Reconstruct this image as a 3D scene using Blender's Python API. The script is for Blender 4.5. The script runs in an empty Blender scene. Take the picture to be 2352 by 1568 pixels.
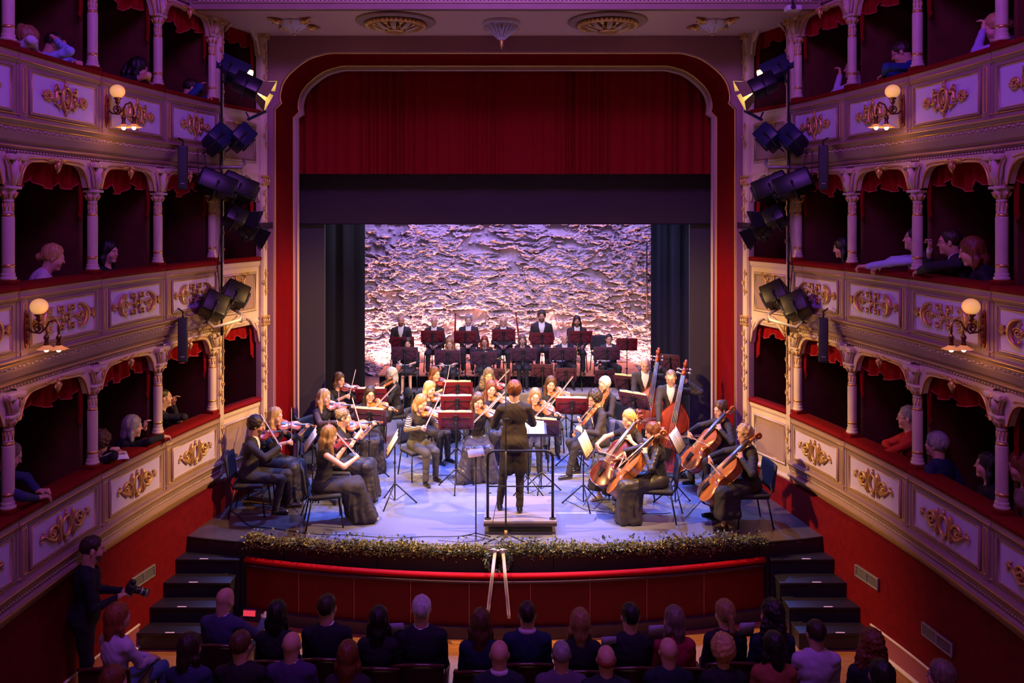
import bpy, bmesh, math, random
import numpy as np
from math import sin, cos, pi, radians, sqrt, atan2
from mathutils import Vector, Matrix, Euler
random.seed(7); np.random.seed(7)
scene = bpy.context.scene
col = scene.collection
# ------------------------------------------------------------------ camera
F = 28.0 / 36.0 * 2352; CX, CY, CAMZ = 1160.0, 487.0, 4.35
cam_d = bpy.data.cameras.new('camera'); cam = bpy.data.objects.new('camera', cam_d); col.objects.link(cam)
cam.location = (0, 0, CAMZ); cam.rotation_euler = (pi / 2, 0, 0)
cam_d.lens = 28; cam_d.sensor_width = 36; cam_d.shift_x = (1176 - CX) / 2352; cam_d.shift_y = -(784 - CY) / 2352
cam_d.clip_start = .05; cam_d.clip_end = 100
scene.camera = cam
# ------------------------------------------------------------------ world, exposure
w = bpy.data.worlds.new('world'); scene.world = w; w.use_nodes = True
w.node_tree.nodes['Background'].inputs[0].default_value = (.55, .14, .50, 1)
w.node_tree.nodes['Background'].inputs[1].default_value = .020
scene.view_settings.view_transform = 'Standard'; scene.view_settings.look = 'None'
scene.view_settings.gamma = 1; scene.view_settings.use_curve_mapping = False
scene.view_settings.exposure = 0.15
scene.cycles.max_bounces = 5; scene.cycles.diffuse_bounces = 3; scene.cycles.sample_clamp_indirect = 4
# ------------------------------------------------------------------ lamps of the house and of the stage, plus added fill
def lamp(kind, name, loc, to, power, color, size=.3, angle=40, blend=.6, size_y=None):
    d = bpy.data.lights.new(name, kind); d.energy = power; d.color = color
    if kind == 'SPOT': d.spot_size = radians(angle); d.spot_blend = blend; d.shadow_soft_size = size
    elif kind == 'AREA':
        d.size = size
        if size_y: d.shape = 'RECTANGLE'; d.size_y = size_y
    else: d.shadow_soft_size = size
    o = bpy.data.objects.new(name, d); col.objects.link(o); o.location = loc
    if to is not None:
        o.rotation_euler = (Vector(to) - Vector(loc)).to_track_quat('-Z', 'Y').to_euler()
    return o
VIOLET = (.40, .07, 1.0); WARM = (1.0, .58, .20); BLUE = (.10, .20, 1.0); COOL = (.62, .66, 1.0)
# violet wash from the auditorium ceiling
lamp('AREA', 'house_wash', (-1.2, 4.6, 9.6), (-4.8, 9.0, 5.6), 195, VIOLET, 2.2)
lamp('AREA', 'house_wash', (1.2, 4.6, 9.6), (4.8, 9.0, 5.6), 195, VIOLET, 2.2)
lamp('AREA', 'house_wash', (0, 3.2, 9.2), (0, 8.5, -1), 15, (.45, .12, .8), 2.5)
lamp('SPOT', 'house_wash', (0, 5.5, 9.0), (0, 11.6, 7.2), 330, (.75, .28, .75), .3, 80)
# unseen rose fill added behind the camera, stands in for pink bounce
lamp('AREA', 'rose_fill', (0, -1.0, 5.6), (0, 12.5, 3.8), 42, (1.0, .36, .40), 5)
# warm front light from the side booms and the gallery rail
for s in (-1, 1):
    lamp('SPOT', 'boom_spot', (s * 3.7, 10.0, 6.3), (-s * 1.2, 12.8, .6), 3300, WARM, .06, 62, .5)
    lamp('SPOT', 'boom_spot', (s * 3.75, 11.4, 2.95), (-s * 1.0, 14.2, .9), 900, WARM, .06, 70, .6)
    lamp('SPOT', 'boom_spot', (-s * 3.5, 10.4, 6.1), (s * 3.9, 12.4, 1.6), 800, (1, .50, .15), .12, 50, .8)
lamp('SPOT', 'gallery_spot', (-2.2, .6, 7.4), (0, 13.8, .9), 1300, (1, .70, .36), .06, 30, .7)
lamp('SPOT', 'gallery_spot', (2.4, .6, 7.4), (0, 13.8, .9), 800, (.35, .42, 1), .06, 30, .7)
# blue and cool light from the bars above the stage
for x in (-2.6, 0, 2.6):
    lamp('SPOT', 'stage_bar_and_fill_spot', (x * .9, 13.25, 6.75), (x * .6, 12.0, 0), 2500, BLUE, .05, 54, .6)
    lamp('SPOT', 'stage_bar_and_fill_spot', (x, 17.0, 6.6), (x * .8, 15.2, 0), 1300, COOL, .12, 75, .6)
for x in (-1.5, 1.5):
    lamp('SPOT', 'stage_bar_and_fill_spot', (x, 13.3, 6.75), (x * .7, 12.3, 0), 900, (.22, .30, 1), .05, 52, .6)
for x in (-1.7, 1.9):  # fill hidden behind the border, added to brighten the back row
    lamp('SPOT', 'stage_bar_and_fill_spot', (x, 15.3, 5.3), (x * .8, 19.6, 1.4), 520, (.92, .74, .95), .08, 62, .8)
# stone wall: violet from above, warm battens on the floor
for x in (-3.0, -1.0, 1.0, 3.0):
    lamp('AREA', 'wall_wash', (x, 19.2, 6.0), (x, 21.3, 2.8), 112, (.42, .30, 1.0), .6)
for i, (x, p) in enumerate(((-3.1, 1300), (-1.7, 760), (-.3, 600), (1.1, 560), (2.5, 560), (3.5, 300))):
    lamp('SPOT', 'floor_batten', (x, 20.66, .20), (x + .1, 21.2, 3.2), p, (1, .37, .29), .08, 140, .8)

def tag(o, label=None, cat=None, group=None, kind=None):
    if label: o['label'] = label
    if cat: o['category'] = cat
    if group: o['group'] = group
    if kind: o['kind'] = kind
    return o
def empty(name, loc=(0, 0, 0), rot=(0, 0, 0), label=None, cat=None, group=None):
    o = bpy.data.objects.new(name, None); col.objects.link(o); o.location = loc; o.rotation_euler = rot
    o.empty_display_size = .1
    return tag(o, label, cat, group)
def children(o): return [c for c in bpy.data.objects if c.parent == o]
KIDS = {}
def copy_tree(o, parent=None):
    c = o.copy(); col.objects.link(c); c.parent = parent
    if parent: KIDS.setdefault(parent.name, []).append(c)
    for ch in KIDS.get(o.name, []): copy_tree(ch, c)
    return c
def pix(px, py, D): return Vector(((px - CX) * D / F, D, CAMZ - (py - CY) * D / F))
def onz(px, py, z):
    D = F * (CAMZ - z) / (py - CY); return Vector(((px - CX) * D / F, D, z))

# ------------------------------------------------------------------ materials
MC = {}
def mat(key, rgb, rough=.6, metal=0, bump=0, scale=20, noise=0, emit=None, es=0, sheen=0, coat=0, stretch=None, spec=.5, ncol=None, kind='noise'):
    if key in MC: return MC[key]
    m = bpy.data.materials.new(key); m.use_nodes = True; MC[key] = m
    nt = m.node_tree; b = nt.nodes['Principled BSDF']; L = nt.links
    b.inputs['Base Color'].default_value = (*rgb, 1); b.inputs['Roughness'].default_value = rough
    b.inputs['Metallic'].default_value = metal; b.inputs['Specular IOR Level'].default_value = spec
    if sheen: b.inputs['Sheen Weight'].default_value = sheen; b.inputs['Sheen Roughness'].default_value = .4; b.inputs['Sheen Tint'].default_value = (*[min(1, c * 3 + .1) for c in rgb], 1)
    if coat: b.inputs['Coat Weight'].default_value = coat; b.inputs['Coat Roughness'].default_value = .12
    if emit: b.inputs['Emission Color'].default_value = (*emit, 1); b.inputs['Emission Strength'].default_value = es
    if bump or noise:
        tc = nt.nodes.new('ShaderNodeTexCoord'); src = tc.outputs['Object']
        if stretch:
            mp = nt.nodes.new('ShaderNodeMapping'); mp.inputs['Scale'].default_value = stretch; L.new(src, mp.inputs['Vector']); src = mp.outputs[0]
        if kind == 'noise':
            n = nt.nodes.new('ShaderNodeTexNoise'); n.inputs['Scale'].default_value = scale; n.inputs['Detail'].default_value = 4; out = n.outputs['Fac']
        elif kind == 'wave':
            n = nt.nodes.new('ShaderNodeTexWave'); n.inputs['Scale'].default_value = scale; n.inputs['Distortion'].default_value = 3; out = n.outputs['Fac']
        else:
            n = nt.nodes.new('ShaderNodeTexVoronoi'); n.inputs['Scale'].default_value = scale; out = n.outputs['Distance']
        L.new(src, n.inputs['Vector'])
        if bump:
            bp = nt.nodes.new('ShaderNodeBump'); bp.inputs['Strength'].default_value = bump; bp.inputs['Distance'].default_value = .01
            L.new(out, bp.inputs['Height']); L.new(bp.outputs[0], b.inputs['Normal'])
        if noise:
            r = nt.nodes.new('ShaderNodeValToRGB'); c2 = ncol or [c * (1 - noise) for c in rgb]
            r.color_ramp.elements[0].position = .35; r.color_ramp.elements[1].position = .65
            r.color_ramp.elements[0].color = (*c2, 1); r.color_ramp.elements[1].color = (*rgb, 1)
            L.new(out, r.inputs[0]); L.new(r.outputs[0], b.inputs['Base Color'])
    return m
M_paint = mat('mauve_paint', (.34, .225, .19), .55, noise=.12, scale=3)
M_pale = mat('pale_panel_paint', (.62, .54, .78), .5, noise=.06, scale=5)
M_cream = mat('cream_paint', (.68, .54, .44), .5, noise=.1, scale=4)
M_gold = mat('gilding', (.68, .43, .14), .36, .6, bump=.3, scale=60)
M_gline = mat('gilt_line', (.78, .48, .15), .35, .6)
M_velvet = mat('red_velvet', (.18, .002, .004), .8, sheen=.05, bump=.2, scale=80, spec=.15)
M_cloth = mat('red_curtain_cloth', (.22, .002, .005), .85, bump=.15, scale=40, spec=.1)
M_fringe = mat('red_fringe', (.40, .03, .03), .8)
M_redwall = mat('red_wall_paint', (.16, .003, .007), .65, bump=.06, scale=12, noise=.25, spec=.15)
M_redlac = mat('red_lacquer', (.15, .0015, .004), .5, bump=.05, scale=4, noise=.15, spec=.22)
M_boxwall = mat('box_wallpaper', (.12, .020, .012), .8, noise=.3, scale=5)
M_prosc = mat('proscenium_paint', (.30, .13, .20), .6, bump=.25, scale=140, noise=.1)
M_black = mat('black_serge', (.007, .005, .009), .95, bump=.2, scale=90, spec=.15)
M_serge2 = mat('grey_black_serge', (.045, .036, .062), .85, bump=.2, scale=90)
M_metal = mat('black_metal', (.015, .015, .018), .38, .3)
M_brownm = mat('dark_bronze', (.16, .07, .03), .35, .8)
M_chrome = mat('chrome', (.7, .7, .72), .18, 1)
M_woodfloor = mat('parquet', (.42, .17, .05), .35, noise=.3, scale=6, stretch=(1, 8, 1))
# ------------------------------------------------------------------ mesh builder
class MB:
    def __init__(s, M=None): s.v = []; s.f = []; s.m = []; s.sm = []; s.M = M or Matrix.Identity(4); s.k = 0; s.smooth = False
    def add(s, vs, fs, M=None, smooth=None, k=None):
        T = s.M @ M if M is not None else s.M
        n = len(s.v); s.v += [tuple(T @ Vector(p)) for p in vs]
        s.f += [tuple(i + n for i in f) for f in fs]
        s.m += [s.k if k is None else k] * len(fs); s.sm += [s.smooth if smooth is None else smooth] * len(fs)
    def box(s, c, d, M=None, bev=0, k=None):
        x, y, z = [a / 2 for a in d]
        if not bev:
            vs = [(c[0] + i * x, c[1] + j * y, c[2] + l * z) for i in (-1, 1) for j in (-1, 1) for l in (-1, 1)]
            fs = [(0, 1, 3, 2), (4, 6, 7, 5), (0, 4, 5, 1), (2, 3, 7, 6), (0, 2, 6, 4), (1, 5, 7, 3)]
            s.add(vs, fs, M, False, k)
        else:
            bm = bmesh.new(); bmesh.ops.create_cube(bm, size=1)
            for v in bm.verts: v.co = Vector((v.co.x * d[0], v.co.y * d[1], v.co.z * d[2])) + Vector(c)
            bmesh.ops.bevel(bm, geom=bm.edges[:], offset=min(bev, min(d) * .45), segments=2, affect='EDGES', profile=.5)
            bm.verts.index_update()
            s.add([tuple(v.co) for v in bm.verts], [tuple(v.index for v in f.verts) for f in bm.faces], M, True, k); bm.free()
    def tube(s, pts, r, n=8, M=None, closed=False, k=None, flat=1, smooth=True, up=None):
        pts = [Vector(p) for p in pts]; N = len(pts); rs = r if isinstance(r, (list, tuple)) else [r] * N
        vs = []; fs = []; prev = None
        for i, p in enumerate(pts):
            if closed: t = pts[(i + 1) % N] - pts[i - 1]
            else: t = pts[min(i + 1, N - 1)] - pts[max(i - 1, 0)]
            if t.length < 1e-9: t = Vector((0, 0, 1))
            t.normalize()
            if up is not None: a = Vector(up)
            elif prev is None: a = Vector((0, 0, 1)) if abs(t.z) < .9 else Vector((1, 0, 0))
            else: a = prev
            a = a - t * a.dot(t)
            if a.length < 1e-6: a = t.orthogonal()
            a.normalize(); prev = a; b = t.cross(a)
            for j in range(n):
                an = 2 * pi * j / n; vs.append(tuple(p + (a * cos(an) * flat + b * sin(an)) * rs[i]))
        R = N if closed else N - 1
        for i in range(R):
            for j in range(n):
                a0 = i * n + j; a1 = i * n + (j + 1) % n; b0 = ((i + 1) % N) * n + j; b1 = ((i + 1) % N) * n + (j + 1) % n
                fs.append((a0, a1, b1, b0))
        if not closed: fs.append(tuple(range(n))[::-1]); fs.append(tuple((N - 1) * n + j for j in range(n)))
        s.add(vs, fs, M, smooth, k)
    def lathe(s, prof, n=16, M=None, k=None, smooth=True, cap=True):
        vs = []; fs = []
        for r, z in prof:
            for j in range(n): a = 2 * pi * j / n; vs.append((r * cos(a), r * sin(a), z))
        for i in range(len(prof) - 1):
            for j in range(n): fs.append((i * n + j, i * n + (j + 1) % n, (i + 1) * n + (j + 1) % n, (i + 1) * n + j))
        if cap: fs.append(tuple(range(n))[::-1]); fs.append(tuple((len(prof) - 1) * n + j for j in range(n)))
        s.add(vs, fs, M, smooth, k)
    def prism(s, poly, z0, z1, M=None, k=None, smooth=False):
        n = len(poly); vs = [(x, y, z0) for x, y in poly] + [(x, y, z1) for x, y in poly]
        fs = [tuple(range(n))[::-1], tuple(range(n, 2 * n))] + [(i, (i + 1) % n, n + (i + 1) % n, n + i) for i in range(n)]
        s.add(vs, fs, M, smooth, k)
    def ell(s, c, r, M=None, nu=14, nv=9, k=None):
        vs = []; fs = []
        for i in range(1, nv):
            t = pi * i / nv
            for j in range(nu): a = 2 * pi * j / nu; vs.append((c[0] + r[0] * sin(t) * cos(a), c[1] + r[1] * sin(t) * sin(a), c[2] + r[2] * cos(t)))
        vs += [(c[0], c[1], c[2] + r[2]), (c[0], c[1], c[2] - r[2])]; a, b = len(vs) - 2, len(vs) - 1
        for i in range(nv - 2):
            for j in range(nu): fs.append((i * nu + j, (i + 1) * nu + j, (i + 1) * nu + (j + 1) % nu, i * nu + (j + 1) % nu))
        for j in range(nu): fs.append((a, j, (j + 1) % nu)); fs.append((b, (nv - 2) * nu + (j + 1) % nu, (nv - 2) * nu + j))
        s.add(vs, fs, M, True, k)
    def grid(s, fn, nu, nv, M=None, k=None, smooth=True):
        vs = [fn(i / nu, j / nv) for i in range(nu + 1) for j in range(nv + 1)]
        fs = [(i * (nv + 1) + j, (i + 1) * (nv + 1) + j, (i + 1) * (nv + 1) + j + 1, i * (nv + 1) + j + 1) for i in range(nu) for j in range(nv)]
        s.add(vs, fs, M, smooth, k)
    def slab(s, fn, nu, nv, th, M=None, k=None, smooth=True):
        # thick sheet: fn(u,v) -> (point, normal)
        A = []; B = []
        for i in range(nu + 1):
            for j in range(nv + 1):
                p, nn = fn(i / nu, j / nv); p = Vector(p); nn = Vector(nn).normalized(); A.append(tuple(p)); B.append(tuple(p - nn * th))
        n = len(A); W = nv + 1; fs = []
        for i in range(nu):
            for j in range(nv):
                q = (i * W + j, (i + 1) * W + j, (i + 1) * W + j + 1, i * W + j + 1); fs.append(q); fs.append(tuple(n + x for x in q[::-1]))
        rim = [i * W for i in range(nu + 1)] + [nu * W + j for j in range(1, W)] + [i * W + nv for i in range(nu - 1, -1, -1)] + [j for j in range(nv - 1, 0, -1)]
        for a, b in zip(rim, rim[1:] + rim[:1]): fs.append((b, a, n + a, n + b))
        s.add(A + B, fs, M, smooth, k)
    def build(s, name, mats, parent=None, loc=None, rot=None):
        me = bpy.data.meshes.new(name); me.from_pydata(s.v, [], s.f)
        for m in (mats if isinstance(mats, (list, tuple)) else [mats]): me.materials.append(m)
        me.polygons.foreach_set('material_index', s.m); me.polygons.foreach_set('use_smooth', s.sm); me.update()
        return link(name, me, parent, loc, rot)
def link(name, me, parent=None, loc=None, rot=None):
    o = bpy.data.objects.new(name, me); col.objects.link(o)
    if parent is not None: o.parent = parent; KIDS.setdefault(parent.name, []).append(o)
    if loc is not None: o.location = loc
    if rot is not None: o.rotation_euler = rot
    return o
def frame(o, x, z):
    """matrix with local x along x, local z along z"""
    x = Vector(x).normalized(); z = Vector(z); z = (z - x * z.dot(x)).normalized(); y = z.cross(x)
    return Matrix(((x.x, y.x, z.x, o[0]), (x.y, y.y, z.y, o[1]), (x.z, y.z, z.z, o[2]), (0, 0, 0, 1)))
def T(x, y, z): return Matrix.Translation((x, y, z))
def R(a, ax): return Matrix.Rotation(a, 4, ax)
def arc(cx, cy, r, a0, a1, n=12, ry=None): return [(cx + r * cos(a0 + (a1 - a0) * i / n), cy + (ry or r) * sin(a0 + (a1 - a0) * i / n)) for i in range(n + 1)]
def spiral(cx, cy, r0, r1, a0, a1, n=18): return [(cx + (r0 + (r1 - r0) * i / n) * cos(a0 + (a1 - a0) * i / n), cy + (r0 + (r1 - r0) * i / n) * sin(a0 + (a1 - a0) * i / n)) for i in range(n + 1)]
def xz(pts, y=0): return [(a, y, b) for a, b in pts]
# ------------------------------------------------------------------ the horseshoe of boxes
NODES = [(3.40, 13.9), (3.87, 12.63), (4.26, 11.53), (4.53, 10.31), (4.72, 9.04), (4.83, 7.68), (4.86, 6.3), (4.8, 4.9), (4.7, 3.5)]
def cr(t):
    i = int(math.floor(t)); i = max(-0, min(i, 5)); f = t - i
    p0, p1, p2, p3 = [Vector(NODES[i + k]) for k in range(4)]
    p = .5 * ((2 * p1) + (p2 - p0) * f + (2 * p0 - 5 * p1 + 4 * p2 - p3) * f * f + (3 * p1 - p0 - 3 * p2 + p3) * f ** 3)
    d = .5 * ((p2 - p0) + 2 * (2 * p0 - 5 * p1 + 4 * p2 - p3) * f + 3 * (3 * p1 - p0 - 3 * p2 + p3) * f * f)
    return p, d.normalized()
def W(side, t, v, z):
    p, d = cr(t); x = p.x + d.y * v; y = p.y - d.x * v
    return Vector((side * x, y, z))
def wframe(side, t, v, z):
    o = W(side, t, v, z); p, d = cr(t); xa = Vector((side * d.x, d.y, 0)) * (-side)   # local x = screen right on both sides
    n = Vector((side * d.y, -d.x, 0))                                                # inward
    zz = Vector((0, 0, 1)); m = Matrix((( xa.x, -n.x, 0, o.x), (xa.y, -n.y, 0, o.y), (0, 0, 1, o.z), (0, 0, 0, 1)))
    return m
def sweepU(mb, side, t0, t1, prof, n=6, k=None, smooth=False, cap=True):
    m = len(prof); vs = []; fs = []
    for i in range(n + 1):
        t = t0 + (t1 - t0) * i / n
        for v, z in prof: vs.append(tuple(W(side, t, v, z)))
    for i in range(n):
        for j in range(m): fs.append((i * m + j, (i + 1) * m + j, (i + 1) * m + (j + 1) % m, i * m + (j + 1) % m))
    if cap: fs.append(tuple(range(m))); fs.append(tuple(n * m + j for j in range(m))[::-1])
    mb.add(vs, fs, smooth=smooth, k=k)
Z0 = [1.45, 3.65, 5.95]; ZTOP = [3.65, 5.95, 8.2]
TIER = ['lower', 'middle', 'upper']; SIDEN = {-1: 'left', 1: 'right'}
ORD = ['stage box', 'first box from the stage', 'second box from the stage', 'third box from the stage', 'fourth box from the stage']

# structure: box floors, back walls and partitions
for s in (-1, 1):
    mb = MB()
    sweepU(mb, s, 0, 5.4, [(-1.55, -.98), (-1.45, -.98), (-1.45, 8.2), (-1.55, 8.2)], 16)
    for t in (0.02, 1, 2, 3, 4, 5):
        for zi, z0 in enumerate(Z0):
            a = W(s, t, -.10, z0 - .80); b = W(s, t, -1.5, z0 - .80); top = ZTOP[zi] - .98
            d = (b - a).normalized(); nn = Vector((-d.y, d.x, 0)) * .03
            q = [a + nn, b + nn, b - nn, a - nn]
            mb.add([tuple(p) for p in q] + [(p.x, p.y, top) for p in q], [(0, 1, 2, 3), (4, 5, 6, 7), (0, 1, 5, 4), (1, 2, 6, 5), (2, 3, 7, 6), (3, 0, 4, 7)])
    tag(mb.build('wall_' + SIDEN[s], M_boxwall), kind='structure')
    for zi, z0 in enumerate(Z0 + [8.2]):
        mb = MB(); sweepU(mb, s, 0, 5.4, [(-1.5, z0 - .98), (.02, z0 - .98), (.02, z0 - .80), (-1.5, z0 - .80)], 16)
        tag(mb.build('floor_box_' + SIDEN[s], M_boxwall), kind='structure')
# mouldings under each parapet
ntrim = 0
for s in (-1, 1):
    for zi, z0 in enumerate(Z0 + [8.25]):
        mb = MB(); t0 = .96
        z = z0
        prof = [(.0, z - .70), (.16, z - .70), (.17, z - .72), (.14, z - .755), (.125, z - .76), (.12, z - .83), (.09, z - .90), (.05, z - .93), (.065, z - .945), (.065, z - .965),
                (.03, z - .985), (.03, z - 1.02), (.0, z - 1.04), (-.06, z - 1.06), (-.06, z - .9)]
        if zi == 0:
            prof = [(.0, z - .70), (.17, z - .70), (.18, z - .73), (.15, z - .76), (.14, z - .80), (.12, z - .86), (.16, z - .885), (.16, z - .92), (.09, z - .97), (.06, z - 1.03), (.03, z - 1.08), (-.06, z - 1.08)]
        sweepU(mb, s, t0, 5.3, prof, 26, smooth=False)
        mb.k = 1
        for v, dz in ((.172, -.715), (.128, -.762), (.066, -.955)) if zi else ((.182, -.725), (.165, -.90), (.10, -.965)):
            mb.tube([W(s, t0 + (5.3 - t0) * i / 26, v, z + dz) for i in range(27)], .006, 5)
        if zi:
            mb.k = 2; n = 120
            for i in range(n):
                p = W(s, t0 + (5.2 - t0) * i / n, .04, z - 1.0); mb.ell(p, (.013, .013, .010), nu=6, nv=4)
            for i in range(90):
                p = W(s, t0 + (5.2 - t0) * i / 90, .125, z - .79 - .010 * (i % 2)); mb.ell(p, (.02, .02, .009), nu=6, nv=4)
        else:
            mb.k = 2
            for i in range(150):
                p = W(s, t0 + (5.2 - t0) * i / 150, .135, z - .83); mb.ell(p, (.014, .014, .010), nu=6, nv=4)
        ntrim += 1
        tag(mb.build('trim_%d' % ntrim, [M_paint, M_gline, M_cream]), kind='structure')

# ornaments: relief in local x (along) / z (up), y negative = towards the house
def orn_mid(w):
    m = MB(); k = w / 1.0
    def sq(x, z, r): m.tube([(x - r, -.012, z - r), (x + r, -.012, z - r), (x + r, -.012, z + r), (x - r, -.012, z + r)], .013, 6, closed=True); m.box((x, -.012, z), (r * .7, .02, r * .7), bev=.006)
    sq(0, 0, .045)
    for i in (-1, 1):
        for j in (-1, 1): sq(i * .075, j * .115, .034); m.tube([(i * .03, -.01, j * .05), (i * .06, -.01, j * .085)], .011, 6)
        m.tube(xz(arc(i * .19, 0, .115, (-.55 if i > 0 else .45) * pi, (.55 if i > 0 else 1.55) * pi, 18, .15), -.014), [.006 + .022 * sin(pi * q / 18) for q in range(19)], 7)
        m.tube(xz(spiral(i * .21, 0, .062, .012, 0, i * 3.6 * pi, 30), -.012), .009, 6); m.ell((i * .20, -.006, .10), (.02, .014, .02)); m.ell((i * .20, -.006, -.10), (.02, .014, .02))
        m.tube([(i * .06, -.01, 0), (i * .12, -.012, .02), (i * .16, -.01, 0)], .012, 6)
        m.tube([(i * .31, -.01, 0), (i * .37, -.01, 0)], .014, 6)
        for q in range(7):
            a = -1.25 + 2.5 * q / 6; m.ell((i * (.385 + .038 * cos(a)), -.012, .05 * sin(a)), (.026, .012, .010), M=None, nu=8, nv=5)
            m.tube([(i * .37, -.014, 0), (i * (.385 + .055 * cos(a)), -.018, .062 * sin(a))], .0075, 5)
    return m
def orn_top(w):
    m = MB()
    m.tube(xz(arc(0, 0, .075, 0, 2 * pi, 24, .12)[:-1], -.016), .016, 7, closed=True)
    m.tube(xz(arc(0, 0, .045, 0, 2 * pi, 20, .08)[:-1], -.012), .007, 6, closed=True)
    m.tube(xz(spiral(0, -.02, .034, .006, 1.6, 1.6 + 3.2 * pi, 22), -.02), .009, 6); m.tube([(.01, -.02, .05), (-.02, -.02, .02), (-.03, -.02, -.02)], .009, 6)
    m.ell((0, -.012, .145), (.022, .015, .03)); m.ell((0, -.012, -.15), (.018, .014, .035)); m.ell((0, -.01, .185), (.012, .01, .02))
    for i in (-1, 1):
        m.tube(xz(arc(i * .29, 0, .05, 0, 2 * pi, 18)[:-1], -.012), .011, 6, closed=True)
        for q in range(6): a = q * pi / 3; m.ell((i * .29 + .028 * cos(a), -.016, .028 * sin(a)), (.015, .012, .015), nu=8, nv=5)
        m.tube([(i * .085, -.012, .06), (i * .13, -.014, .075), (i * .17, -.012, .045), (i * .16, -.012, .0), (i * .19, -.012, -.035), (i * .24, -.012, -.02)], [.010, .02, .018, .02, .014, .008], 7)
        m.tube([(i * .085, -.012, -.06), (i * .12, -.014, -.10), (i * .15, -.012, -.07), (i * .20, -.01, -.065)], [.010, .018, .014, .006], 7)
        m.tube([(i * .11, -.012, .09), (i * .16, -.014, .125), (i * .19, -.012, .06)], [.006, .016, .006], 7)
        m.ell((i * .155, -.014, .0), (.03, .014, .04)); m.ell((i * .355, -.012, 0), (.02, .012, .014)); m.ell((i * .375, -.012, 0), (.012, .01, .008))
        m.ell((i * .345, -.012, .03), (.012, .01, .016)); m.ell((i * .345, -.012, -.03), (.012, .01, .016))
    return m
def orn_low(w):
    m = MB()
    m.tube(xz(arc(0, 0, .068, 0, 2 * pi, 24, .105)[:-1], -.016), .013, 7, closed=True)
    m.tube(xz(arc(0, 0, .052, 0, 2 * pi, 24, .086)[:-1], -.012), .005, 6, closed=True)
    m.ell((0, -.014, .135), (.02, .014, .024)); m.ell((0, -.014, -.135), (.024, .016, .03)); m.ell((0, -.012, .165), (.012, .01, .012))
    for i in (-1, 1):
        m.tube([(i * .10, -.012, .16), (i * .115, -.016, .10), (i * .10, -.014, 0), (i * .115, -.016, -.09), (i * .10, -.012, -.15)], [.004, .026, .012, .028, .004], 7)
        m.tube(xz(spiral(i * .21, .01, .075, .02, (pi if i > 0 else 0), (pi if i > 0 else 0) - i * 2.6 * pi, 28), -.014), [.017 - .008 * q / 28 for q in range(29)], 7)
        m.tube([(i * .13, -.012, -.05), (i * .2, -.016, -.08), (i * .28, -.014, -.03), (i * .33, -.012, .01)], [.012, .022, .016, .008], 7)
        m.tube([(i * .2, -.014, .03), (i * .23, -.018, .0), (i * .25, -.014, .03)], [.008, .02, .006], 7)
        m.tube([(i * .33, -.012, .01), (i * .37, -.014, .03), (i * .40, -.012, .0)], [.010, .022, .006], 7)
        m.ell((i * .345, -.014, .055), (.016, .012, .016)); m.ell((i * .385, -.014, -.02), (.018, .012, .012))
    return m
ORN = [orn_low, orn_mid, orn_top]; ornmesh = {}
SH = [(.02 + .07 * 0, 0)]
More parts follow.
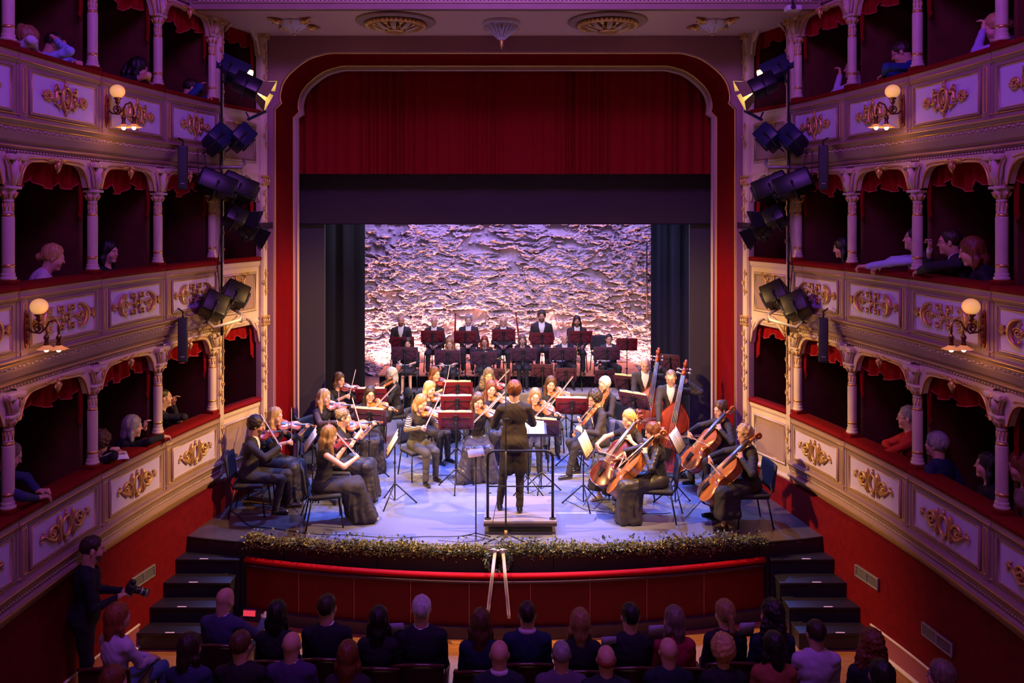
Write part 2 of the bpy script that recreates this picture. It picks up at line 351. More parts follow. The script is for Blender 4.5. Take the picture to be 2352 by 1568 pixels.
for s in (-1, 1):
    for zi, z0 in enumerate(Z0):
        for b in (1, 2, 3, 4):
            L = (W(s, b, .1, 0) - W(s, b + 1, .1, 0)).length
            root = empty('balcony_parapet', W(s, b + .5, 0, z0 - .7), label='%s tier parapet with gilt relief, %s on the %s' % (TIER[zi], ORD[b], SIDEN[s]), cat='balcony', group='balcony parapets of the %s tier' % TIER[zi])
            inv = T(*(-root.location)); 
            def sub(name, mb, mats, par=root):
                mb.v = [tuple(Vector(p) - root.location) for p in mb.v] if par is root else mb.v
                return mb.build(name, mats, par)
            m = MB(); z = z0
            sweepU(m, s, b + .004, b + .996, [(-.02, z - .70), (.12, z - .70), (.12, z - .17), (.14, z - .15), (.15, z - .12), (.145, z - .085), (.155, z - .06), (-.02, z - .06)], 6)
            m.k = 1
            for v, dz in ((.152, -.125), (.125, -.655)): m.tube([W(s, b + .01 + .98 * i / 6, v, z + dz) for i in range(7)], .006, 5)
            sub('parapet_body', m, [M_paint, M_gline])
            m = MB(); sweepU(m, s, b + .004, b + .996, [(-.10, z - .06), (-.11, z - .02), (-.08, z + .005), (.10, z + .005), (.155, z - .005), (.17, z - .03), (.16, z - .06)], 8, smooth=True)
            sub('cushion_rail', m, M_velvet)
            m = MB(); t0, t1 = b + .05, b + .86
            sweepU(m, s, t0, t1, [(.118, z - .63), (.126, z - .63), (.126, z - .20), (.118, z - .20)], 5)
            pn = sub('panel', m, M_pale)
            m = MB(); P4 = [W(s, t0 + (t1 - t0) * i / 5, .128, z - .63) for i in range(6)] + [W(s, t1 - (t1 - t0) * i / 5, .128, z - .20) for i in range(6)]
            m.tube(P4, .011, 6, closed=True); m.k = 1
            t0 += .02; t1 -= .02
            m.tube([W(s, t0 + (t1 - t0) * i / 5, .131, z - .612) for i in range(6)] + [W(s, t1 - (t1 - t0) * i / 5, .131, z - .218) for i in range(6)], .005, 6, closed=True)
            sub('panel_frame', m, [M_paint, M_gline])
            tp = b + .925
            m = MB(wframe(s, tp, .125, z - .41)); h = .2; r = .026
            loop = [(x, q) for x, q in arc(0, h, r, 0, pi, 8)] + [(x, q) for x, q in arc(0, -h, r, pi, 2 * pi, 8)]
            m.box((0, .004, 0), (.10, .03, .60), bev=.008)
            m.k = 2; m.prism([(x, q) for x, q in loop], -.014, 0, M=R(pi / 2, 'X'))
            m.k = 1; m.tube(xz(loop, -.013), .006, 6, closed=True)
            sub('pilaster', m, [M_paint, M_gline, M_prosc])
            if zi not in ornmesh: ornmesh[zi] = ORN[zi](1).build('ornament', M_gold); me0 = ornmesh[zi].data; bpy.data.objects.remove(ornmesh[zi]); ornmesh[zi] = me0
            fr = wframe(s, (t0 + t1) / 2, .128, z - .41); fr.translation -= root.location
            sc = L * .79 / .84 * (.80, .92, .78)[zi]
            o = link('ornament', ornmesh[zi], root); o.matrix_local = fr @ Matrix.Diagonal((sc, 1.3, (1.0, .84, 1.0)[zi], 1))

# columns
def column_mesh():
    parts = []
    m = MB(); m.box((0, 0, .02), (.15, .15, .05), bev=.01, k=0); m.lathe([(.070, .045), (.075, .06), (.070, .075), (.058, .085), (.066, .10), (.058, .115)], 18, k=1)
    parts.append(('base', m, [M_velvet, M_cream]))
    m = MB(); m.lathe([(.056, .11), (.056, .17)], 18, cap=False); m.k = 1; m.lathe([(.058, .17), (.058, .20)], 18); m.k = 0
    m.lathe([(.056, .20), (.057, .64), (.055, .655), (.050, .66)], 18, cap=False); m.k = 1; m.lathe([(.054, .655), (.054, .685)], 18); m.k = 0
    m.lathe([(.050, .685), (.050, .70), (.046, .705), (.046, .80), (.052, .805), (.05, .82)], 18)
    m.k = 1
    for j in range(9):
        a = 2 * pi * j / 9; m.tube([(.047 * cos(a), .047 * sin(a), .71), (.047 * cos(a), .047 * sin(a), .79)], .006, 5)
    parts.append(('shaft', m, [M_cream, M_gline]))
    m = MB(); m.lathe([(.048, .82), (.052, .86), (.075, .90), (.065, .905), (.08, .92)], 16); m.box((0, 0, .935), (.17, .17, .03), bev=.008); m.k = 1
    for j in range(8):
        a = 2 * pi * j / 8; m.tube([(.05 * cos(a), .05 * sin(a), .83), (.062 * cos(a), .062 * sin(a), .86), (.085 * cos(a), .085 * sin(a), .895)], [.006, .014, .008], 6)
    parts.append(('capital', m, [M_cream, M_gold]))
    return parts
CM = [(n, m.build(n, mt)) for n, m, mt in column_mesh()]
def vase_console(h):
    m = MB(); n = 10
    for sx in (-1, 1):
        m.tube([(sx * .02, -.03, 0), (sx * .045, -.05, h * .3), (sx * .075, -.06, h * .65), (sx * .13, -.06, h * .97)], [.014, .022, .024, .012], 7)
        m.k = 1; m.tube([(sx * .035, -.065, .01), (sx * .062, -.08, h * .35), (sx * .095, -.085, h * .7), (sx * .15, -.08, h)], .006, 6); m.k = 0
    m.tube([(0, -.04, 0), (0, -.07, h * .4), (0, -.085, h * .85)], [.03, .05, .04], 8)
    m.k = 1; m.ell((0, -.12, h * .6), (.012, .012, .05)); m.ell((0, -.11, h * .85), (.03, .02, .02)); m.k = 0
    m.box((0, .01, h * .5), (.08, .05, h), bev=.01); m.box((0, -.03, h - .02), (.24, .16, .06), bev=.01)
    return m
for zi, z0 in enumerate(Z0):
    h = ZTOP[zi] - 1.05 - (z0 + .95)
    VC = vase_console(h).build('console', [M_cream, M_gold])
    for s in (-1, 1):
        for t in (1, 2, 3, 4):
            root = empty('box_column', label='cream %s tier column, %s from the stage on the %s' % (TIER[zi], ('first', 'second', 'third', 'fourth')[t - 1], SIDEN[s]), cat='column', group='columns of the %s tier' % TIER[zi])
            root.matrix_world = wframe(s, t if t > 1 else 1.02, .04, z0)
            for n, o in CM: link(n, o.data, root)
            link('console', VC.data, root, (0, 0, .95))
    bpy.data.objects.remove(VC)
for n, o in CM: bpy.data.objects.remove(o)

# arches and curtains
def arch_curve(u):      # 0..1 across the bay -> drop below the crown
    a = min(u, 1 - u) * 2; e = max(0, (a - .10) / .32)
    if e < 1: return -.24 * (1 - sqrt(max(0, 1 - (1 - e) ** 2))) * 1.0 - .02
    return -.02 * (1 - (a - .42) / .58) + (-.025 * max(0, (a - .85) / .15))
def curt_bottom(u):
    x = u * 3; f = x - math.floor(x); return -.20 - .085 * sin(pi * f) ** .7 - (.04 if 1 <= x < 2 else 0)
for s in (-1, 1):
    for zi, z0 in enumerate(Z0):
        zt = ZTOP[zi] - 1.04
        for b in (1, 2, 3, 4):
            nm = '%s on the %s' % (ORD[b], SIDEN[s])
            m = MB(); N = 28; ta, tb = b + .06, b + .94
            vs = []; fs = []
            for i in range(N + 1):
                u = i / N; t = ta + (tb - ta) * u; zb = zt - .03 + arch_curve(u)
                for v in (.07, .0): vs += [tuple(W(s, t, v, zt + .02)), tuple(W(s, t, v, min(zb, zt)))]
            for i in range(N):
                a = i * 4; c = a + 4
                fs += [(a, c, c + 1, a + 1), (a + 2, a + 3, c + 3, c + 2), (a + 1, c + 1, c + 3, a + 3), (a, a + 2, c + 2, c)]
            m.add(vs, fs)
            m.k = 1; m.tube([W(s, ta + (tb - ta) * i / N, .075, zt - .03 + arch_curve(i / N)) for i in range(N + 1)], .011, 6)
            m.tube([W(s, ta + (tb - ta) * i / N, .078, zt - .005 + .5 * arch_curve(i / N)) for i in range(3, N - 2)], .007, 6)
            root = empty('box_arch', W(s, b + .5, 0, zt), label='gilt arch of the %s tier, %s' % (TIER[zi], nm), cat='arch', group='box arches of the %s tier' % TIER[zi])
            m.v = [tuple(Vector(p) - root.location) for p in m.v]; m.build('arch_frame', [M_cream, M_gline], root)
            fr = wframe(s, b + .5, .075, zt - .06); fr.translation -= root.location
            m = MB(fr); m.tube([(0, -.01, .03), (0, -.03, -.01), (0, -.02, -.06), (0, -.01, -.10)], [.02, .034, .02, .006], 8)
            for i in (-1, 1):
                m.tube([(i * .02, -.012, .03), (i * .07, -.018, .045), (i * .13, -.014, .03), (i * .18, -.01, .045)], [.014, .022, .012, .005], 7)
                m.tube([(i * .02, -.012, .0), (i * .045, -.018, -.02), (i * .03, -.014, -.06)], [.008, .012, .004], 7)
            m.build('keystone_leaf', M_gold if zi != 2 else M_gold, root)
            # curtain
            root = empty('box_curtain', W(s, b + .5, -.06, zt), label='red swagged curtain, %s tier, %s' % (TIER[zi], nm), cat='curtain', group='box curtains of the %s tier' % TIER[zi])
            m = MB(); lo = root.location
            rnd = random.Random(b * 7 + zi * 3 + s); ph = rnd.random() * 6
            def fn(u, v):
                t = b + .07 + .86 * u; zz = zt + .0 + v * (curt_bottom(u) - .03 * sin(u * 9 + ph))
                return tuple(W(s, t, -.05 + .018 * sin(u * 48 + ph) * (.4 + v) + .02 * sin(u * 17 + ph), zz) - lo)
            m.grid(fn, 72, 8); m.k = 1
            m.tube([fn(i / 72, 1.0) for i in range(73)], .008, 5)
            m.build('valance', [M_cloth, M_fringe], root)
            for i, (ua, ub) in enumerate(((.0, .085), (.915, 1.0))):
                m = MB()
                def ft(u, v):
                    t = b + .05 + .90 * (ua + (ub - ua) * (u * (1 - .35 * v) + .17 * v)); zz = zt - .05 - v * (.62 - .14 * abs(u - .5) * 2)
                    return tuple(W(s, t, -.03 + .015 * sin(u * 14 + i), zz) - lo)
                m.grid(ft, 14, 6); m.build('side_tail', M_cloth, root)

# stage boxes between the last column and the stage opening
def scroll_relief(m, h, wd):
    n = max(2, int(h / .11)); d = h / n
    for i in range(n):
        z = d * (i + .5) - h / 2; q = 1 if i % 2 else -1
        m.tube([(0, -.004, z - d / 2), (q * wd * .1, -.006, z), (0, -.004, z + d / 2)], .005, 5); m.tube(xz(spiral(q * wd * .18, z, wd * .34, wd * .1, -q * pi / 2, -q * pi / 2 + q * 2.6 * pi, 14), -.006), .006, 5)
for s in (-1, 1):
    S = SIDEN[s]
    for k, (t, wd) in enumerate(((.925, .12), (.045, .13))):
        root = empty('wall_pilaster', W(s, t, 0, .75), label='scroll-carved pilaster on the %s between the stage boxes and the %s' % (S, ('columns', 'stage opening')[k]), cat='pilaster')
        m = MB(); lo = root.location
        base = wframe(s, t, .10, 0); base.translation -= lo; m.M = base
        m.box((0, .05, 4.2), (wd, .12, 7.0), bev=.01); m.box((0, -.015, 4.2), (wd * .8, .02, 6.9), bev=.005)
        m.build('shaft', M_cream, root)
        for zi, z0 in enumerate(Z0):
            m = MB(); mm = base @ T(0, -.028, z0 + .58); m.M = mm; scroll_relief(m, .96, wd); m.build('scroll_relief', M_gold if k == 0 else M_gold, root)
            m = MB(); m.M = base @ T(0, -.028, z0 - .40); scroll_relief(m, .42, wd); m.build('scroll_relief', M_gold, root)
            m = MB(); m.M = base @ T(0, -.03, z0 + 1.14)
            m.box((0, 0, 0), (wd * 1.25, .06, .03), bev=.006); m.box((0, 0, .12), (wd * 1.3, .06, .03), bev=.006)
            for i in range(3):
                x = (i - 1) * wd * .35; m.tube([(x, -.02, .0), (x, -.035, .05), (x * 1.3, -.02, .10)], [.006, .016, .01], 6)
            m.build('capital', M_gold, root)
    for zi, z0 in enumerate(Z0):
        ta, tb = .10, .87; lo = W(s, .5, 0, z0)
        root = empty('stage_box_front', lo, label='%s tier stage box front on the %s with arched opening' % (TIER[zi], S), cat='box front')
        def sub(name, mb, mats):
            mb.v = [tuple(Vector(p) - lo) for p in mb.v]; return mb.build(name, mats, root)
        m = MB(); z = z0
        sweepU(m, s, ta - .02, tb + .02, [(-.30, z - 1.04), (.05, z - 1.04), (.07, z - 1.0), (.05, z - .95), (.05, z - .16), (.075, z - .12), (.08, z - .07), (.09, z - .06), (-.04, z - .06)], 3)
        for (p, q) in ((ta + .04, ta + .09), (tb - .09, tb - .04)): pass
        m.tube([W(s, ta + .07, .055, z - .82), W(s, tb - .07, .055, z - .82), W(s, tb - .07, .055, z - .24), W(s, ta + .07, .055, z - .24)], .022, 8, closed=True)
        m.k = 1; m.tube([W(s, ta + .10, .06, z - .79), W(s, tb - .10, .06, z - .79), W(s, tb - .10, .06, z - .27), W(s, ta + .10, .06, z - .27)], .005, 6, closed=True)
        m.k = 2; sweepU(m, s, ta + .09, tb - .09, [(.04, z - .80), (.053, z - .80), (.053, z - .26), (.04, z - .26)], 2)
        sub('parapet_body', m, [M_cream, M_gline, M_paint])
        m = MB(); sweepU(m, s, ta - .02, tb + .02, [(-.10, z - .06), (-.10, z), (.07, z + .005), (.11, z - .015), (.10, z - .06)], 3, smooth=True)
        sub('cushion_rail', m, M_velvet)
        if zi > 0:
            m = MB(wframe(s, .48, .06, z - .27))
            m.tube([(-.20, -.01, .02), (-.15, -.02, .035), (-.1, -.02, .01), (0, -.025, .03), (.1, -.02, .01), (.15, -.02, .035), (.20, -.01, .02)], [.006, .018, .012, .016, .012, .018, .006], 7)
            for i in (-1, 1): m.tube(xz([(i * .12, 0), (i * .09, -.06), (i * .06, -.14), (0, -.22)], -.012), .009, 6); m.tube(xz(spiral(i * .045, -.06, .035, .01, 0, i * 3 * pi, 16), -.014), .008, 6)
            m.ell((0, -.014, -.14), (.02, .012, .03)); m.ell((0, -.012, -.23), (.008, .01, .03))
            sub('bracket_relief', m, M_gold)
        # crest above the opening
        zc = z0 + 1.20; m = MB(); N = 24; vs = []; fs = []
        def edge(u):
            a = min(u, 1 - u) * 2
            return zc - .34 * (1 - sqrt(max(0, 1 - (1 - min(1, a / .42)) ** 2))) + .02 * sin(pi * a)
        ztop = z0 + 1.36
        for i in range(N + 1):
            u = i / N; t = ta + (tb - ta) * u
            for v in (.05, -.02): vs += [tuple(W(s, t, v, ztop)), tuple(W(s, t, v, edge(u)))]
        for i in range(N):
            a = i * 4; c = a + 4; fs += [(a, c, c + 1, a + 1), (a + 2, a + 3, c + 3, c + 2), (a + 1, c + 1, c + 3, a + 3), (a, a + 2, c + 2, c)]
        m.add(vs, fs); m.tube([W(s, ta + (tb - ta) * i / N, .055, edge(i / N) + .012) for i in range(N + 1)], .022, 7)
        m.k = 1; m.tube([W(s, ta + (tb - ta) * i / N, .07, edge(i / N) - .004) for i in range(N + 1)], .006, 6)
        m.k = 0; fr = wframe(s, .48, .055, zc + .06); m.M = fr
        for i in (-1, 1):
            m.tube([(i * .03, -.02, .03), (i * .10, -.03, .04), (i * .20, -.03, -.01), (i * .30, -.02, -.12), (i * .36, -.02, -.20)], [.016, .032, .036, .022, .010], 8)
            m.tube(xz(spiral(i * .06, .04, .05, .015, 0, i * 3 * pi, 18), -.03), .012, 6)
        m.tube([(0, -.03, .10), (0, -.04, .04), (0, -.03, -.03)], [.016, .034, .010], 8)
        sub('arch_crest', m, [M_cream, M_gline])
        m = MB()
        def fn(u, v):
            t = ta + .02 + (tb - ta - .04) * u; hb = .20 + .07 * abs(sin(u * pi * 2.5)) + .02 * sin(u * 7 + s)
            return tuple(W(s, t, -.06 + .016 * sin(u * 40) * (.4 + v), zc + .03 - v * hb))
        m.grid(fn, 50, 6); m.k = 1; m.tube([fn(i / 50, 1) for i in range(51)], .007, 5)
        sub('curtain_valance', m, [M_cloth, M_fringe])
        m = MB()
        def ft(u, v): return tuple(W(s, ta + .01 + .10 * (u * (1 - .3 * v)), -.04 + .012 * sin(u * 14), zc - .05 - v * (.55 - .1 * u)))
        m.grid(ft, 10, 6); sub('side_tail', m, M_cloth)
        if zi == 2:
            m = MB(); sweepU(m, s, .0, 1.0, [(-.04, z0 + 1.34), (.10, z0 + 1.34), (.14, z0 + 1.42), (.14, z0 + 1.5), (-.04, z0 + 1.5)], 3); sub('cornice', m, M_paint)

# auditorium lower walls, dado, vents
WP = [(3.87, 12.9), (4.0, 12.3), (4.10, 11.7), (4.19, 11.15), (4.27, 10.65), (4.36, 10.2), (4.48, 9.7), (4.62, 9.1), (4.73, 8.44), (4.8, 7.5), (4.85, 6.0), (4.8, 4.5)]
def wallpt(D):
    for (x0, y0), (x1, y1) in zip(WP, WP[1:]):
        if y0 >= D >= y1: f = (y0 - D) / (y0 - y1); return x0 + (x1 - x0) * f
    return WP[-1][0]
FZ = -.98
for s in (-1, 1):
    m = MB(); vs = []; fs = []
    for x, y in WP:
        for dx in (0, .12): vs += [(s * (x + dx), y, FZ - .02), (s * (x + dx), y, .42)]
    for i in range(len(WP) - 1):
        a = i * 4; c = a + 4; fs += [(a, a + 1, c + 1, c), (a + 2, c + 2, c + 3, a + 3), (a + 1, a + 3, c + 3, c + 1)]
    m.add(vs, fs); tag(m.build('wall_lower_' + SIDEN[s], M_redwall), kind='structure')
    m = MB(); ys = [9.72 - .25 * i for i in range(20)]
    m.tube([(s * (wallpt(y) - .012), y, FZ + .30) for y in ys], .016, 6, k=1)
    m.tube([(s * (wallpt(y) - .012), y, FZ + .03) for y in ys], .03, 6, k=0)
    vs = []; fs = []
    for y in ys: vs += [(s * (wallpt(y) - .01), y, FZ), (s * (wallpt(y) - .01), y, FZ + .30)]
    for i in range(len(ys) - 1): fs.append((2 * i, 2 * i + 1, 2 * i + 3, 2 * i + 2))
    m.add(vs, fs, k=2)
    tag(m.build('baseboard_' + SIDEN[s], [M_cream, M_cream, mat('dado_paint', (.30, .07, .10), .5)]), kind='structure')
M_vent = mat('grey_vent_metal', (.36, .33, .34), .4, .6)
for s, y, z, ln, lab in ((1, 9.78, -.13, .40, 'grey wall vent low on the right wall, the one nearer the stage'), (1, 8.62, -.27, .46, 'grey wall vent low on the right wall, the one further from the stage'), (-1, 9.78, -.13, .40, 'grey wall vent low on the left wall behind the photographer')):
    a = Vector((s * wallpt(y + ln / 2), y + ln / 2, z)); b_ = Vector((s * wallpt(y - ln / 2), y - ln / 2, z)); mid = (a + b_) / 2; xd = (b_ - a).normalized()
    nrm = Vector((-s * abs(xd.y), s * xd.x * (1 if xd.y < 0 else -1), 0))
    M4 = frame(mid + Vector((-s * .02, 0, 0)), xd, (0, 0, 1)); root = empty('wall_vent', label=lab, cat='vent'); root.matrix_world = M4
    m = MB(); 
    for c, d in (((0, 0, .065), (ln, .03, .016)), ((0, 0, -.065), (ln, .03, .016)), ((-ln / 2, 0, 0), (.016, .03, .146)), ((ln / 2, 0, 0), (.016, .03, .146)), ((0, 0, 0), (.012, .028, .12))): m.box(c, d, bev=.003)
    m.build('frame', M_vent, root)
    m = MB()
    for i in range(6): m.box((0, 0, -.05 + .02 * i), (ln - .02, .018, .004), M=None)
    m.build('louvre', M_vent, root)
m = MB(frame((4.69 - .012, 8.43, FZ + .17), (.1, -1, 0), (0, 0, 1))); m.box((0, 0, 0), (.085, .02, .085), bev=.008); m.k = 1; m.box((0, -.012, 0), (.045, .01, .045), bev=.004); m.box((0, .012, 0), (.045, .01, .045), bev=.004)
tag(m.build('wall_socket', [mat('white_plastic', (.75, .72, .75), .4), mat('socket_grey', (.2, .18, .2), .5)]), 'white wall socket low on the right wall near the seats', 'socket')

# ------------------------------------------------------------------ stage opening
k1 = 143.45
curve = [(528, 1132), (528, 252), (513, 237), (516, 229), (516, 218), (514, 208), (511, 196), (505, 184.5), (496, 172), (484, 160.7), (469, 148), (452, 137), (438, 131), (422, 126.5), (410, 123.5), (398, 122)]
OC = [(o / k1, CAMZ + (CY - y) / k1) for o, y in curve]; OC[0] = (OC[0][0], -.0)
OC = [(x, z) for x, z in OC]
full = [(-x, z) for x, z in OC] + [(x, z) for x, z in OC[::-1]]
YW, YI = 12.75, 13.80
m = MB()
wallpoly = full + [(3.95, 0.0), (3.95, 7.15), (-3.95, 7.15), (-3.95, 0.0)]
m.prism([(x, z) for x, z in wallpoly], -.10, 0, M=T(0, YW, 0) @ R(pi / 2, 'X') @ Matrix.Diagonal((1, 1, -1, 1)))
m.box((5.3, YW + .15, 3.6), (2.9, .1, 9.2)); m.box((-5.3, YW + .15, 3.6), (2.9, .1, 9.2)); m.box((0, YW + .05, 7.7), (7.9, .1, 1.1))
tag(m.build('wall_proscenium', M_prosc), kind='structure')
m = MB(); vs = []; fs = []
for x, z in full: vs += [(x, YW + .0, z), (x, YI, z)]
for i in range(len(full) - 1): fs.append((2 * i, 2 * i + 1, 2 * i + 3, 2 * i + 2))
m.add(vs, fs, smooth=False); tag(m.build('wall_reveal', mat('reveal_red', (.15, .0006, .0015), .75, bump=.05, scale=4, noise=.15, spec=.05)), kind='structure')
# gilt and painted mouldings of the opening
m = MB(); m.k = 0
m.tube([(x, YW - .012, z) for x, z in full], .016, 8)
m.tube([(-3.735, YW - .012, 0), (-3.735, YW - .012, 7.09), (3.735, YW - .012, 7.09), (3.735, YW - .012, 0)], .020, 8)
m.k = 1
for r, off in ((.045, 3.80), (.03, 3.87)): m.tube([(-off, YW - .01, 0), (-off, YW - .01, 7.12), (off, YW - .01, 7.12), (off, YW - .01, 0)], r, 8)
tag(m.build('trim_20', [M_gline, M_cream]), kind='structure')
def inset(poly, d):
    out = []
    for i, (x, z) in enumerate(poly):
        a = Vector(poly[max(i - 1, 0)]); b = Vector(poly[min(i + 1, len(poly) - 1)]); t = (b - a).normalized(); out.append((x + t.y * d, z - t.x * d))
    return out
ins = inset(full, .085)
m = MB(); vs = []; fs = []
for (x, z), (x2, z2) in zip(full, ins): vs += [(x, YI, z), (x2, YI, z2), (x2, YI + .12, z2), (x, YI + .12, z)]
for i in range(len(full) - 1):
    for j in range(4): fs.append((i * 4 + j, i * 4 + (j + 1) % 4, i * 4 + 4 + (j + 1) % 4, i * 4 + 4 + j))
m.add(vs, fs); m.k = 1; m.tube([(x, YI - .008, z) for x, z in inset(full, .012)], .013, 8); m.tube([(x, YI - .004, z) for x, z in inset(full, .08)], .010, 8, k=0)
tag(m.build('trim_21', [mat('inner_frame_paint', (.52, .36, .34), .5), M_gline]), kind='structure')
# soffit above the apron and its violet beam
m = MB(); m.box((0, 11.95, 7.21), (8.6, 1.8, .12)); tag(m.build('ceiling_soffit', mat('soffit_paint', (.56, .38, .34), .7)), kind='structure')
m = MB(); m.box((0, 11.03, 7.60), (8.7, .1, .9), k=0)
m.tube([(-4.3, 10.97, 7.24), (4.3, 10.97, 7.24)], .014, 8, k=1)
for i in range(150): m.box((-4.2 + 8.4 * i / 149, 10.965, 7.262), (.03, .03, .022), k=1)
m.box((0, 10.95, 7.30), (8.6, .05, .03), k=1)
tag(m.build('trim_22', [M_paint, M_cream]), kind='structure')

# ceiling rosettes
def rosette(x, lab):
    y = 11.66; root = empty('ceiling_rosette', (x, y, 7.15), label=lab, cat='rosette')
    m = MB(); m.lathe([(.57, 0), (.58, -.02), (.55, -.045), (.52, -.03), (.50, -.055), (.46, -.04), (.44, -.03)], 48); m.build('outer_ring', M_paint, root)
    m = MB()
    for i in range(40): a = 2 * pi * i / 40; m.ell((.42 * cos(a), .42 * sin(a), -.07), (.03, .03, .03), nu=8, nv=6)
    m.lathe([(.41, -.04), (.40, -.09), (.37, -.10), (.36, -.06)], 40)
    m.build('leaf_ring', M_gold, root)
    m = MB()
    for i in range(8):
        a = 2 * pi * i / 8
        for da in (-.09, 0, .09):
            m.tube([(.36 * cos(a + da), .36 * sin(a + da), -.06), (.22 * cos(a + da * 1.2), .22 * sin(a + da * 1.2), -.13), (.11 * cos(a + da), .11 * sin(a + da), -.15)], .012, 5)
        b = a + pi / 8
        for q in range(-3, 4):
            m.tube([(.36 * cos(b + q * .05), .36 * sin(b + q * .05), -.07), (.16 * cos(b - q * .09), .16 * sin(b - q * .09), -.14)], .006, 4, k=1)
    m.build('lattice', [M_cream, M_gold], root)
    m = MB(); m.lathe([(.13, -.13), (.14, -.16), (.12, -.18), (.08, -.17)], 24); m.build('center_ring', M_gold, root)
rosette(-1.60, 'large round openwork ceiling rosette above the stage opening, left one')
rosette(1.50, 'large round openwork ceiling rosette above the stage opening, right one')
root = empty('ceiling_pendant', (-.05, 11.72, 7.15), label='slatted funnel-shaped ceiling pendant above the middle of the stage', cat='pendant')
m = MB(); m.lathe([(.27, 0), (.27, -.05), (.25, -.06)], 32)
for i in range(22): a = 2 * pi * i / 22; m.tube([(.25 * cos(a), .25 * sin(a), -.05), (.2 * cos(a), .2 * sin(a), -.12), (.06 * cos(a), .06 * sin(a), -.24)], .013, 5)
m.lathe([(.06, -.22), (.07, -.25), (.04, -.27)], 16); m.build('slatted_funnel', M_pale, root)
m = MB(); m.lathe([(.02, -.26), (.03, -.29), (.022, -.32), (.028, -.34), (.015, -.37), (.002, -.41)], 12)
for i in range(14): a = 2 * pi * i / 14; m.ell((.26 * cos(a), .26 * sin(a), -.10), (.012, .012, .014), nu=8, nv=5)
m.build('finial', M_gold, root)
for x, lab in ((-3.1, 'small star-shaped gilt ceiling ornament near the left corner'), (3.05, 'small star-shaped gilt ceiling ornament near the right corner')):
    root = empty('ceiling_ornament', (x, 11.72, 7.15), label=lab, cat='ornament')
    m = MB(); m.lathe([(.24, 0), (.22, -.03), (.16, -.09), (.07, -.15), (.03, -.17)], 8)
    m.build('lantern_grille', M_pale, root)
    m = MB()
    for i in range(4):
        a = pi / 4 + pi / 2 * i; c, q = cos(a), sin(a)
        m.tube([(.2 * c, .2 * q, -.02), (.28 * c, .28 * q, -.05), (.36 * c, .36 * q, -.03), (.44 * c, .44 * q, -.02)], [.03, .045, .03, .01], 8)
        for da in (-.16, .16): m.ell((.3 * cos(a + da), .3 * sin(a + da), -.05), (.04, .04, .025), nu=8, nv=6)
    for i in range(8): a = 2 * pi * i / 8; m.tube([(.23 * cos(a), .23 * sin(a), -.02), (.06 * cos(a), .06 * sin(a), -.155)], .010, 5)
    m.ell((0, 0, -.18), (.03, .03, .03)); m.build('gilt_leaf', M_gold, root)
# ------------------------------------------------------------------ stage floor, apron, back wall, drapes
def lip(x): return 10.2 + .50 * (x / 4.27) ** 2
M_stage = mat('stage_floor_dark', (.085, .062, .062), .33, bump=.06, scale=5, noise=.3)
M_vinyl = mat('blue_lit_dance_floor', (.17, .18, .26), .30, bump=.10, scale=2.2, noise=.10, stretch=(1, 2.5, 1))  # blue of the stage light is tinted into the grey vinyl
poly = [(x, lip(x)) for x in np.linspace(-4.27, 4.27, 25)] + [(wallpt(y) + .02, y) for y in (11, 11.5, 12, 12.6)] + [(6.3, 12.9), (6.3, 21.6), (-6.3, 21.6), (-6.3, 12.9)] + [(-wallpt(y) - .02, y) for y in (12.6, 12, 11.5, 11)]
m = MB(); m.prism([(float(x), float(y)) for x, y in poly], -.06, 0); tag(m.build('floor_stage', M_stage), kind='structure')
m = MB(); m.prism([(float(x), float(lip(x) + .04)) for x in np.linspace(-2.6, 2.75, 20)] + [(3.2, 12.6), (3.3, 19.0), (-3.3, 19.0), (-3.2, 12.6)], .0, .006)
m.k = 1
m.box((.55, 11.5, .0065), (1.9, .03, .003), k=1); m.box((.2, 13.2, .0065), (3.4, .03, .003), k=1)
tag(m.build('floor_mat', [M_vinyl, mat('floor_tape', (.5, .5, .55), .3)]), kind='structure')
m = MB(); m.box((0, 6.2, FZ - .05), (10.6, 8.6, .1)); tag(m.build('floor', M_woodfloor), kind='structure')
# dark fascia of the apron
m = MB(); xs = np.linspace(-4.27, 4.27, 40); vs = []; fs = []
for x in xs: vs += [(float(x), float(lip(x)), .0), (float(x), float(lip(x)), FZ)]
for i in range(39): fs.append((2 * i, 2 * i + 1, 2 * i + 3, 2 * i + 2))
m.add(vs, fs)
m.tube([(float(x), float(lip(x)) - .004, -.012) for x in xs], .014, 6)
for x in (-2.9, -1.65, .62, 2.0, 3.35): m.box((x, lip(x) - .012, -.2), (.008, .012, .36), k=1)
tag(m.build('trim_30', [mat('black_fascia', (.028, .018, .014), .5, bump=.1, scale=9), M_black]), kind='structure')
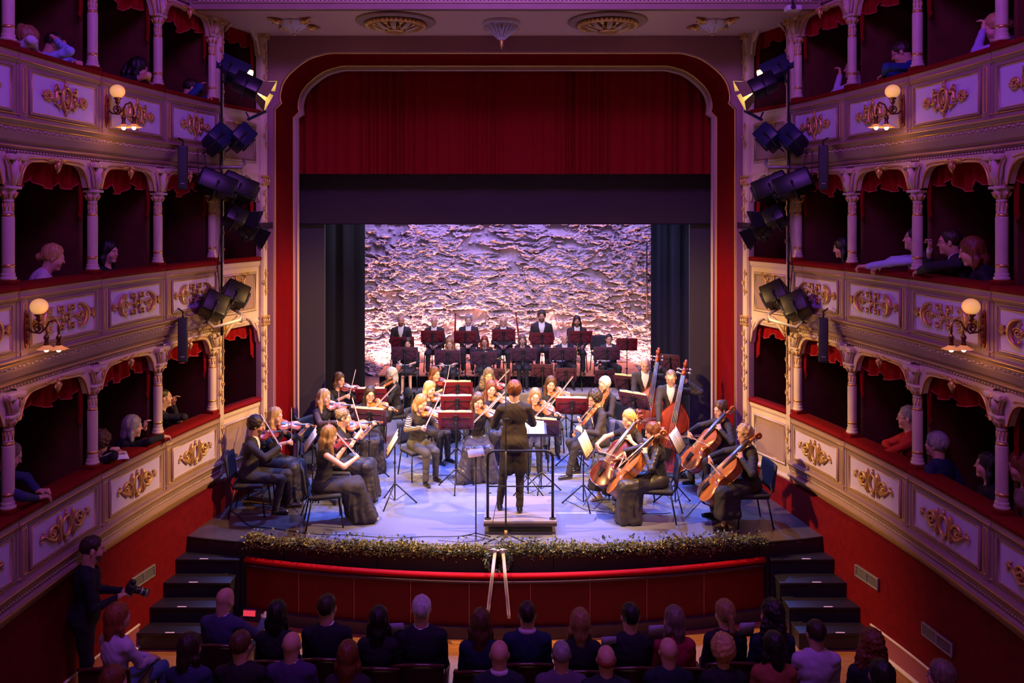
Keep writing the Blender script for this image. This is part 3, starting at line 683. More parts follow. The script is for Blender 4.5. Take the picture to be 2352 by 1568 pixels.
# pit rail
def rail(x): return 9.97 + .48 * (x / 3.4) ** 2
root = empty('orchestra_rail', (0, 9.97, FZ), label='curved red orchestra rail with padded top in front of the stage', cat='rail'); lo = Vector(root.location)
def rsub(name, m, mats): m.v = [tuple(Vector(p) - lo) for p in m.v]; return m.build(name, mats, root)
xs = np.linspace(-3.4, 3.4, 41)
m = MB(); m.tube([(float(x), rail(x), -.205) for x in xs], .045, 10, flat=.8); rsub('padded_top', m, mat('bright_red_padding', (.42, .003, .006), .7, spec=.1))
m = MB(); m.tube([(float(x), rail(x) - .035, -.265) for x in xs], .020, 8); rsub('metal_bar', m, mat('dark_rail_metal', (.10, .05, .05), .3, .6))
ed = [-3.4, -2.66, -1.92, -1.19, -.45, .32, 1.07, 1.80, 2.56, 3.4]
for a, b in zip(ed, ed[1:]):
    m = MB(); vs = []; fs = []
    for i in range(7):
        x = a + .012 + (b - a - .024) * i / 6
        vs += [(x, rail(x), -.24), (x, rail(x), FZ + .14), (x, rail(x) + .05, FZ + .14), (x, rail(x) + .05, -.24)]
    for i in range(6):
        for j in range(4): fs.append((i * 4 + j, i * 4 + (j + 1) % 4, i * 4 + 4 + (j + 1) % 4, i * 4 + 4 + j))
    fs += [(0, 1, 2, 3), (27, 26, 25, 24)]
    m.add(vs, fs); rsub('panel', m, M_redlac)
m = MB()
for x in ed[1:-1]: m.box((x, rail(x) + .012, -.55), (.012, .02, .62))
rsub('joint_strip', m, mat('joint_wood', (.45, .10, .05), .5))
m = MB()
for i in range(20):
    x = -3.4 + 6.8 * (i + .5) / 20; a = atan2(.96 * x / 3.4 ** 2, 1); m.box((0, 0, 0), (.35, .12, .15), M=T(x, rail(x) + .01, FZ + .075) @ R(a, 'Z'))
rsub('plinth', m, mat('dark_plinth', (.05, .025, .03), .5))
# steps on both sides
M_step = mat('black_step_lino', (.016, .013, .020), .42, bump=.1, scale=30); M_tape = mat('step_label', (.75, .62, .55), .5)
for s in (-1, 1):
    root = empty('stage_steps', (s * 3.9, 10.2, FZ), label='dark steps leading up to the stage on the %s' % SIDEN[s], cat='steps'); lo = Vector(root.location)
    for i in range(1, 5):
        z = -.19 * i; yf = 10.45 - .25 * (i - 1); xi = 3.46 + .03 * i; xo = wallpt(yf) - .01
        m = MB(); m.box(((xi + xo) / 2 * s - lo.x, (yf + 10.95) / 2 - lo.y, (z - .03 + FZ) / 2 - lo.z), (xo - xi, 10.95 - yf, z - .03 - FZ))
        m.box(((xi + xo) / 2 * s - lo.x, (yf + 10.95) / 2 - lo.y - .015, z - .015 - lo.z), (xo - xi + .02, 10.95 - yf + .03, .03), bev=.006)
        st = m.build('step', M_step, root)
        m = MB(); m.box(((xi + xo) / 2 * s - lo.x + .05 * s, yf - .02 - lo.y, z + .002 - lo.z), (.11, .022, .004)); m.build('label_strip', M_tape, st)
# stone back wall: real relief
def fbm(x, y, seed, sc, octv=4, gain=.5):
    rs = np.random.RandomState(seed); out = np.zeros_like(x); amp = 1
    for o in range(octv):
        n = 64; g = rs.rand(n, n); u = x * sc; v = y * sc
        iu = np.floor(u).astype(int); iv = np.floor(v).astype(int); fu = u - iu; fv = v - iv; fu = fu * fu * (3 - 2 * fu); fv = fv * fv * (3 - 2 * fv)
        a = g[iu % n, iv % n]; b = g[(iu + 1) % n, iv % n]; c = g[iu % n, (iv + 1) % n]; d = g[(iu + 1) % n, (iv + 1) % n]
        out += amp * ((a * (1 - fu) + b * fu) * (1 - fv) + (c * (1 - fu) + d * fu) * fv); amp *= gain; sc *= 2.05
    return out
NX, NZ = 980, 580
gx, gz = np.meshgrid(np.linspace(-4.3, 4.3, NX), np.linspace(0, 5.0, NZ), indexing='ij')
wx = gx + .5 * (fbm(gx + 9, gz, 5, 1.2, 3) - 1); wz = gz + .14 * (fbm(gx + 5, gz + 3, 6, 1.6, 3) - 1)
rowh = .175; row = np.floor(wz / rowh); fz = wz / rowh - row
stw = .42; offs = np.random.RandomState(3).rand(80)[row.astype(int) % 80] * stw; cxs = (wx + 20 + offs) / stw; fx = cxs - np.floor(cxs)
def ridge(f, wd): return np.clip(np.minimum(f, 1 - f) / wd, 0, 1)
stone = ridge(fz, .30) ** .6 * ridge(fx, .16) ** .6
hsh = np.random.RandomState(8).rand(64, 64)[row.astype(int) % 64, np.floor(cxs).astype(int) % 64]
patch = np.clip((fbm(gx + 31, gz * 1.4 + 7, 11, .9, 4) - .90) * 4, 0, 1)
rough = fbm(gx + 3, gz * 1.7 + 1, 21, 7, 4, .62); crag = 1 - np.abs(fbm(wx * .8 + 3, wz * 2.2 + 1, 41, 7.5, 4, .6) - 1.08) * 1.9
shell = np.abs(fbm(gx, gz * 2.0, 23, 3.2, 3) - .9)
ledge = np.clip(1 - fz * 1.6, 0, 1) * (.3 + 1.2 * np.clip(fbm(gx * 1.3 + 2, gz + 8, 31, 2.2, 3) - .5, 0, 1))
h = (.015 + .03 * hsh) * stone + .075 * rough * (.5 + .5 * stone) + .05 * ledge + .05 * np.clip(crag, 0, 1) * (.4 + .6 * stone) + .05 * (1 - np.clip(shell * 4, 0, 1)) * stone
rr = np.sin(2 * np.pi * wz / rowh) * .5 + .5; blob = fbm(wx * 1.2 + 4, wz * 2.3 + 9, 51, 2.4, 4, .65)
msk = np.clip((.42 * rr + 1.35 * (blob - .80) + .10 - .75 * patch) * 2.6, 0, 1); msk = msk * msk * (3 - 2 * msk)
fine = fbm(gx + 1, gz * 1.4 + 5, 61, 14, 3, .6) - .8
h = .025 * fbm(gx, gz, 71, 1.1, 2) + msk * (.045 + .075 * (rough - .6) + .055 * np.clip(crag, 0, 1) + .03 * hsh) + .012 * fine * (.3 + msk)
V = np.stack([gx, 21.3 - h, gz], -1).reshape(-1, 3)
idx = np.arange(NX * NZ).reshape(NX, NZ); Q = np.stack([idx[:-1, :-1], idx[1:, :-1], idx[1:, 1:], idx[:-1, 1:]], -1).reshape(-1, 4)
def npmesh(name, V, Q, smooth=True):
    me = bpy.data.meshes.new(name); k = Q.shape[1]
    me.vertices.add(len(V)); me.vertices.foreach_set('co', np.ascontiguousarray(V, dtype=np.float32).ravel())
    me.loops.add(Q.size); me.loops.foreach_set('vertex_index', Q.astype(np.int32).ravel())
    me.polygons.add(len(Q)); me.polygons.foreach_set('loop_start', np.arange(0, Q.size, k, dtype=np.int32)); me.polygons.foreach_set('loop_total', np.full(len(Q), k, dtype=np.int32))
    me.polygons.foreach_set('use_smooth', np.full(len(Q), smooth)); me.update(calc_edges=True); return me
me = npmesh('wall_back', V, Q); me.materials.append(mat('rough_stone', (.50, .42, .42), .9, noise=.35, scale=2.5, bump=.5)); o = link('wall_back', me); tag(o, kind='structure')
m = MB(); m.tube([(3.72, 20.9, 1.6), (3.72, 20.9, 3.55), (3.80, 20.9, 3.6)], .018, 8); tag(m.build('wall_pipe', M_metal), 'thin upright pipe on the stone wall beside the right drape', 'pipe')
# risers
M_rtop = mat('riser_wood', (.50, .20, .10), .5, noise=.2, scale=6)
for nm, x0, x1, y0, y1, z, lab, mt in (('platform', -2.7, 3.0, 18.0, 19.1, .15, 'low black platform under the woodwind and horn players', mat('grey_riser_top', (.30, .26, .28), .5)), ('platform', -3.05, 3.3, 19.1, 20.62, .45, 'raised wooden platform under the back row of players', M_rtop)):
    root = empty(nm, ((x0 + x1) / 2, (y0 + y1) / 2, 0), label=lab, cat='platform'); m = MB(); m.box((0, 0, z - .02), (x1 - x0, y1 - y0, .04), bev=.005); m.build('top', mt, root)
    m = MB(); m.box((0, .01, (z - .04) / 2), (x1 - x0 - .06, y1 - y0 - .06, z - .04)); m.build('skirt', M_black, root)
# valance, border, legs and drapes
def drape(name, a, b, z0, z1, folds, amp, mt, lab, nu=140, cat='curtain', gather=0):
    lo = Vector(((a[0] + b[0]) / 2, (a[1] + b[1]) / 2, z0)); d = Vector((b[0] - a[0], b[1] - a[1], 0)); n = Vector((-d.y, d.x, 0)).normalized(); rnd = random.Random(len(lab)); p1 = rnd.random() * 6
    m = MB()
    def fn(u, v):
        uu = u + gather * (1 - v) * (u - .0) * -1
        uu = uu + (.006 * sin(u * 31 + p1) + .004 * sin(u * 83)) * min(1, 8 * u, 8 * (1 - u))
        q = Vector((a[0], a[1], z0)) + d * uu + n * (amp * (.7 + .6 * sin(u * 23 + p1) * sin(u * 7)) * sin(u * folds * 2 * pi + p1 + .9 * sin(u * folds * 1.7 + p1)) * (1.15 - .35 * v) + amp * .5 * sin(u * folds * .9 + p1)) - lo; q.z = (z1 - z0) * v; return tuple(q)
    m.grid(fn, nu, 6); return tag(m.build(name, mt, loc=lo), lab, cat)
M_valred = mat('house_curtain_red', (.22, .003, .007), .8, bump=.1, scale=50, spec=.12)
drape('stage_valance', (-4.1, 14.2), (4.1, 14.2), 5.03, 7.4, 46, .035, M_valred, 'wide pleated red valance across the top of the stage opening', 420)
m = MB(); m.box((0, 0, 1.45), (8.9, .04, 2.9)); m.tube([(-4.4, -.02, .01), (4.4, -.02, .01)], .01, 6); tag(m.build('stage_border', M_serge2 if 0 else mat('border_serge', (.040, .026, .038), .9), loc=(0, 14.85, 4.12)), 'flat black fabric border hanging below the red valance', 'curtain')
for s, x in ((-1, -3.39), (1, 3.47)):
    m = MB(); m.box((s * .65, 0, 3.2), (1.3, .05, 6.4)); tag(m.build('masking_leg', M_serge2, loc=(x, 15.0, 0)), 'flat dark masking panel at the %s edge of the stage' % SIDEN[s], 'curtain')
drape('side_drape', (-4.6, 15.9), (-3.06, 17.5), 0, 6.4, 6, .05, M_black, 'black velvet drape beside the stone wall, left side')
drape('side_drape', (3.22, 17.5), (4.3, 16.6), 0, 6.4, 4, .05, mat('blue_black_serge', (.010, .010, .030), .95, spec=.15), 'blue-black drape nearest the stone wall on the right')
drape('side_drape', (3.95, 16.2), (4.8, 15.7), 0, 6.4, 4, .05, M_black, 'black drape between the blue-black drape and the right masking panel')

# garland and wreath
leafm = [mat('olive_leaf', (.16, .16, .03), .5), mat('yellow_green_leaf', (.36, .30, .06), .5), mat('grey_green_leaf', (.14, .17, .11), .5), mat('brown_stem', (.14, .07, .03), .7)]
def leaf(m, p, d, L, w, k):
    d = Vector(d).normalized(); sd = d.cross(Vector((random.uniform(-1, 1), random.uniform(-1, 1), random.uniform(-.3, 1)))).normalized(); up = sd.cross(d)
    p = Vector(p); a = p + d * L * .45 + sd * w + up * w * .3; b = p + d * L * .45 - sd * w + up * w * .3; e = p + d * L; c = p + d * L * .5
    m.add([tuple(p), tuple(a), tuple(e), tuple(b), tuple(c)], [(0, 1, 4), (1, 2, 4), (2, 3, 4), (3, 0, 4)], smooth=False, k=k)
m = MB(); rnd = random
for i in range(13500):
    u = rnd.random(); x = -3.42 + 6.86 * u; th = .055 + .025 * sin(x * 3.1) + .02 * sin(x * 9)
    px_ = x + rnd.gauss(0, .02); py_ = lip(x) + .03 + rnd.gauss(0, .045); pz_ = .015 + abs(rnd.gauss(0, .45)) * th
    if rnd.random() < .10: py_ = lip(x) - .03; pz_ = -.01 - abs(rnd.gauss(0, .035))
    d = (rnd.uniform(-1, 1), rnd.uniform(-1.2, .7), rnd.uniform(-.2, .9))
    yl = (rnd.random() < (.65 if (x < -1.1 or 1.6 < x < 2.9) else .2)); leaf(m, (px_, py_, pz_), d, rnd.uniform(.026, .052), rnd.uniform(.008, .015), 1 if yl else rnd.choice((0, 0, 2)))
for i in range(60):
    x = -3.3 + 6.6 * rnd.random(); m.tube([(x, lip(x), .03), (x + rnd.uniform(-.08, .08), lip(x) - .02, .12), (x + rnd.uniform(-.12, .12), lip(x) - .04, .10 + rnd.random() * .10)], .003, 4, k=3)
    for j in range(5): leaf(m, (x + rnd.uniform(-.08, .08), lip(x) - .02, .10 + .09 * rnd.random()), (rnd.uniform(-1, 1), rnd.uniform(-1, 1), rnd.random()), .05, .016, 2)
m.tube([(x, lip(x) + .02, .03) for x in np.linspace(-3.4, 3.42, 40)], .022, 6, k=3)
tag(m.build('leaf_garland', leafm), 'long leafy garland laid along the front edge of the stage', 'garland')
root = empty('wreath', (-.09, lip(0) - .09, -.075), label='dark green wreath with white ribbons hanging on the stage edge', cat='wreath')
m = MB()
for i in range(900):
    a = rnd.random() * 2 * pi; r = .125 + rnd.gauss(0, .018); leaf(m, (r * cos(a), rnd.gauss(0, .02), r * sin(a)), (cos(a + 1.2) + rnd.gauss(0, .4), rnd.uniform(-.6, .3), sin(a + 1.2) + rnd.gauss(0, .4)), .05, .012, rnd.choice((0, 2, 2)))
m.tube(xz(arc(0, 0, .125, 0, 2 * pi, 24)[:-1]), .022, 8, closed=True, k=3)
m.build('leaf_ring', [mat('dark_wreath_leaf', (.05, .07, .03), .6)] + leafm[1:], root)
M_rib = mat('cream_ribbon', (.62, .52, .46), .5)
for i, (x0, x1, z1) in enumerate(((-.03, -.12, -.52), (.06, .14, -.60))):
    m = MB(); m.slab(lambda u, v: ((x0 + (x1 - x0) * v ** .8 + (u - .5) * .042, -.045 - .22 * min(1, v * 3.4) + .006 * sin(v * 9), .16 + (z1 - .16) * v), (0, -1, 0)), 2, 16, .002); m.build('ribbon_tail', M_rib, root)
m = MB()
for sx in (-1, 1): m.tube([(0, -.05, .15), (sx * .05, -.07, .18), (sx * .10, -.06, .165), (sx * .06, -.06, .14), (0, -.05, .15)], [.008, .02, .024, .018, .008], 8, flat=.4)
m.ell((0, -.06, .155), (.018, .015, .016)); m.build('bow', M_rib, root)

# ------------------------------------------------------------------ wall lamps
M_globe = mat('opal_globe', (.7, .36, .15), .5, emit=(1.0, .50, .17), es=.62)
def globe_mat():
    m = M_globe; nt = m.node_tree; b = nt.nodes['Principled BSDF']; lw = nt.nodes.new('ShaderNodeLayerWeight'); lw.inputs[0].default_value = .35
    r = nt.nodes.new('ShaderNodeValToRGB'); r.color_ramp.elements[0].color = (1, .50, .15, 1); r.color_ramp.elements[1].color = (.62, .22, .09, 1); r.color_ramp.elements[0].position = .05; r.color_ramp.elements[1].position = .8
    nt.links.new(lw.outputs['Facing'], r.inputs[0]); nt.links.new(r.outputs[0], b.inputs['Emission Color'])
globe_mat(); M_bell = mat('frosted_bell_glass', (.55, .26, .10), .5, emit=(1, .34, .10), es=.35); M_bulb = mat('lit_bulb', (1, .8, .5), .3, emit=(1, .72, .36), es=9)
def sconce(s, t, zi):
    z0 = Z0[zi]; root = empty('wall_sconce', label='bronze wall lamp with lit globe and two bells, %s tier on the %s' % (TIER[zi], SIDEN[s]), cat='lamp', group='bronze wall lamps on the parapets')
    root.matrix_world = wframe(s, t, .15, z0 - .42); q = -s   # local x is screen right
    m = MB(); m.ell((0, 0, -.02), (.032, .018, .19), nu=12, nv=10)
    for i in range(5): m.ell((0, -.018, -.15 + .065 * i), (.018, .012, .024), nu=8, nv=6)
    m.build('backplate', mat('red_bronze', (.22, .05, .02), .4, .6), root)
    m = MB(); m.tube(xz([], 0) or [(0, -.01, 0), (0, -.06, -.05), (0, -.14, -.06), (0, -.20, -.01), (0, -.23, .05), (0, -.29, .07), (0, -.33, .03), (0, -.33, -.10)], .010, 8)
    m.tube([(0, -.12 - y, -.01 + z) for y, z in spiral(0, 0, .055, .012, -1.2, -1.2 + 3.4 * pi, 26)], .008, 7)
    m.tube([(0, -.20, -.01), (0, -.21, -.05), (0, -.205, -.10)], .009, 7)
    m.tube([(0, -.13, -.03), (0, -.13, .09)], .010, 8); m.lathe([(.012, .05), (.03, .08), (.02, .095), (.045, .12), (.035, .13)], 14, M=T(0, -.13, 0))
    m.build('arm', M_brownm, root)
    m = MB(); m.ell((0, -.13, .20), (.082, .082, .078), nu=28, nv=18); m.build('globe', M_globe, root)
    for y, z in ((-.205, -.10), (-.33, -.10)):
        m = MB(); m.lathe([(.012, .03), (.028, 0), (.018, -.03), (.022, -.06), (.03, -.075)], 12, M=T(0, y, z)); g = m.build('bell_holder', M_brownm, root)
        m = MB(); n = 24; vs = []; fs = []
        for i, (r, dz) in enumerate(((.025, -.07), (.035, -.085), (.055, -.10), (.085, -.115))):
            for j in range(n): a = 2 * pi * j / n; rr = r * (1 + (.10 * cos(6 * a) if i > 1 else 0)); vs.append((rr * cos(a), y + rr * sin(a), z + dz))
        for i in range(3):
            for j in range(n): fs.append((i * n + j, i * n + (j + 1) % n, (i + 1) * n + (j + 1) % n, (i + 1) * n + j))
        m.add(vs, fs, smooth=True); m.build('bell_shade', M_bell, g)
        m = MB(); m.ell((0, y, z - .115), (.024, .024, .028)); m.build('bulb', M_bulb, g)
    p = root.matrix_world @ Vector((0, -.42, .1)); l = lamp('POINT', 'globe_light', p, None, 1.3, (1, .45, .15), .08)
    p = root.matrix_world @ Vector((0, -.27, -.30)); l = lamp('POINT', 'bell_light', p, None, 1.5, (1, .42, .12), .03)
for s in (-1, 1): sconce(s, 2.925, 2); sconce(s, 3.925, 1)

# ------------------------------------------------------------------ loudspeakers and stage lanterns
for s in (-1, 1):
    for z, lab in ((4.94, 'upper'), (2.72, 'lower')):
        px_ = 420 if s < 0 else 1891; p = pix(px_, 385 if z > 4 else 780, 10.5)
        root = empty('line_array_speaker', p, (0, 0, s * -.35), label='slim black column loudspeaker, %s one on the %s' % (lab, SIDEN[s]), cat='loudspeaker', group='slim column loudspeakers')
        m = MB(); m.box((0, 0, 0), (.12, .15, .58), bev=.012); m.build('cabinet', mat('speaker_black', (.02, .02, .026), .5), root)
        m = MB(); m.box((0, -.078, 0), (.10, .006, .54), bev=.003); m.build('grille', mat('speaker_grille', (.03, .035, .05), .6, bump=.4, scale=200), root)
        m = MB(); m.box((0, -.084, -.21), (.045, .003, .006)); m.build('badge', mat('badge_white', (.7, .7, .75), .4), root)
        m = MB(); m.tube([(0, .03, .28), (0, .06, .36), (-s * -.06, .12, .40)], .012, 6); m.build('bracket', M_metal, root)
M_lan = mat('lantern_black', (.008, .008, .014), .35, .2); M_lan2 = mat('lantern_dark_brown', (.012, .009, .007), .4, .2); M_lens = mat('lit_lens', (1, .8, .4), .2, emit=(1, .72, .25), es=5); M_dlens = mat('lens_glass', (.05, .05, .06), .1)
M_barn_lit = mat('barn_door', (.30, .24, .13), .45, .2)  # lamp glow put into the colour, only for lit lanterns
def lantern(px_, py_, D, w, h, dp, aim, lab, roll=0, lit=False, barn=False, mt=None, yoke=True):
    p = pix(px_, py_, D); f = (Vector(aim) - p).normalized(); M4 = frame(p, f.cross(Vector((0, 0, 1))) * 1, f.cross(Vector((0, 0, 1))).cross(f)) @ R(roll, 'Y')
    # local: x right, y forward(aim)
    w *= 1.15; h *= 1.15; dp *= 1.1
    root = empty('stage_lantern', label=lab, cat='stage light'); root.matrix_world = M4
    m = MB(); m.box((0, 0, 0), (w, dp, h), bev=.02); m.box((0, -dp * .32, h * .5), (w * .8, dp * .3, .03), bev=.008)
    for i in range(4): m.box((0, -dp * .5, -h * .3 + h * .2 * i), (w * .7, .012, .01))
    m.build('housing', mt or M_lan, root)
    m = MB(); m.lathe([(min(w, h) * .40, 0), (min(w, h) * .42, .03), (min(w, h) * .36, .03), (min(w, h) * .34, .012)], 20, M=T(0, dp / 2, 0) @ R(-pi / 2, 'X')); m.ell((0, dp / 2 + .004, 0), (min(w, h) * .35, .012, min(w, h) * .35)); m.build('lens', M_lens if lit else M_dlens, root)
    m = MB(); m.box((w * .2, -dp * .0, h * .5 + .002), (w * .25, .03, .002)); m.build('maker_plate', mat('plate_grey', (.35, .33, .3), .4), root)
    if yoke:
        m = MB(); m.tube([(-w * .54, 0, 0), (-w * .54, 0, -h * .72), (w * .54, 0, -h * .72), (w * .54, 0, 0)], .012, 6); m.tube([(0, 0, -h * .72), (0, 0, -h * .9)], .016, 6)
        for sx in (-1, 1): m.tube([(sx * w * .48, 0, 0), (sx * w * .60, 0, 0)], .02, 8)
        m.build('yoke', M_metal, root)
    if barn:
        for k, (ax, sg) in enumerate((('x', -1), ('x', 1), ('z', -1), ('z', 1))):
            a = w * .48
            if ax == 'x': q = [(sg * a, dp / 2, -h * .45), (sg * a, dp / 2, h * .45), (sg * (a + .08), dp / 2 + .16, h * .62), (sg * (a + .08), dp / 2 + .16, -h * .62)]
            else: q = [(-w * .45, dp / 2, sg * h * .48), (w * .45, dp / 2, sg * h * .48), (w * .62, dp / 2 + .16, sg * (h * .48 + .08)), (-w * .62, dp / 2 + .16, sg * (h * .48 + .08))]
            n = (Vector(q[1]) - Vector(q[0])).cross(Vector(q[2]) - Vector(q[0])).normalized() * .003
            m = MB(); m.add([tuple(Vector(v) + n) for v in q] + [tuple(Vector(v) - n) for v in q], [(0, 1, 2, 3), (7, 6, 5, 4), (0, 4, 5, 1), (1, 5, 6, 2), (2, 6, 7, 3), (3, 7, 4, 0)]); m.build('barn_door', M_barn_lit if lit else M_lan, root)
    if lit and barn: lamp('POINT', 'lantern_light', M4 @ Vector((0, dp / 2 + .09, 0)), None, 5, (1, .75, .3), .03)
    return root
for s in (-1, 1):
    S = SIDEN[s]; X = (lambda x: x) if s < 0 else (lambda x: 2 * CX - x + (0 if 1 else 0)); aim = (-s * 1.0, 13.5, .5); D = 11.35
    # pipe boom
    root = empty('lighting_boom', pix(X(515), 560, 11.5), label='black vertical lighting boom with side arms at the %s stage boxes' % S, cat='lighting rig'); lo = Vector(root.location)
    m = MB(); m.tube([pix(X(509), 150, 11.42) - lo, pix(X(509), 770, 11.42) - lo], .018, 8); m.build('upright_pipe', M_metal, root)
    m = MB(); m.tube([pix(X(470), 384, 11.3) - lo, pix(X(555), 384, 11.3) - lo, pix(X(562), 376, 11.4) - lo, pix(X(560), 366, 11.5) - lo], .024, 8); m.build('side_arm', mat('grey_pipe', (.35, .30, .30), .4, .3), root)
    m = MB(); m.tube([pix(X(440), 742, 11.1) - lo, pix(X(478), 738, 11.0) - lo, pix(X(492), 752, 11.0) - lo, pix(X(552), 734, 11.0) - lo, pix(X(556), 722, 11.1) - lo, pix(X(528), 706, 11.35) - lo], .022, 8); m.build('side_arm', mat('beam_lit_pipe', (.75, .66, .50), .4, .2), root)  # pale pipe colour stands in for the beam falling on it
    m = MB()
    for q in range(3): m.tube([pix(X(440 + 14 * q), 340, 11.0) - lo, pix(X(436 + 20 * q), 395, 11.0) - lo, pix(X(448 + 12 * q), 425 + 6 * q, 11.0) - lo, pix(X(462), 408, 11.1) - lo], .005, 5)
    m.tube([pix(X(505), 260, 11.2) - lo, pix(X(503), 330, 11.2) - lo, pix(X(512), 480, 11.3) - lo, pix(X(500), 610, 11.2) - lo, pix(X(512), 760, 11.3) - lo, pix(X(512), 860, 11.4) - lo], .006, 5)
    m.build('cable', M_metal, root)
    lamp('POINT', 'arm_fill', pix(X(540), 728, 10.75), None, 5, (1, .62, .22), .03)  # unseen lamp added to brighten the lower arm
    lantern(X(568), 196, 11.3, .22, .20, .34, (-s * 2.6, 12.6, 3.2), 'lit lantern with open barn doors in the %s upper stage box' % S, .4 * s, True, True)
    lantern(X(532), 160, 11.7, .24, .24, .46, (-s * 2.9, 12.4, 3.4), 'long dark blue lantern behind the lit one in the %s upper stage box' % S, .5 * s, True, mt=mat('lantern_blue', (.008, .012, .06), .4))
    lantern(X(498), 320, 11.2, .33, .28, .25, aim, 'boxy flood at the upper arm on the %s, the one nearer the audience' % S, .5 * s, mt=mat('lantern_blue', (.008, .012, .06), .4))
    lantern(X(553), 316, 11.35, .30, .26, .24, aim, 'boxy flood at the upper arm on the %s, the one nearer the stage' % S, .4 * s, mt=mat('lantern_blue', (.008, .012, .06), .4))
    lantern(X(497), 424, 11.15, .28, .24, .46, (-s * 1.4, 13.6, 2.4), 'large lantern hanging below the upper arm on the %s, nearer the audience' % S, .25 * s)
    lantern(X(548), 430, 11.3, .26, .24, .44, (-s * 1.4, 13.6, 2.4), 'large lantern hanging below the upper arm on the %s, nearer the stage' % S, .25 * s)
    lantern(X(540), 500, 11.4, .24, .22, .26, (-s * 1.0, 13.6, 1.6), 'lantern with dark barn doors in the %s middle stage box' % S, .5 * s, False, True)
    lantern(X(571), 524, 11.5, .22, .20, .22, (-s * 1.0, 13.6, 1.6), 'smaller barn-door lantern behind the other in the %s middle stage box' % S, -.3 * s, False, True)
    lantern(X(490), 702, 11.0, .30, .26, .30, aim, 'brown-black lantern above the lit lower arm on the %s, nearer the audience' % S, .45 * s, mt=M_lan2)
    lantern(X(537), 678, 11.25, .28, .26, .30, aim, 'brown-black lantern above the lit lower arm on the %s, nearer the stage' % S, .55 * s, mt=M_lan2)
    p = pix(X(590), 265, 11.6); m = MB(frame(p, (1, .1, .5 * -s), (0, 0, 1))); m.box((0, 0, 0), (.30, .05, .04), bev=.01); m.box((-.12 * -s, .02, .06), (.02, .02, .12)); tag(m.build('sensor_bar', mat('lantern_blue', (.008, .012, .06), .4)), 'dark bar bracket under the lit lantern on the %s' % S, 'bracket')
p = pix(1821, 20, 10.9); root = empty('projector', p, label='small white projector at the top of the right upper boxes', cat='projector'); m = MB(); m.box((0, 0, 0), (.20, .16, .07), bev=.015); m.build('case', mat('white_plastic', (.75, .72, .75), .4), root)
m = MB(); m.lathe([(.03, 0), (.034, .03), (.026, .03)], 16, M=T(-.03, -.08, 0) @ R(pi / 2, 'X')); m.build('lens', M_dlens, root); m = MB(); m.tube([(0, 0, .03), (0, 0, .2)], .012, 6); m.build('mount', M_metal, root)
# ------------------------------------------------------------------ podium, stands, chairs
root = empty('conductor_podium', (.205, 11.18, 0), label='carpeted conductor podium with black tube guard rail', cat='podium')
m = MB(); m.box((0, 0, .175), (.985, .95, .05), bev=.008); m.build('top', mat('podium_top', (.22, .19, .20), .6, bump=.1, scale=60), root)
m = MB(); m.box((0, -.462, .148), (.985, .03, .045), bev=.006); m.build('front_edge', mat('podium_edge', (.05, .02, .015), .35), root)
m = MB(); m.box((0, .03, .02), (.96, .93, .04)); m.box((0, .05, .09), (.86, .84, .11)); m.build('base', mat('podium_base', (.07, .055, .04), .6), root)
m = MB(); rail_ = [(-.44, -.40, .2), (-.44, -.40, 1.03)] + [(-.44 + .09 - .09 * cos(a), -.40, 1.03 + .09 * sin(a)) for a in (.4, .8, 1.2, 1.57)] + [(.44 - .09 + .09 * cos(a), -.40, 1.03 + .09 * sin(a)) for a in (1.57, 1.2, .8, .4)] + [(.44, -.40, 1.03), (.44, -.40, .2)]
m.tube(rail_, .019, 10); m.tube([(-.44, -.40, .64), (.44, -.40, .64)], .010, 8)
for x in (-.44, .44): m.lathe([(.045, .2), (.045, .21), (.022, .215)], 14, M=T(x, -.40, 0)); m.tube([(x, -.4, .55), (x - .05 * (1 if x > 0 else -1), -.4, .55)], .007, 6)
m.build('guard_rail', M_metal, root)
M_maroon = mat('maroon_desk', (.115, .005, .012), .42); M_plum = mat('plum_desk', (.060, .014, .036), .45); M_deskb = mat('black_desk', (.03, .02, .028), .45)
M_page = mat('music_page', (.80, .66, .40), .7, noise=.08, scale=30); M_pagew = mat('white_page', (.78, .80, .86), .6)
def stand_parts():
    P = {}
    m = MB()
    for a in (pi / 2, pi / 2 + 2.094, pi / 2 + 4.189):
        c, s_ = cos(a), sin(a); g = MB(); g.tube([(.02 * c, .02 * s_, .30), (.32 * c, .32 * s_, .012)], .010, 6); g.tube([(.015 * c, .015 * s_, .06), (.17 * c, .17 * s_, .16)], .005, 5); g.lathe([(.013, .0), (.014, .02)], 8, M=T(.32 * c, .32 * s_, 0)); P.setdefault('leg', []).append(g)
    m.tube([(0, 0, .06), (0, 0, 1)], .011, 8); P['pole'] = m
    m = MB()
    for z in (.30, .62): m.lathe([(.018, -.02), (.02, 0), (.018, .02)], 10, M=T(0, 0, z)); 
    m.tube([(0, 0, .62), (.05, 0, .62)], .008, 6); m.tube([(.012, 0, .28), (.012, 0, .64)], .004, 5); P['collar'] = m
    return P
SP = stand_parts(); LEGS = [g.build('leg', M_metal) for g in SP['leg']]; COLLAR = SP['collar'].build('collar', M_metal)
def desk_mesh(wd, hh, mt):
    m = MB(); m.box((0, 0, 0), (wd, .006, hh), bev=.002); m.box((0, -.03, -hh / 2), (wd, .06, .008), bev=.002); return m.build('desk', mt)
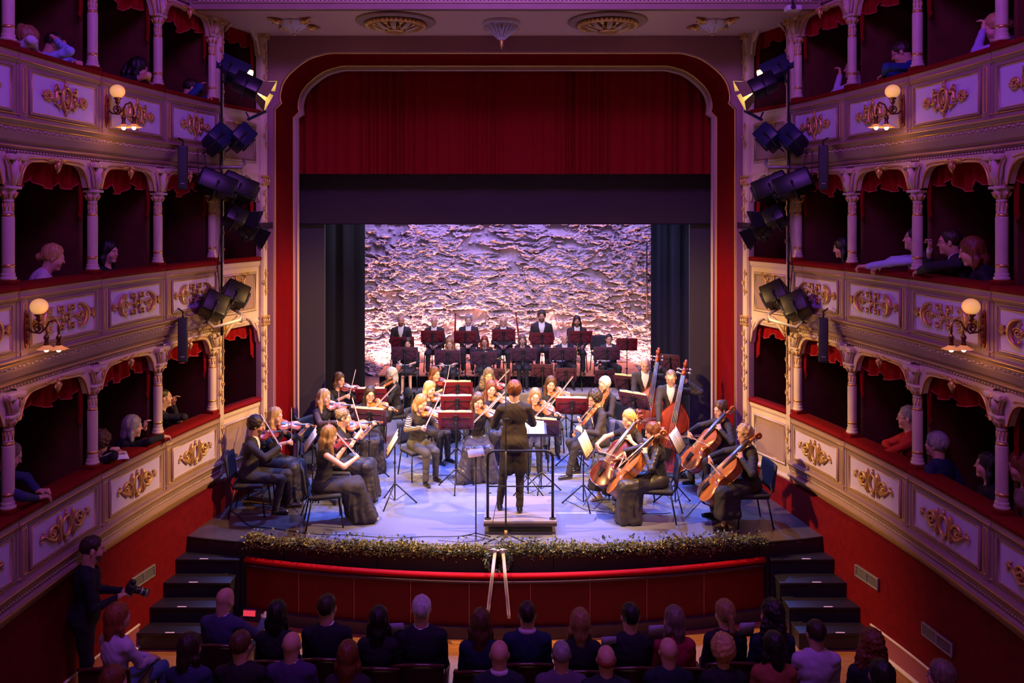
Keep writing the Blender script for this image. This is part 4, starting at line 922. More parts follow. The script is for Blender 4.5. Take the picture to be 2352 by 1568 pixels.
def brace_mesh(wd, hh):
    m = MB()
    for s_ in (-1, 1):
        m.tube([(s_ * .03, .012, hh * .22), (s_ * wd * .40, .012, hh * .22), (s_ * wd * .42, .012, -hh * .42), (s_ * .03, .012, -hh * .42)], .006, 6)
        m.tube([(s_ * .02, .014, hh * .1), (s_ * wd * .2, .014, -hh * .1), (s_ * wd * .4, .014, -hh * .40)], .005, 5)
    m.box((0, .016, -.02), (.05, .022, hh * .9), bev=.004); return m.build('brace', M_metal)
DK = {k: desk_mesh(.56, .30, mt) for k, mt in (('maroon', M_maroon), ('plum', M_plum), ('black', M_deskb))}; BR = brace_mesh(.56, .30)
def page_mesh(mt, nm):
    m = MB()
    for s_ in (-1, 1):
        m.slab(lambda u, v: ((s_ * (.004 + .235 * u), -.012 - .018 * sin(pi * min(1, u * 1.3)) * .8, -.14 + .305 * v), (0, -1, 0)), 6, 2, .006)
    m.k = 1
    for s_ in (-1, 1):
        for i in range(8): m.box((s_ * .12, -.032, -.10 + .03 * i), (.18, .002, .004), k=1)
    return m.build(nm, [mt, mat('stave_ink', (.12, .09, .07), .7)])
PG = page_mesh(M_page, 'sheet_music'); PGW = page_mesh(M_pagew, 'sheet_music')
def music_stand(px_, py_, z, yaw, lab, kind='maroon', tilt=18, zf=0, pages=1, wsc=1.0, D=None, hsc=1.0, pglab=None):
    p = onz(px_, py_, z) if D is None else pix(px_, py_, D)
    ya = radians(yaw); root = empty('music_stand', (p.x, p.y, zf), (0, 0, ya), label=lab, cat='music stand', group='folding music stands of the orchestra'); hz = p.z - zf
    for l in LEGS: link('leg', l.data, root)
    m = MB(); m.tube([(0, 0, .06), (0, 0, hz - .05), (0, -.02, hz)], .010, 8); m.build('pole', M_metal, root); link('collar', COLLAR.data, root)
    Md = T(0, -.035, hz) @ R(radians(-tilt), 'X') @ Matrix.Diagonal((wsc, 1, hsc, 1))
    d = link('desk', DK[kind].data, root); d.matrix_local = Md; b = link('brace', BR.data, d)
    if pages:
        o = link('sheet_music', (PG if pages == 1 else PGW).data); o.matrix_world = Matrix.Translation(root.location) @ R(ya, 'Z') @ Md @ T(0, 0, .012) @ Matrix.Diagonal((1.02, 1, 1.0, 1))
        tag(o, pglab or ('open sheet music on the ' + lab), 'sheet music', 'sheet music on the stands')
    return root
# label, px, py of desk centre, z, yaw (180 = player beyond it), kind
for a in [
    (1047, 968, 1.06, 180, 'bright maroon stand nearest the podium, between two front violinists', 'maroon', 14, 1),
    (1050, 929, 1.06, 182, 'maroon stand second in line behind the one by the podium', 'maroon', 14, 1),
    (1051, 895, 1.06, 182, 'maroon stand third in line behind the podium', 'maroon', 14, 1),
    (1314, 934, 1.06, 176, 'maroon stand in front of the brown-haired violist', 'maroon', 14, 1),
    (1243, 983, 1.0, 166, 'plum stand in front of the grey-blond violist with glasses', 'plum', 20, 1),
    (848, 959, 1.0, 166, 'plum stand behind the curly grey-haired violinist', 'plum', 18, 1),
    (852, 911, 1.06, 184, 'maroon stand behind the long-haired violinist with glasses', 'maroon', 16, 1),
    (907, 1019, .90, -83, 'stand seen edge-on right of the front violinists', 'black', 30, 1),
    (718, 1012, .98, -76, 'stand seen edge-on left of the wavy-haired violinist', 'black', 34, 1),
    (1340, 1022, .90, 72, 'stand seen edge-on in front of the dark cello', 'black', 24, 1),
    (1551, 1014, .95, 66, 'stand seen edge-on in front of the right-hand cellists', 'black', 28, 1),
    (1442, 880, 1.20, 150, 'tilted plum stand beside the bald bassist', 'plum', 24, 1),
    (1454, 921, 1.15, 142, 'tilted plum stand between grey-haired violist and front bassist', 'plum', 24, 1),
]:
    music_stand(a[0], a[1], a[2], a[3], a[4], a[5], a[6], pages=a[7])
for px_, py_, D, lab in ((1246, 852, 15.9, 'small stand behind the empty chair left of the brown-haired violist'), (1300, 861, 15.7, 'small stand behind the bow of the brown-haired violist'), (1390, 866, 15.9, 'small stand above the grey-haired violist'), (1148, 862, 15.9, 'small stand behind the curly long-haired violinist')):
    music_stand(px_, py_, 0, 178 if px_ > 1250 else 170, lab, 'plum', 14, D=D, pages=0, wsc=.75, hsc=.95)
for px_, py_, lab in ((929, 812, 'first dark-haired flutist'), (1028, 819, 'blonde flutist'), (1111, 823, 'red-haired oboist'), (1202, 814, 'smiling clarinettist in the v-neck'), (1292, 813, 'bald horn player'), (1394, 812, 'dark-haired horn player')):
    music_stand(px_, py_, 0, 180, 'plum stand in front of the ' + lab, 'plum', 10, D=17.95, zf=0, pages=0, wsc=1.08)
for px_, py_, lab in ((924, 788, 'leftmost man'), (993, 773, 'bald man second from the left'), (1069, 774, 'grey-haired man'), (1157, 770, 'bald man with glasses'), (1245, 778, 'large dark-haired man'), (1334, 774, 'long-haired man')):
    music_stand(px_, py_, 0, 180, 'maroon stand in front of the %s in the back row' % lab, 'maroon', 10, D=19.0, zf=.15, pages=0)
music_stand(1440, 791, 0, 178, 'unused stand with bare wire frame right of the horns', 'maroon', 8, D=19.0, pages=0, wsc=.9)
music_stand(1538, 833, 0, 150, 'grey-lit stand between the two double basses', 'plum', 14, D=15.3, pages=0, wsc=.7, hsc=1.1)
music_stand(1213, 985, 0, 0, 'low dark score desk in front of the conductor', 'black', 62, D=12.15, pages=2, pglab='open white score on the desk in front of the conductor')
p = pix(1093, 1040, 10.55); root = empty('score_light_stand', (p.x, p.y, 0), (0, 0, .2), label='thin black stand with a small tilted shelf left of the podium', cat='stand')
m = MB(); m.tube([(0, 0, .02), (0, 0, p.z)], .009, 8); m.build('pole', M_metal, root)
m = MB(); m.box((0, 0, 0), (.22, .15, .012), M=T(0, 0, p.z) @ R(.5, 'X') @ R(-.12, 'Y'), bev=.004); m.box((.08, -.05, 0), (.02, .02, .05), M=T(0, 0, p.z - .03)); m.build('shelf', mat('shelf_brown', (.10, .05, .03), .4), root)
for a in (.3, 2.4, 4.5): m = MB(); m.tube([(0, 0, .10), (.22 * cos(a), .22 * sin(a), .01)], .007, 6); m.build('leg', M_metal, root)
root = empty('microphone_stand', (.01, 10.50, 0), label='very tall thin microphone stand in front of the podium', cat='microphone stand')
m = MB(); m.tube([(0, 0, .10), (0, 0, 2.36)], .009, 8); m.tube([(0, 0, .1), (0, 0, 1.2)], .012, 8); m.build('pole', M_metal, root)
m = MB(); m.lathe([(.02, .06), (.028, .1), (.02, .16)], 12); m.build('collar', mat('brass_collar', (.4, .25, .1), .4, .7), root); m = MB(); m.tube([(-.02, 0, 1.62), (.05, 0, 1.62)], .014, 8); m.build('clamp', M_metal, root)
for a in (-.35, 3.5, 1.6): m = MB(); m.tube([(0, 0, .12), (.31 * cos(a), .31 * sin(a) * .8, .012)], .011, 6); m.build('leg', M_metal, root)
m = MB(); m.tube([(0, 0, 2.34), (-.03, .02, 2.40), (-.12, .05, 2.40)], .010, 7); m.tube([(-.06, .04, 2.42), (-.14, .07, 2.38)], .02, 8); m.build('microphone', M_metal, root)
m = MB(); m.tube([(0, -.012, 1.2), (-.03, -.02, .8), (-.14, -.03, .45), (-.18, -.02, .22), (-.30, .02, .02), (-.6, -.02, .008), (-.9, .04, .008)], .004, 5); m.build('cable', M_metal, root)
for pts, lab in ((((-4.0, 11.6), (-3.5, 11.0), (-2.4, 10.72), (-1.3, 10.62), (-.5, 10.7), (-.1, 10.55)), 'thin cable along the front of the stage floor on the left'), (((.9, 12.0), (1.2, 11.6), (1.7, 11.45), (2.4, 11.5)), 'thin cable on the floor beside the cellists')):
    m = MB(); q = [Vector((x, y, .009)) for x, y in pts]; fine = []
    for i in range(len(q) - 1):
        for k in range(8): f = k / 8; fine.append(q[i].lerp(q[i + 1], f) + Vector((0, .02 * sin(f * 2 * pi), 0)))
    m.tube(fine + [q[-1]], .006, 5); tag(m.build('floor_cable', M_metal), lab, 'cable')

# stacking chairs
M_seatf = mat('grey_seat_fabric', (.12, .11, .15), .8, bump=.2, scale=120); M_seatb = mat('black_seat_fabric', (.03, .03, .032), .8, bump=.2, scale=120)
def chair_meshes(key, mt, wide=1):
    L = []
    m = MB(); m.box((0, 0, .445), (.47, .44, .055), bev=.025); L.append(('seat', m.build('seat', mt)))
    m = MB(); m.slab(lambda u, v: ((-.23 + .46 * u, -.235 - .05 * v - .02 * (1 - (2 * u - 1) ** 2), .50 + .36 * v + (.0 if 0 < v < 1 else 0)), (0, 1, .1)), 8, 6, .035); L.append(('backrest', m.build('backrest', mt)))
    for sx in (-1, 1):
        m = MB(); m.tube([(sx * .215, .20, .42), (sx * .235, .24, 0)], .012, 7); L.append(('leg', m.build('leg', M_metal)))
        m = MB(); m.tube([(sx * .215, -.18, .42), (sx * .235, -.26, 0)], .012, 7); L.append(('leg', m.build('leg', M_metal)))
    m = MB()
    for sx in (-1, 1): m.tube([(sx * .215, .21, .42), (sx * .215, -.2, .41), (sx * .20, -.25, .52), (sx * .17, -.285, .76)], .011, 7)
    m.tube([(-.215, .19, .41), (.215, .19, .41)], .010, 6); m.tube([(-.215, -.19, .41), (.215, -.19, .41)], .010, 6); L.append(('frame', m.build('frame', M_metal)))
    return L
CH = {'black': chair_meshes('black', M_seatb), 'grey': chair_meshes('grey', M_seatf)}
def chair(x, y, z, yaw, lab, kind='black'):
    r = empty('stacking_chair', (x, y, z), (0, 0, yaw), label=lab, cat='chair', group='stacking chairs of the orchestra')
    for n, o in CH[kind]: link(n, o.data, r)
    return r
def px_chair(px_, py_, D, zf, yaw, lab, kind): p = pix(px_, py_, D); return chair(p.x, p.y, zf, radians(yaw), lab, kind)
px_chair(1214, 880, 15.1, 0, 182, 'empty grey chair behind the conductor', 'grey')
px_chair(1340, 884, 15.1, 0, 178, 'empty grey chair behind the brown-haired violist', 'grey')
px_chair(1160, 890, 15.4, 0, 182, 'empty grey chair half hidden behind the conductor', 'grey')
px_chair(1414, 990, 13.05, 0, 150, 'blue-grey chair back behind the blonde cellist', 'grey')
px_chair(1382, 790, 19.4, .45, 185, 'empty black chair at the right of the back row', 'black')
px_chair(722, 1010, 13.75, 0, -70, 'black chair beyond the blonde violinist with lace sleeves', 'black')
# ------------------------------------------------------------------ instruments
HW = [(0, 0), (.0, .06), (.015, .13), (.05, .205), (.10, .262), (.16, .288), (.22, .292), (.29, .278), (.345, .252), (.375, .245), (.395, .262), (.41, .232), (.44, .185), (.48, .160), (.52, .153), (.56, .158), (.60, .178), (.625, .205), (.64, .228), (.66, .212), (.69, .212), (.74, .226), (.80, .232), (.86, .222), (.92, .185), (.965, .125), (.99, .06), (1.0, .035), (1.0, 0)]
HWB = [(0, 0), (.0, .06), (.015, .15), (.05, .225), (.10, .275), (.16, .298), (.22, .300), (.29, .285), (.345, .258), (.375, .250), (.395, .262), (.41, .235), (.44, .195), (.50, .170), (.56, .168), (.60, .182), (.625, .205), (.64, .222), (.66, .210), (.69, .212), (.74, .210), (.80, .190), (.86, .150), (.92, .102), (.965, .065), (.99, .04), (1.0, .03), (1.0, 0)]
def wood(key, c): return mat(key, c, .28, coat=.6, noise=.35, scale=5, stretch=(6, 1, 6), spec=.6)
M_ebony = mat('ebony', (.012, .010, .010), .3); M_string = mat('string_steel', (.6, .58, .55), .3, .8); M_horse = mat('bow_hair', (.82, .76, .66), .6); M_bowst = mat('bow_wood', (.34, .13, .05), .35)
def fiddle_meshes(key, L, ribf, c, prof=HW, necklen=.62, endpin=0, chin=False):
    W_ = wood('varnish_' + key, c); half = [(w_ * L, y * L) for y, w_ in prof]; out = half[:-1] + [(-x, y) for x, y in half[::-1]][:-1]
    rib = L * ribf; n = len(out); parts = []
    def plate(z, sgn, arch):
        m = MB(); cy = L * .48; rings = [1.03, .97, .82, .55, .25]; hts = [0, .002 * L / .355 * 1.2, arch * .55, arch * .9, arch]
        vs = []; fs = []
        for r, h_ in zip(rings, hts):
            for x, y in out: vs.append((x * r, cy + (y - cy) * (r if r > 1 else (.6 * r + .4) * (1 if r > .9 else 1)) if 0 else cy + (y - cy) * r, z + sgn * h_))
        k = len(rings)
        for i in range(k - 1):
            for j in range(n): fs.append((i * n + j, i * n + (j + 1) % n, (i + 1) * n + (j + 1) % n, (i + 1) * n + j))
        vs.append((0, cy, z + sgn * arch)); c_ = len(vs) - 1
        for j in range(n): fs.append(((k - 1) * n + j, (k - 1) * n + (j + 1) % n, c_))
        for j in range(n): x, y = out[j]; vs.append((x * 1.03, cy + (y - cy) * 1.03, z - sgn * .004 * L / .355))
        b = len(vs) - n
        for j in range(n): fs.append((j, (j + 1) % n, b + (j + 1) % n, b + j))
        m.add(vs, fs, smooth=True); return m
    parts.append(('top_plate', plate(0, 1, L * .045), W_)); parts.append(('back_plate', plate(-rib, -1, L * .035), W_))
    m = MB(); vs = [(x, y, 0) for x, y in out] + [(x, y, -rib) for x, y in out]; m.add(vs, [(j, (j + 1) % n, n + (j + 1) % n, n + j) for j in range(n)], smooth=True); parts.append(('ribs', m, W_))
    nl = necklen * L; up = L * .055
    m = MB(); m.tube([(0, L * .97, -rib * .3), (0, L + nl * .15, up * .1), (0, L + nl * .62, up * .35)], [L * .045, L * .036, L * .030], 8)
    m.tube([(0, L + nl * .62, up * .3), (0, L + nl * .72, up * .1), (0, L + nl * .86, -up * .35)], [L * .034, L * .034, L * .026], 8)
    sp = spiral(L + nl * .93, -up * .9, L * .058, L * .012, 2.2, 2.2 - 4.2 * pi, 40); m.tube([(0, y, z) for y, z in sp], [L * .024 * (1 - .4 * i / 40) for i in range(41)], 8, flat=1)
    m.tube([(-L * .035, L + nl * .93, -up * .9), (L * .035, L + nl * .93, -up * .9)], L * .02, 10); parts.append(('neck_and_scroll', m, W_))
    m = MB(); m.box((0, (L * .70 + L + nl * .66) / 2, up * .75), (L * .075, L + nl * .66 - L * .70, L * .02), bev=L * .006); parts.append(('fingerboard', m, M_ebony))
    m = MB(); m.prism([(-L * .035, L * .36 - L * .22), (L * .035, L * .36 - L * .22), (L * .062, L * .33), (-L * .062, L * .33)], L * .055, L * .072); m.tube([(0, L * .14, L * .06), (0, -L * .01, L * .02)], L * .006, 5); parts.append(('tailpiece', m, M_ebony))
    m = MB(); m.prism([(-L * .06, 0), (-L * .035, 0), (-L * .02, L * .03), (L * .02, L * .03), (L * .035, 0), (L * .06, 0), (L * .045, L * .085), (0, L * .10), (-L * .045, L * .085)], -L * .006, L * .006, M=T(0, L * .46, L * .04) @ R(pi / 2, 'X')); parts.append(('bridge', m, mat('bridge_maple', (.6, .38, .16), .5)))
    m = MB()
    for i in range(4): x = (i - 1.5) * L * .024; m.tube([(x * .9, L * .32, L * .075), (x, L * .46, L * .135), (x * .6, L + nl * .66, up * .85 + L * .012)], L * .0032, 4)
    parts.append(('strings', m, M_string))
    m = MB()
    for i in range(4): sx = 1 if i % 2 else -1; m.tube([(-sx * L * .03, L + nl * (.69 + .045 * i), up * .0 - up * .12 * i), (sx * L * .075, L + nl * (.69 + .045 * i), -up * .12 * i)], L * .010, 6); m.ell((sx * L * .085, L + nl * (.69 + .045 * i), -up * .12 * i), (L * .03, L * .022, L * .012), nu=8, nv=6)
    parts.append(('pegs', m, M_ebony if L < 1 else M_chrome))
    m = MB()
    for sx in (-1, 1): m.tube([(sx * L * a, L * y, L * .036 + L * .0) for a, y in ((.085, .56), (.075, .535), (.09, .50), (.115, .45), (.13, .41), (.12, .385), (.105, .40))], L * .008, 5)
    parts.append(('sound_holes', m, M_ebony))
    if chin: m = MB(); m.ell((-L * .12, L * .06, L * .075), (L * .14, L * .10, L * .03)); parts.append(('chin_rest', m, M_ebony))
    if endpin: m = MB(); m.tube([(0, 0, -rib / 2), (0, -endpin, -rib / 2)], .006 if L < 1 else .009, 6); m.lathe([(L * .02, 0), (L * .016, L * .03)], 8, M=T(0, 0, -rib / 2) @ R(pi / 2, 'X')); parts.append(('endpin', m, M_metal))
    return [(nm, mm.build(nm, mt)) for nm, mm, mt in parts]
FID = {}
def fid(key):
    if key not in FID:
        FID[key] = {'violin_orange': lambda: fiddle_meshes('orange', .356, .09, (.55, .15, .025), chin=True, necklen=.67), 'violin_brown': lambda: fiddle_meshes('brown', .356, .09, (.40, .085, .02), chin=True, necklen=.67),
                    'violin_red': lambda: fiddle_meshes('red', .356, .09, (.28, .03, .015), chin=True, necklen=.67), 'viola': lambda: fiddle_meshes('viola', .41, .095, (.50, .13, .025), chin=True, necklen=.64),
                    'cello_dark': lambda: fiddle_meshes('cello_dark', .755, .155, (.13, .020, .010), endpin=.36), 'cello_orange': lambda: fiddle_meshes('cello_orange', .755, .155, (.50, .15, .025), endpin=.36), 'cello_red': lambda: fiddle_meshes('cello_red', .755, .155, (.42, .10, .02), endpin=.36),
                    'bass_orange': lambda: fiddle_meshes('bass_orange', 1.12, .175, (.42, .060, .012), prof=HWB, endpin=.16, necklen=.60), 'bass_red': lambda: fiddle_meshes('bass_red', 1.12, .175, (.30, .028, .008), prof=HWB, endpin=.16, necklen=.60)}[key]()
    return FID[key]
def put_fiddle(key, M4, lab, cat, grp):
    r = empty(cat.replace(' ', '_'), label=lab, cat=cat, group=grp); r.matrix_world = M4
    for n, o in fid(key): link(n, o.data, r)
    return r
def bow_obj(hand, contact, L, lab, grp='bows of the string players', name='bow'):
    hand = Vector(hand); d = (Vector(contact) - hand).normalized(); up = Vector((0, 0, 1)) if abs(d.z) < .95 else Vector((0, 1, 0))
    M4 = frame(hand - d * .02, d, up)
    r = empty(name, label=lab, cat='bow', group=grp); r.matrix_world = M4
    m = MB(); m.tube([(L * i / 10, 0, .014 + .010 * (abs(i / 5 - 1) ** 2)) for i in range(11)], [.0055 - .002 * i / 10 for i in range(11)], 6); m.tube([(L, 0, .022), (L + .012, 0, .0), (L - .004, 0, -.002)], .004, 5); m.build('stick', M_bowst, r)
    m = MB(); m.box((L / 2 + .01, 0, -.002), (L - .03, .009, .0025)); m.build('hair', M_horse, r)
    m = MB(); m.box((.02, 0, .004), (.05, .012, .018), bev=.003); m.build('frog', M_ebony, r)
    return r
M_silver = mat('silver', (.78, .80, .88), .18, 1); M_brass = mat('brass', (.85, .55, .18), .2, 1); M_wine = mat('bassoon_wood', (.25, .02, .012), .3, coat=.5)
def wind(kind, M4, lab, grp=None):
    r = empty(kind, label=lab, cat=kind, group=grp); r.matrix_world = M4   # local x along the tube, z up
    if kind == 'flute':
        m = MB(); m.tube([(-.10, 0, 0), (.57, 0, 0)], .0105, 10); m.build('tube', M_silver, r); m = MB(); m.ell((0, 0, .010), (.022, .012, .006)); m.build('lip_plate', M_silver, r)
        m = MB()
        for i in range(12): m.lathe([(.009, 0), (.009, .006)], 10, M=T(.18 + .028 * i, 0, .010))
        m.build('keys', M_silver, r)
    elif kind in ('oboe', 'clarinet'):
        m = MB(); m.tube([(0, 0, 0), (.10, 0, 0), (.50, 0, 0), (.58, 0, 0), (.62, 0, 0)], [.008, .011, .014, .019, .028], 12); m.build('tube', M_ebony, r)
        m = MB(); m.tube([(-.06, 0, 0), (0, 0, 0)], .004, 6); m.build('mouthpiece', mat('reed_cane', (.7, .5, .25), .6), r)
        m = MB()
        for i in range(10): m.lathe([(.008, 0), (.008, .006)], 8, M=T(.14 + .038 * i, 0, .014)); 
        m.tube([(.10, .01, .012), (.5, .01, .016)], .003, 5); m.build('keys', M_silver, r)
    elif kind == 'bassoon':
        m = MB(); m.tube([(-.55, 0, 0), (.55, 0, 0), (.78, 0, 0)], [.026, .020, .018], 12); m.tube([(-.55, .035, 0), (.30, .035, 0)], .016, 10); m.tube([(.74, 0, 0), (.80, 0, 0)], .026, 12); m.tube([(-.60, .015, 0), (-.5, .015, 0)], .036, 12); m.build('joints', M_wine, r)
        m = MB(); m.tube([(.30, .035, 0), (.38, .05, .03), (.36, .10, .12), (.30, .12, .2)], .005, 6); m.build('crook', M_silver, r)
        m = MB(); m.tube([(-.4, -.02, .01), (.6, -.01, .02)], .004, 5)
        for i in range(9): m.lathe([(.012, 0), (.012, .008)], 8, M=T(-.4 + .1 * i, 0, .024))
        m.build('keys', M_silver, r)
    elif kind == 'horn':
        m = MB(); m.tube([(.13 * cos(a), 0, .13 * sin(a)) for a in [i * 2 * pi / 28 for i in range(28)]], .010, 8, closed=True); m.tube([(.10 * cos(a), .02, .11 * sin(a)) for a in [i * 2 * pi / 24 for i in range(24)]], .008, 8, closed=True)
        m.tube([(-.05, .0, .11), (.08, -.02, .18), (.19, -.01, .2)], .006, 6); m.tube([(.13, 0, 0), (.10, .0, -.13), (0, .02, -.18), (-.10, .03, -.19)], [.012, .018, .03, .045], 10); m.build('coil', M_silver, r)
        m = MB(); m.lathe([(.04, 0), (.055, .05), (.09, .09), (.155, .12)], 26, M=T(-.08, .03, -.19) @ R(-pi / 2 - .25, 'Y') @ R(.3, 'X'), cap=False); m.build('bell', M_silver, r)
        m = MB()
        for i in range(3): m.lathe([(.016, -.05), (.016, .03)], 10, M=T(-.03 + .035 * i, .0, .02)); m.tube([(-.03 + .035 * i, -.03, .04), (-.03 + .035 * i, -.03, .10)], .004, 5)
        m.build('valves', M_brass, r)
    elif kind == 'trumpet':
        m = MB(); m.tube([(0, 0, 0), (.36, 0, 0), (.40, 0, -.02), (.40, 0, -.07), (.36, 0, -.09), (.12, 0, -.09), (.08, 0, -.07), (.08, 0, -.02), (.12, 0, 0), (.30, .02, 0)], .0065, 8)
        m.lathe([(.012, 0), (.014, .03), (.006, .06)], 10, M=R(pi / 2, 'Y') @ T(0, 0, -.05)); m.build('tubing', M_brass, r)
        m = MB(); m.lathe([(.0065, 0), (.009, .10), (.016, .16), (.034, .20), (.062, .225)], 20, M=T(.28, .02, 0) @ R(pi / 2, 'Y'), cap=False); m.build('bell', M_brass, r)
        m = MB()
        for i in range(3): m.lathe([(.010, -.11), (.010, .03), (.004, .035), (.004, .06), (.008, .065)], 10, M=T(.18 + .03 * i, 0, 0))
        m.build('valves', M_brass, r)
    return r
# ------------------------------------------------------------------ signed-distance modelling of figures
def V3(*a): return np.array(a, dtype=np.float64)
def unit(v): v = np.asarray(v, float); return v / (np.linalg.norm(v) + 1e-12)
class Fld:
    def __init__(s): s.p = []
    def cap(s, a, b, ra, rb=None, k=.03, fl=None, sub=False):
        """tapered capsule; fl=(axis, factor) squashes it across an axis"""
        s.p.append(('c', np.asarray(a, float), np.asarray(b, float), ra, ra if rb is None else rb, k, fl, sub)); return s
    def ell(s, c, r, rot=None, k=.03, sub=False):
        s.p.append(('e', np.asarray(c, float), np.asarray(r, float), rot, None, k, None, sub)); return s
    def mesh(s, h, post=None, floor=None, warp=None):
        lo = np.full(3, 1e9); hi = -lo; bb = []
        for q in s.p:
            if q[0] == 'c': r = max(q[3], q[4]); a = np.minimum(q[1], q[2]) - r; b = np.maximum(q[1], q[2]) + r
            else: r = max(q[2]); a = q[1] - (r if q[3] is not None else q[2]); b = q[1] + (r if q[3] is not None else q[2])
            pad = q[5] * .7 + 2.5 * h + .012; bb.append((a - pad, b + pad))
            if not q[7]: lo = np.minimum(lo, a - 3 * h - .02); hi = np.maximum(hi, b + 3 * h + .02)
        if floor is not None: lo[2] = max(lo[2], floor - 2 * h)
        n = np.ceil((hi - lo) / h).astype(int) + 1
        ax = [lo[i] + h * np.arange(n[i]) for i in range(3)]
        Fv = np.full(n, .5, dtype=np.float32)
        for q, (a, b) in zip(s.p, bb):
            i0 = np.clip(np.floor((a - lo) / h).astype(int), 0, n - 1); i1 = np.clip(np.ceil((b - lo) / h).astype(int) + 1, 1, n)
            if np.any(i1 <= i0): continue
            X = ax[0][i0[0]:i1[0], None, None]; Y = ax[1][None, i0[1]:i1[1], None]; Z = ax[2][None, None, i0[2]:i1[2]]
            if q[0] == 'c':
                A = q[1]; d = q[2] - A; L2 = float(d @ d) + 1e-12
                px_, py_, pz_ = X - A[0], Y - A[1], Z - A[2]
                t = np.clip((px_ * d[0] + py_ * d[1] + pz_ * d[2]) / L2, 0, 1)
                ex, ey, ez = px_ - t * d[0], py_ - t * d[1], pz_ - t * d[2]
                if q[6] is not None:
                    f, kf = q[6]; dot = (ex * f[0] + ey * f[1] + ez * f[2]) * (kf - 1); ex = ex + dot * f[0]; ey = ey + dot * f[1]; ez = ez + dot * f[2]
                D = np.sqrt(ex * ex + ey * ey + ez * ez) - (q[3] + (q[4] - q[3]) * t)
            else:
                c, r, rot = q[1], q[2], q[3]; px_, py_, pz_ = X - c[0], Y - c[1], Z - c[2]
                if rot is not None:
                    u = rot[0][0] * px_ + rot[0][1] * py_ + rot[0][2] * pz_; v = rot[1][0] * px_ + rot[1][1] * py_ + rot[1][2] * pz_; w_ = rot[2][0] * px_ + rot[2][1] * py_ + rot[2][2] * pz_
                else: u, v, w_ = px_, py_, pz_
                k0 = np.sqrt((u / r[0]) ** 2 + (v / r[1]) ** 2 + (w_ / r[2]) ** 2); k1 = np.sqrt((u / r[0] ** 2) ** 2 + (v / r[1] ** 2) ** 2 + (w_ / r[2] ** 2) ** 2)
                D = k0 * (k0 - 1) / (k1 + 1e-9)
            sl = (slice(i0[0], i1[0]), slice(i0[1], i1[1]), slice(i0[2], i1[2])); O = Fv[sl]; k = q[5]
            if q[7]:
                hh = np.maximum(k - np.abs(O + D), 0) / k; Fv[sl] = np.maximum(O, -D) + hh * hh * k * .25
            else:
                hh = np.maximum(k - np.abs(O - D), 0) / k; Fv[sl] = np.minimum(O, D) - hh * hh * k * .25
        if post is not None: Fv = post(Fv, ax[0][:, None, None], ax[1][None, :, None], ax[2][None, None, :]).astype(np.float32)
        if floor is not None: Fv = np.maximum(Fv, (floor - ax[2])[None, None, :])
        Fv[0] = Fv[-1] = .5; Fv[:, 0] = Fv[:, -1] = .5; Fv[:, :, 0] = Fv[:, :, -1] = .5
        S = Fv < 0; n0, n1, n2 = S.shape
        cnt = np.zeros((n0 - 1, n1 - 1, n2 - 1), np.int8)
        for i in (0, 1):
            for j in (0, 1):
                for l in (0, 1): cnt += S[i:n0 - 1 + i, j:n1 - 1 + j, l:n2 - 1 + l]
        act = (cnt > 0) & (cnt < 8); I = np.argwhere(act)
        if len(I) == 0: return np.zeros((0, 3)), np.zeros((0, 4), int)
        cid = np.full(act.shape, -1, np.int32); cid[act] = np.arange(len(I))
        co = [(i, j, l) for i in (0, 1) for j in (0, 1) for l in (0, 1)]
        val = np.stack([Fv[I[:, 0] + i, I[:, 1] + j, I[:, 2] + l] for i, j, l in co], 1); C = np.array(co, float)
        acc = np.zeros((len(I), 3)); nn = np.zeros(len(I))
        for a in range(8):
            for b in range(a + 1, 8):
                if np.abs(C[a] - C[b]).sum() == 1:
                    mk = (val[:, a] < 0) != (val[:, b] < 0); t = np.where(mk, val[:, a] / (val[:, a] - val[:, b] + 1e-12), 0)
                    acc += mk[:, None] * (C[a] + t[:, None] * (C[b] - C[a])); nn += mk
        P = lo + h * (I + acc / nn[:, None]); qs = []
        for axn in range(3):
            A = np.take(S, range(0, S.shape[axn] - 1), axn); B = np.take(S, range(1, S.shape[axn]), axn); E = np.argwhere(A != B)
            o1, o2 = [(1, 2), (2, 0), (0, 1)][axn]; e1 = np.zeros(3, int); e1[o1] = 1; e2 = np.zeros(3, int); e2[o2] = 1
            g = lambda v: cid[tuple(np.clip(v, 0, np.array(cid.shape) - 1).T)]
            q = np.stack([g(E - e1 - e2), g(E - e2), g(E), g(E - e1)], 1); fl = A[tuple(E.T)]
            q[~fl] = q[~fl][:, ::-1]; qs.append(q[(q >= 0).all(1)])
        return P, np.concatenate(qs)
def sdf_obj(name, fld, h, mt, parent=None, post=None, floor=None, colors=None, smooth_it=1):
    P, Q = fld.mesh(h, post, floor)
    if len(P) == 0: return None
    for _ in range(smooth_it):
        acc = np.zeros_like(P); c = np.zeros(len(P)); q0 = Q
        for a, b in ((0, 1), (1, 2), (2, 3), (3, 0)):
            np.add.at(acc, q0[:, a], P[q0[:, b]]); np.add.at(c, q0[:, a], 1); np.add.at(acc, q0[:, b], P[q0[:, a]]); np.add.at(c, q0[:, b], 1)
        P = P * .5 + .5 * acc / np.maximum(c, 1)[:, None]
    me = npmesh(name, P, Q); me.materials.append(mt)
    if colors is not None:
        ca = me.color_attributes.new('Col', 'FLOAT_COLOR', 'POINT'); cc = np.ones((len(P), 4), np.float32); cc[:, :3] = colors(P); ca.data.foreach_set('color', cc.ravel())
    return link(name, me, parent)
M_skin = mat('skin', (.6, .35, .25), .5)
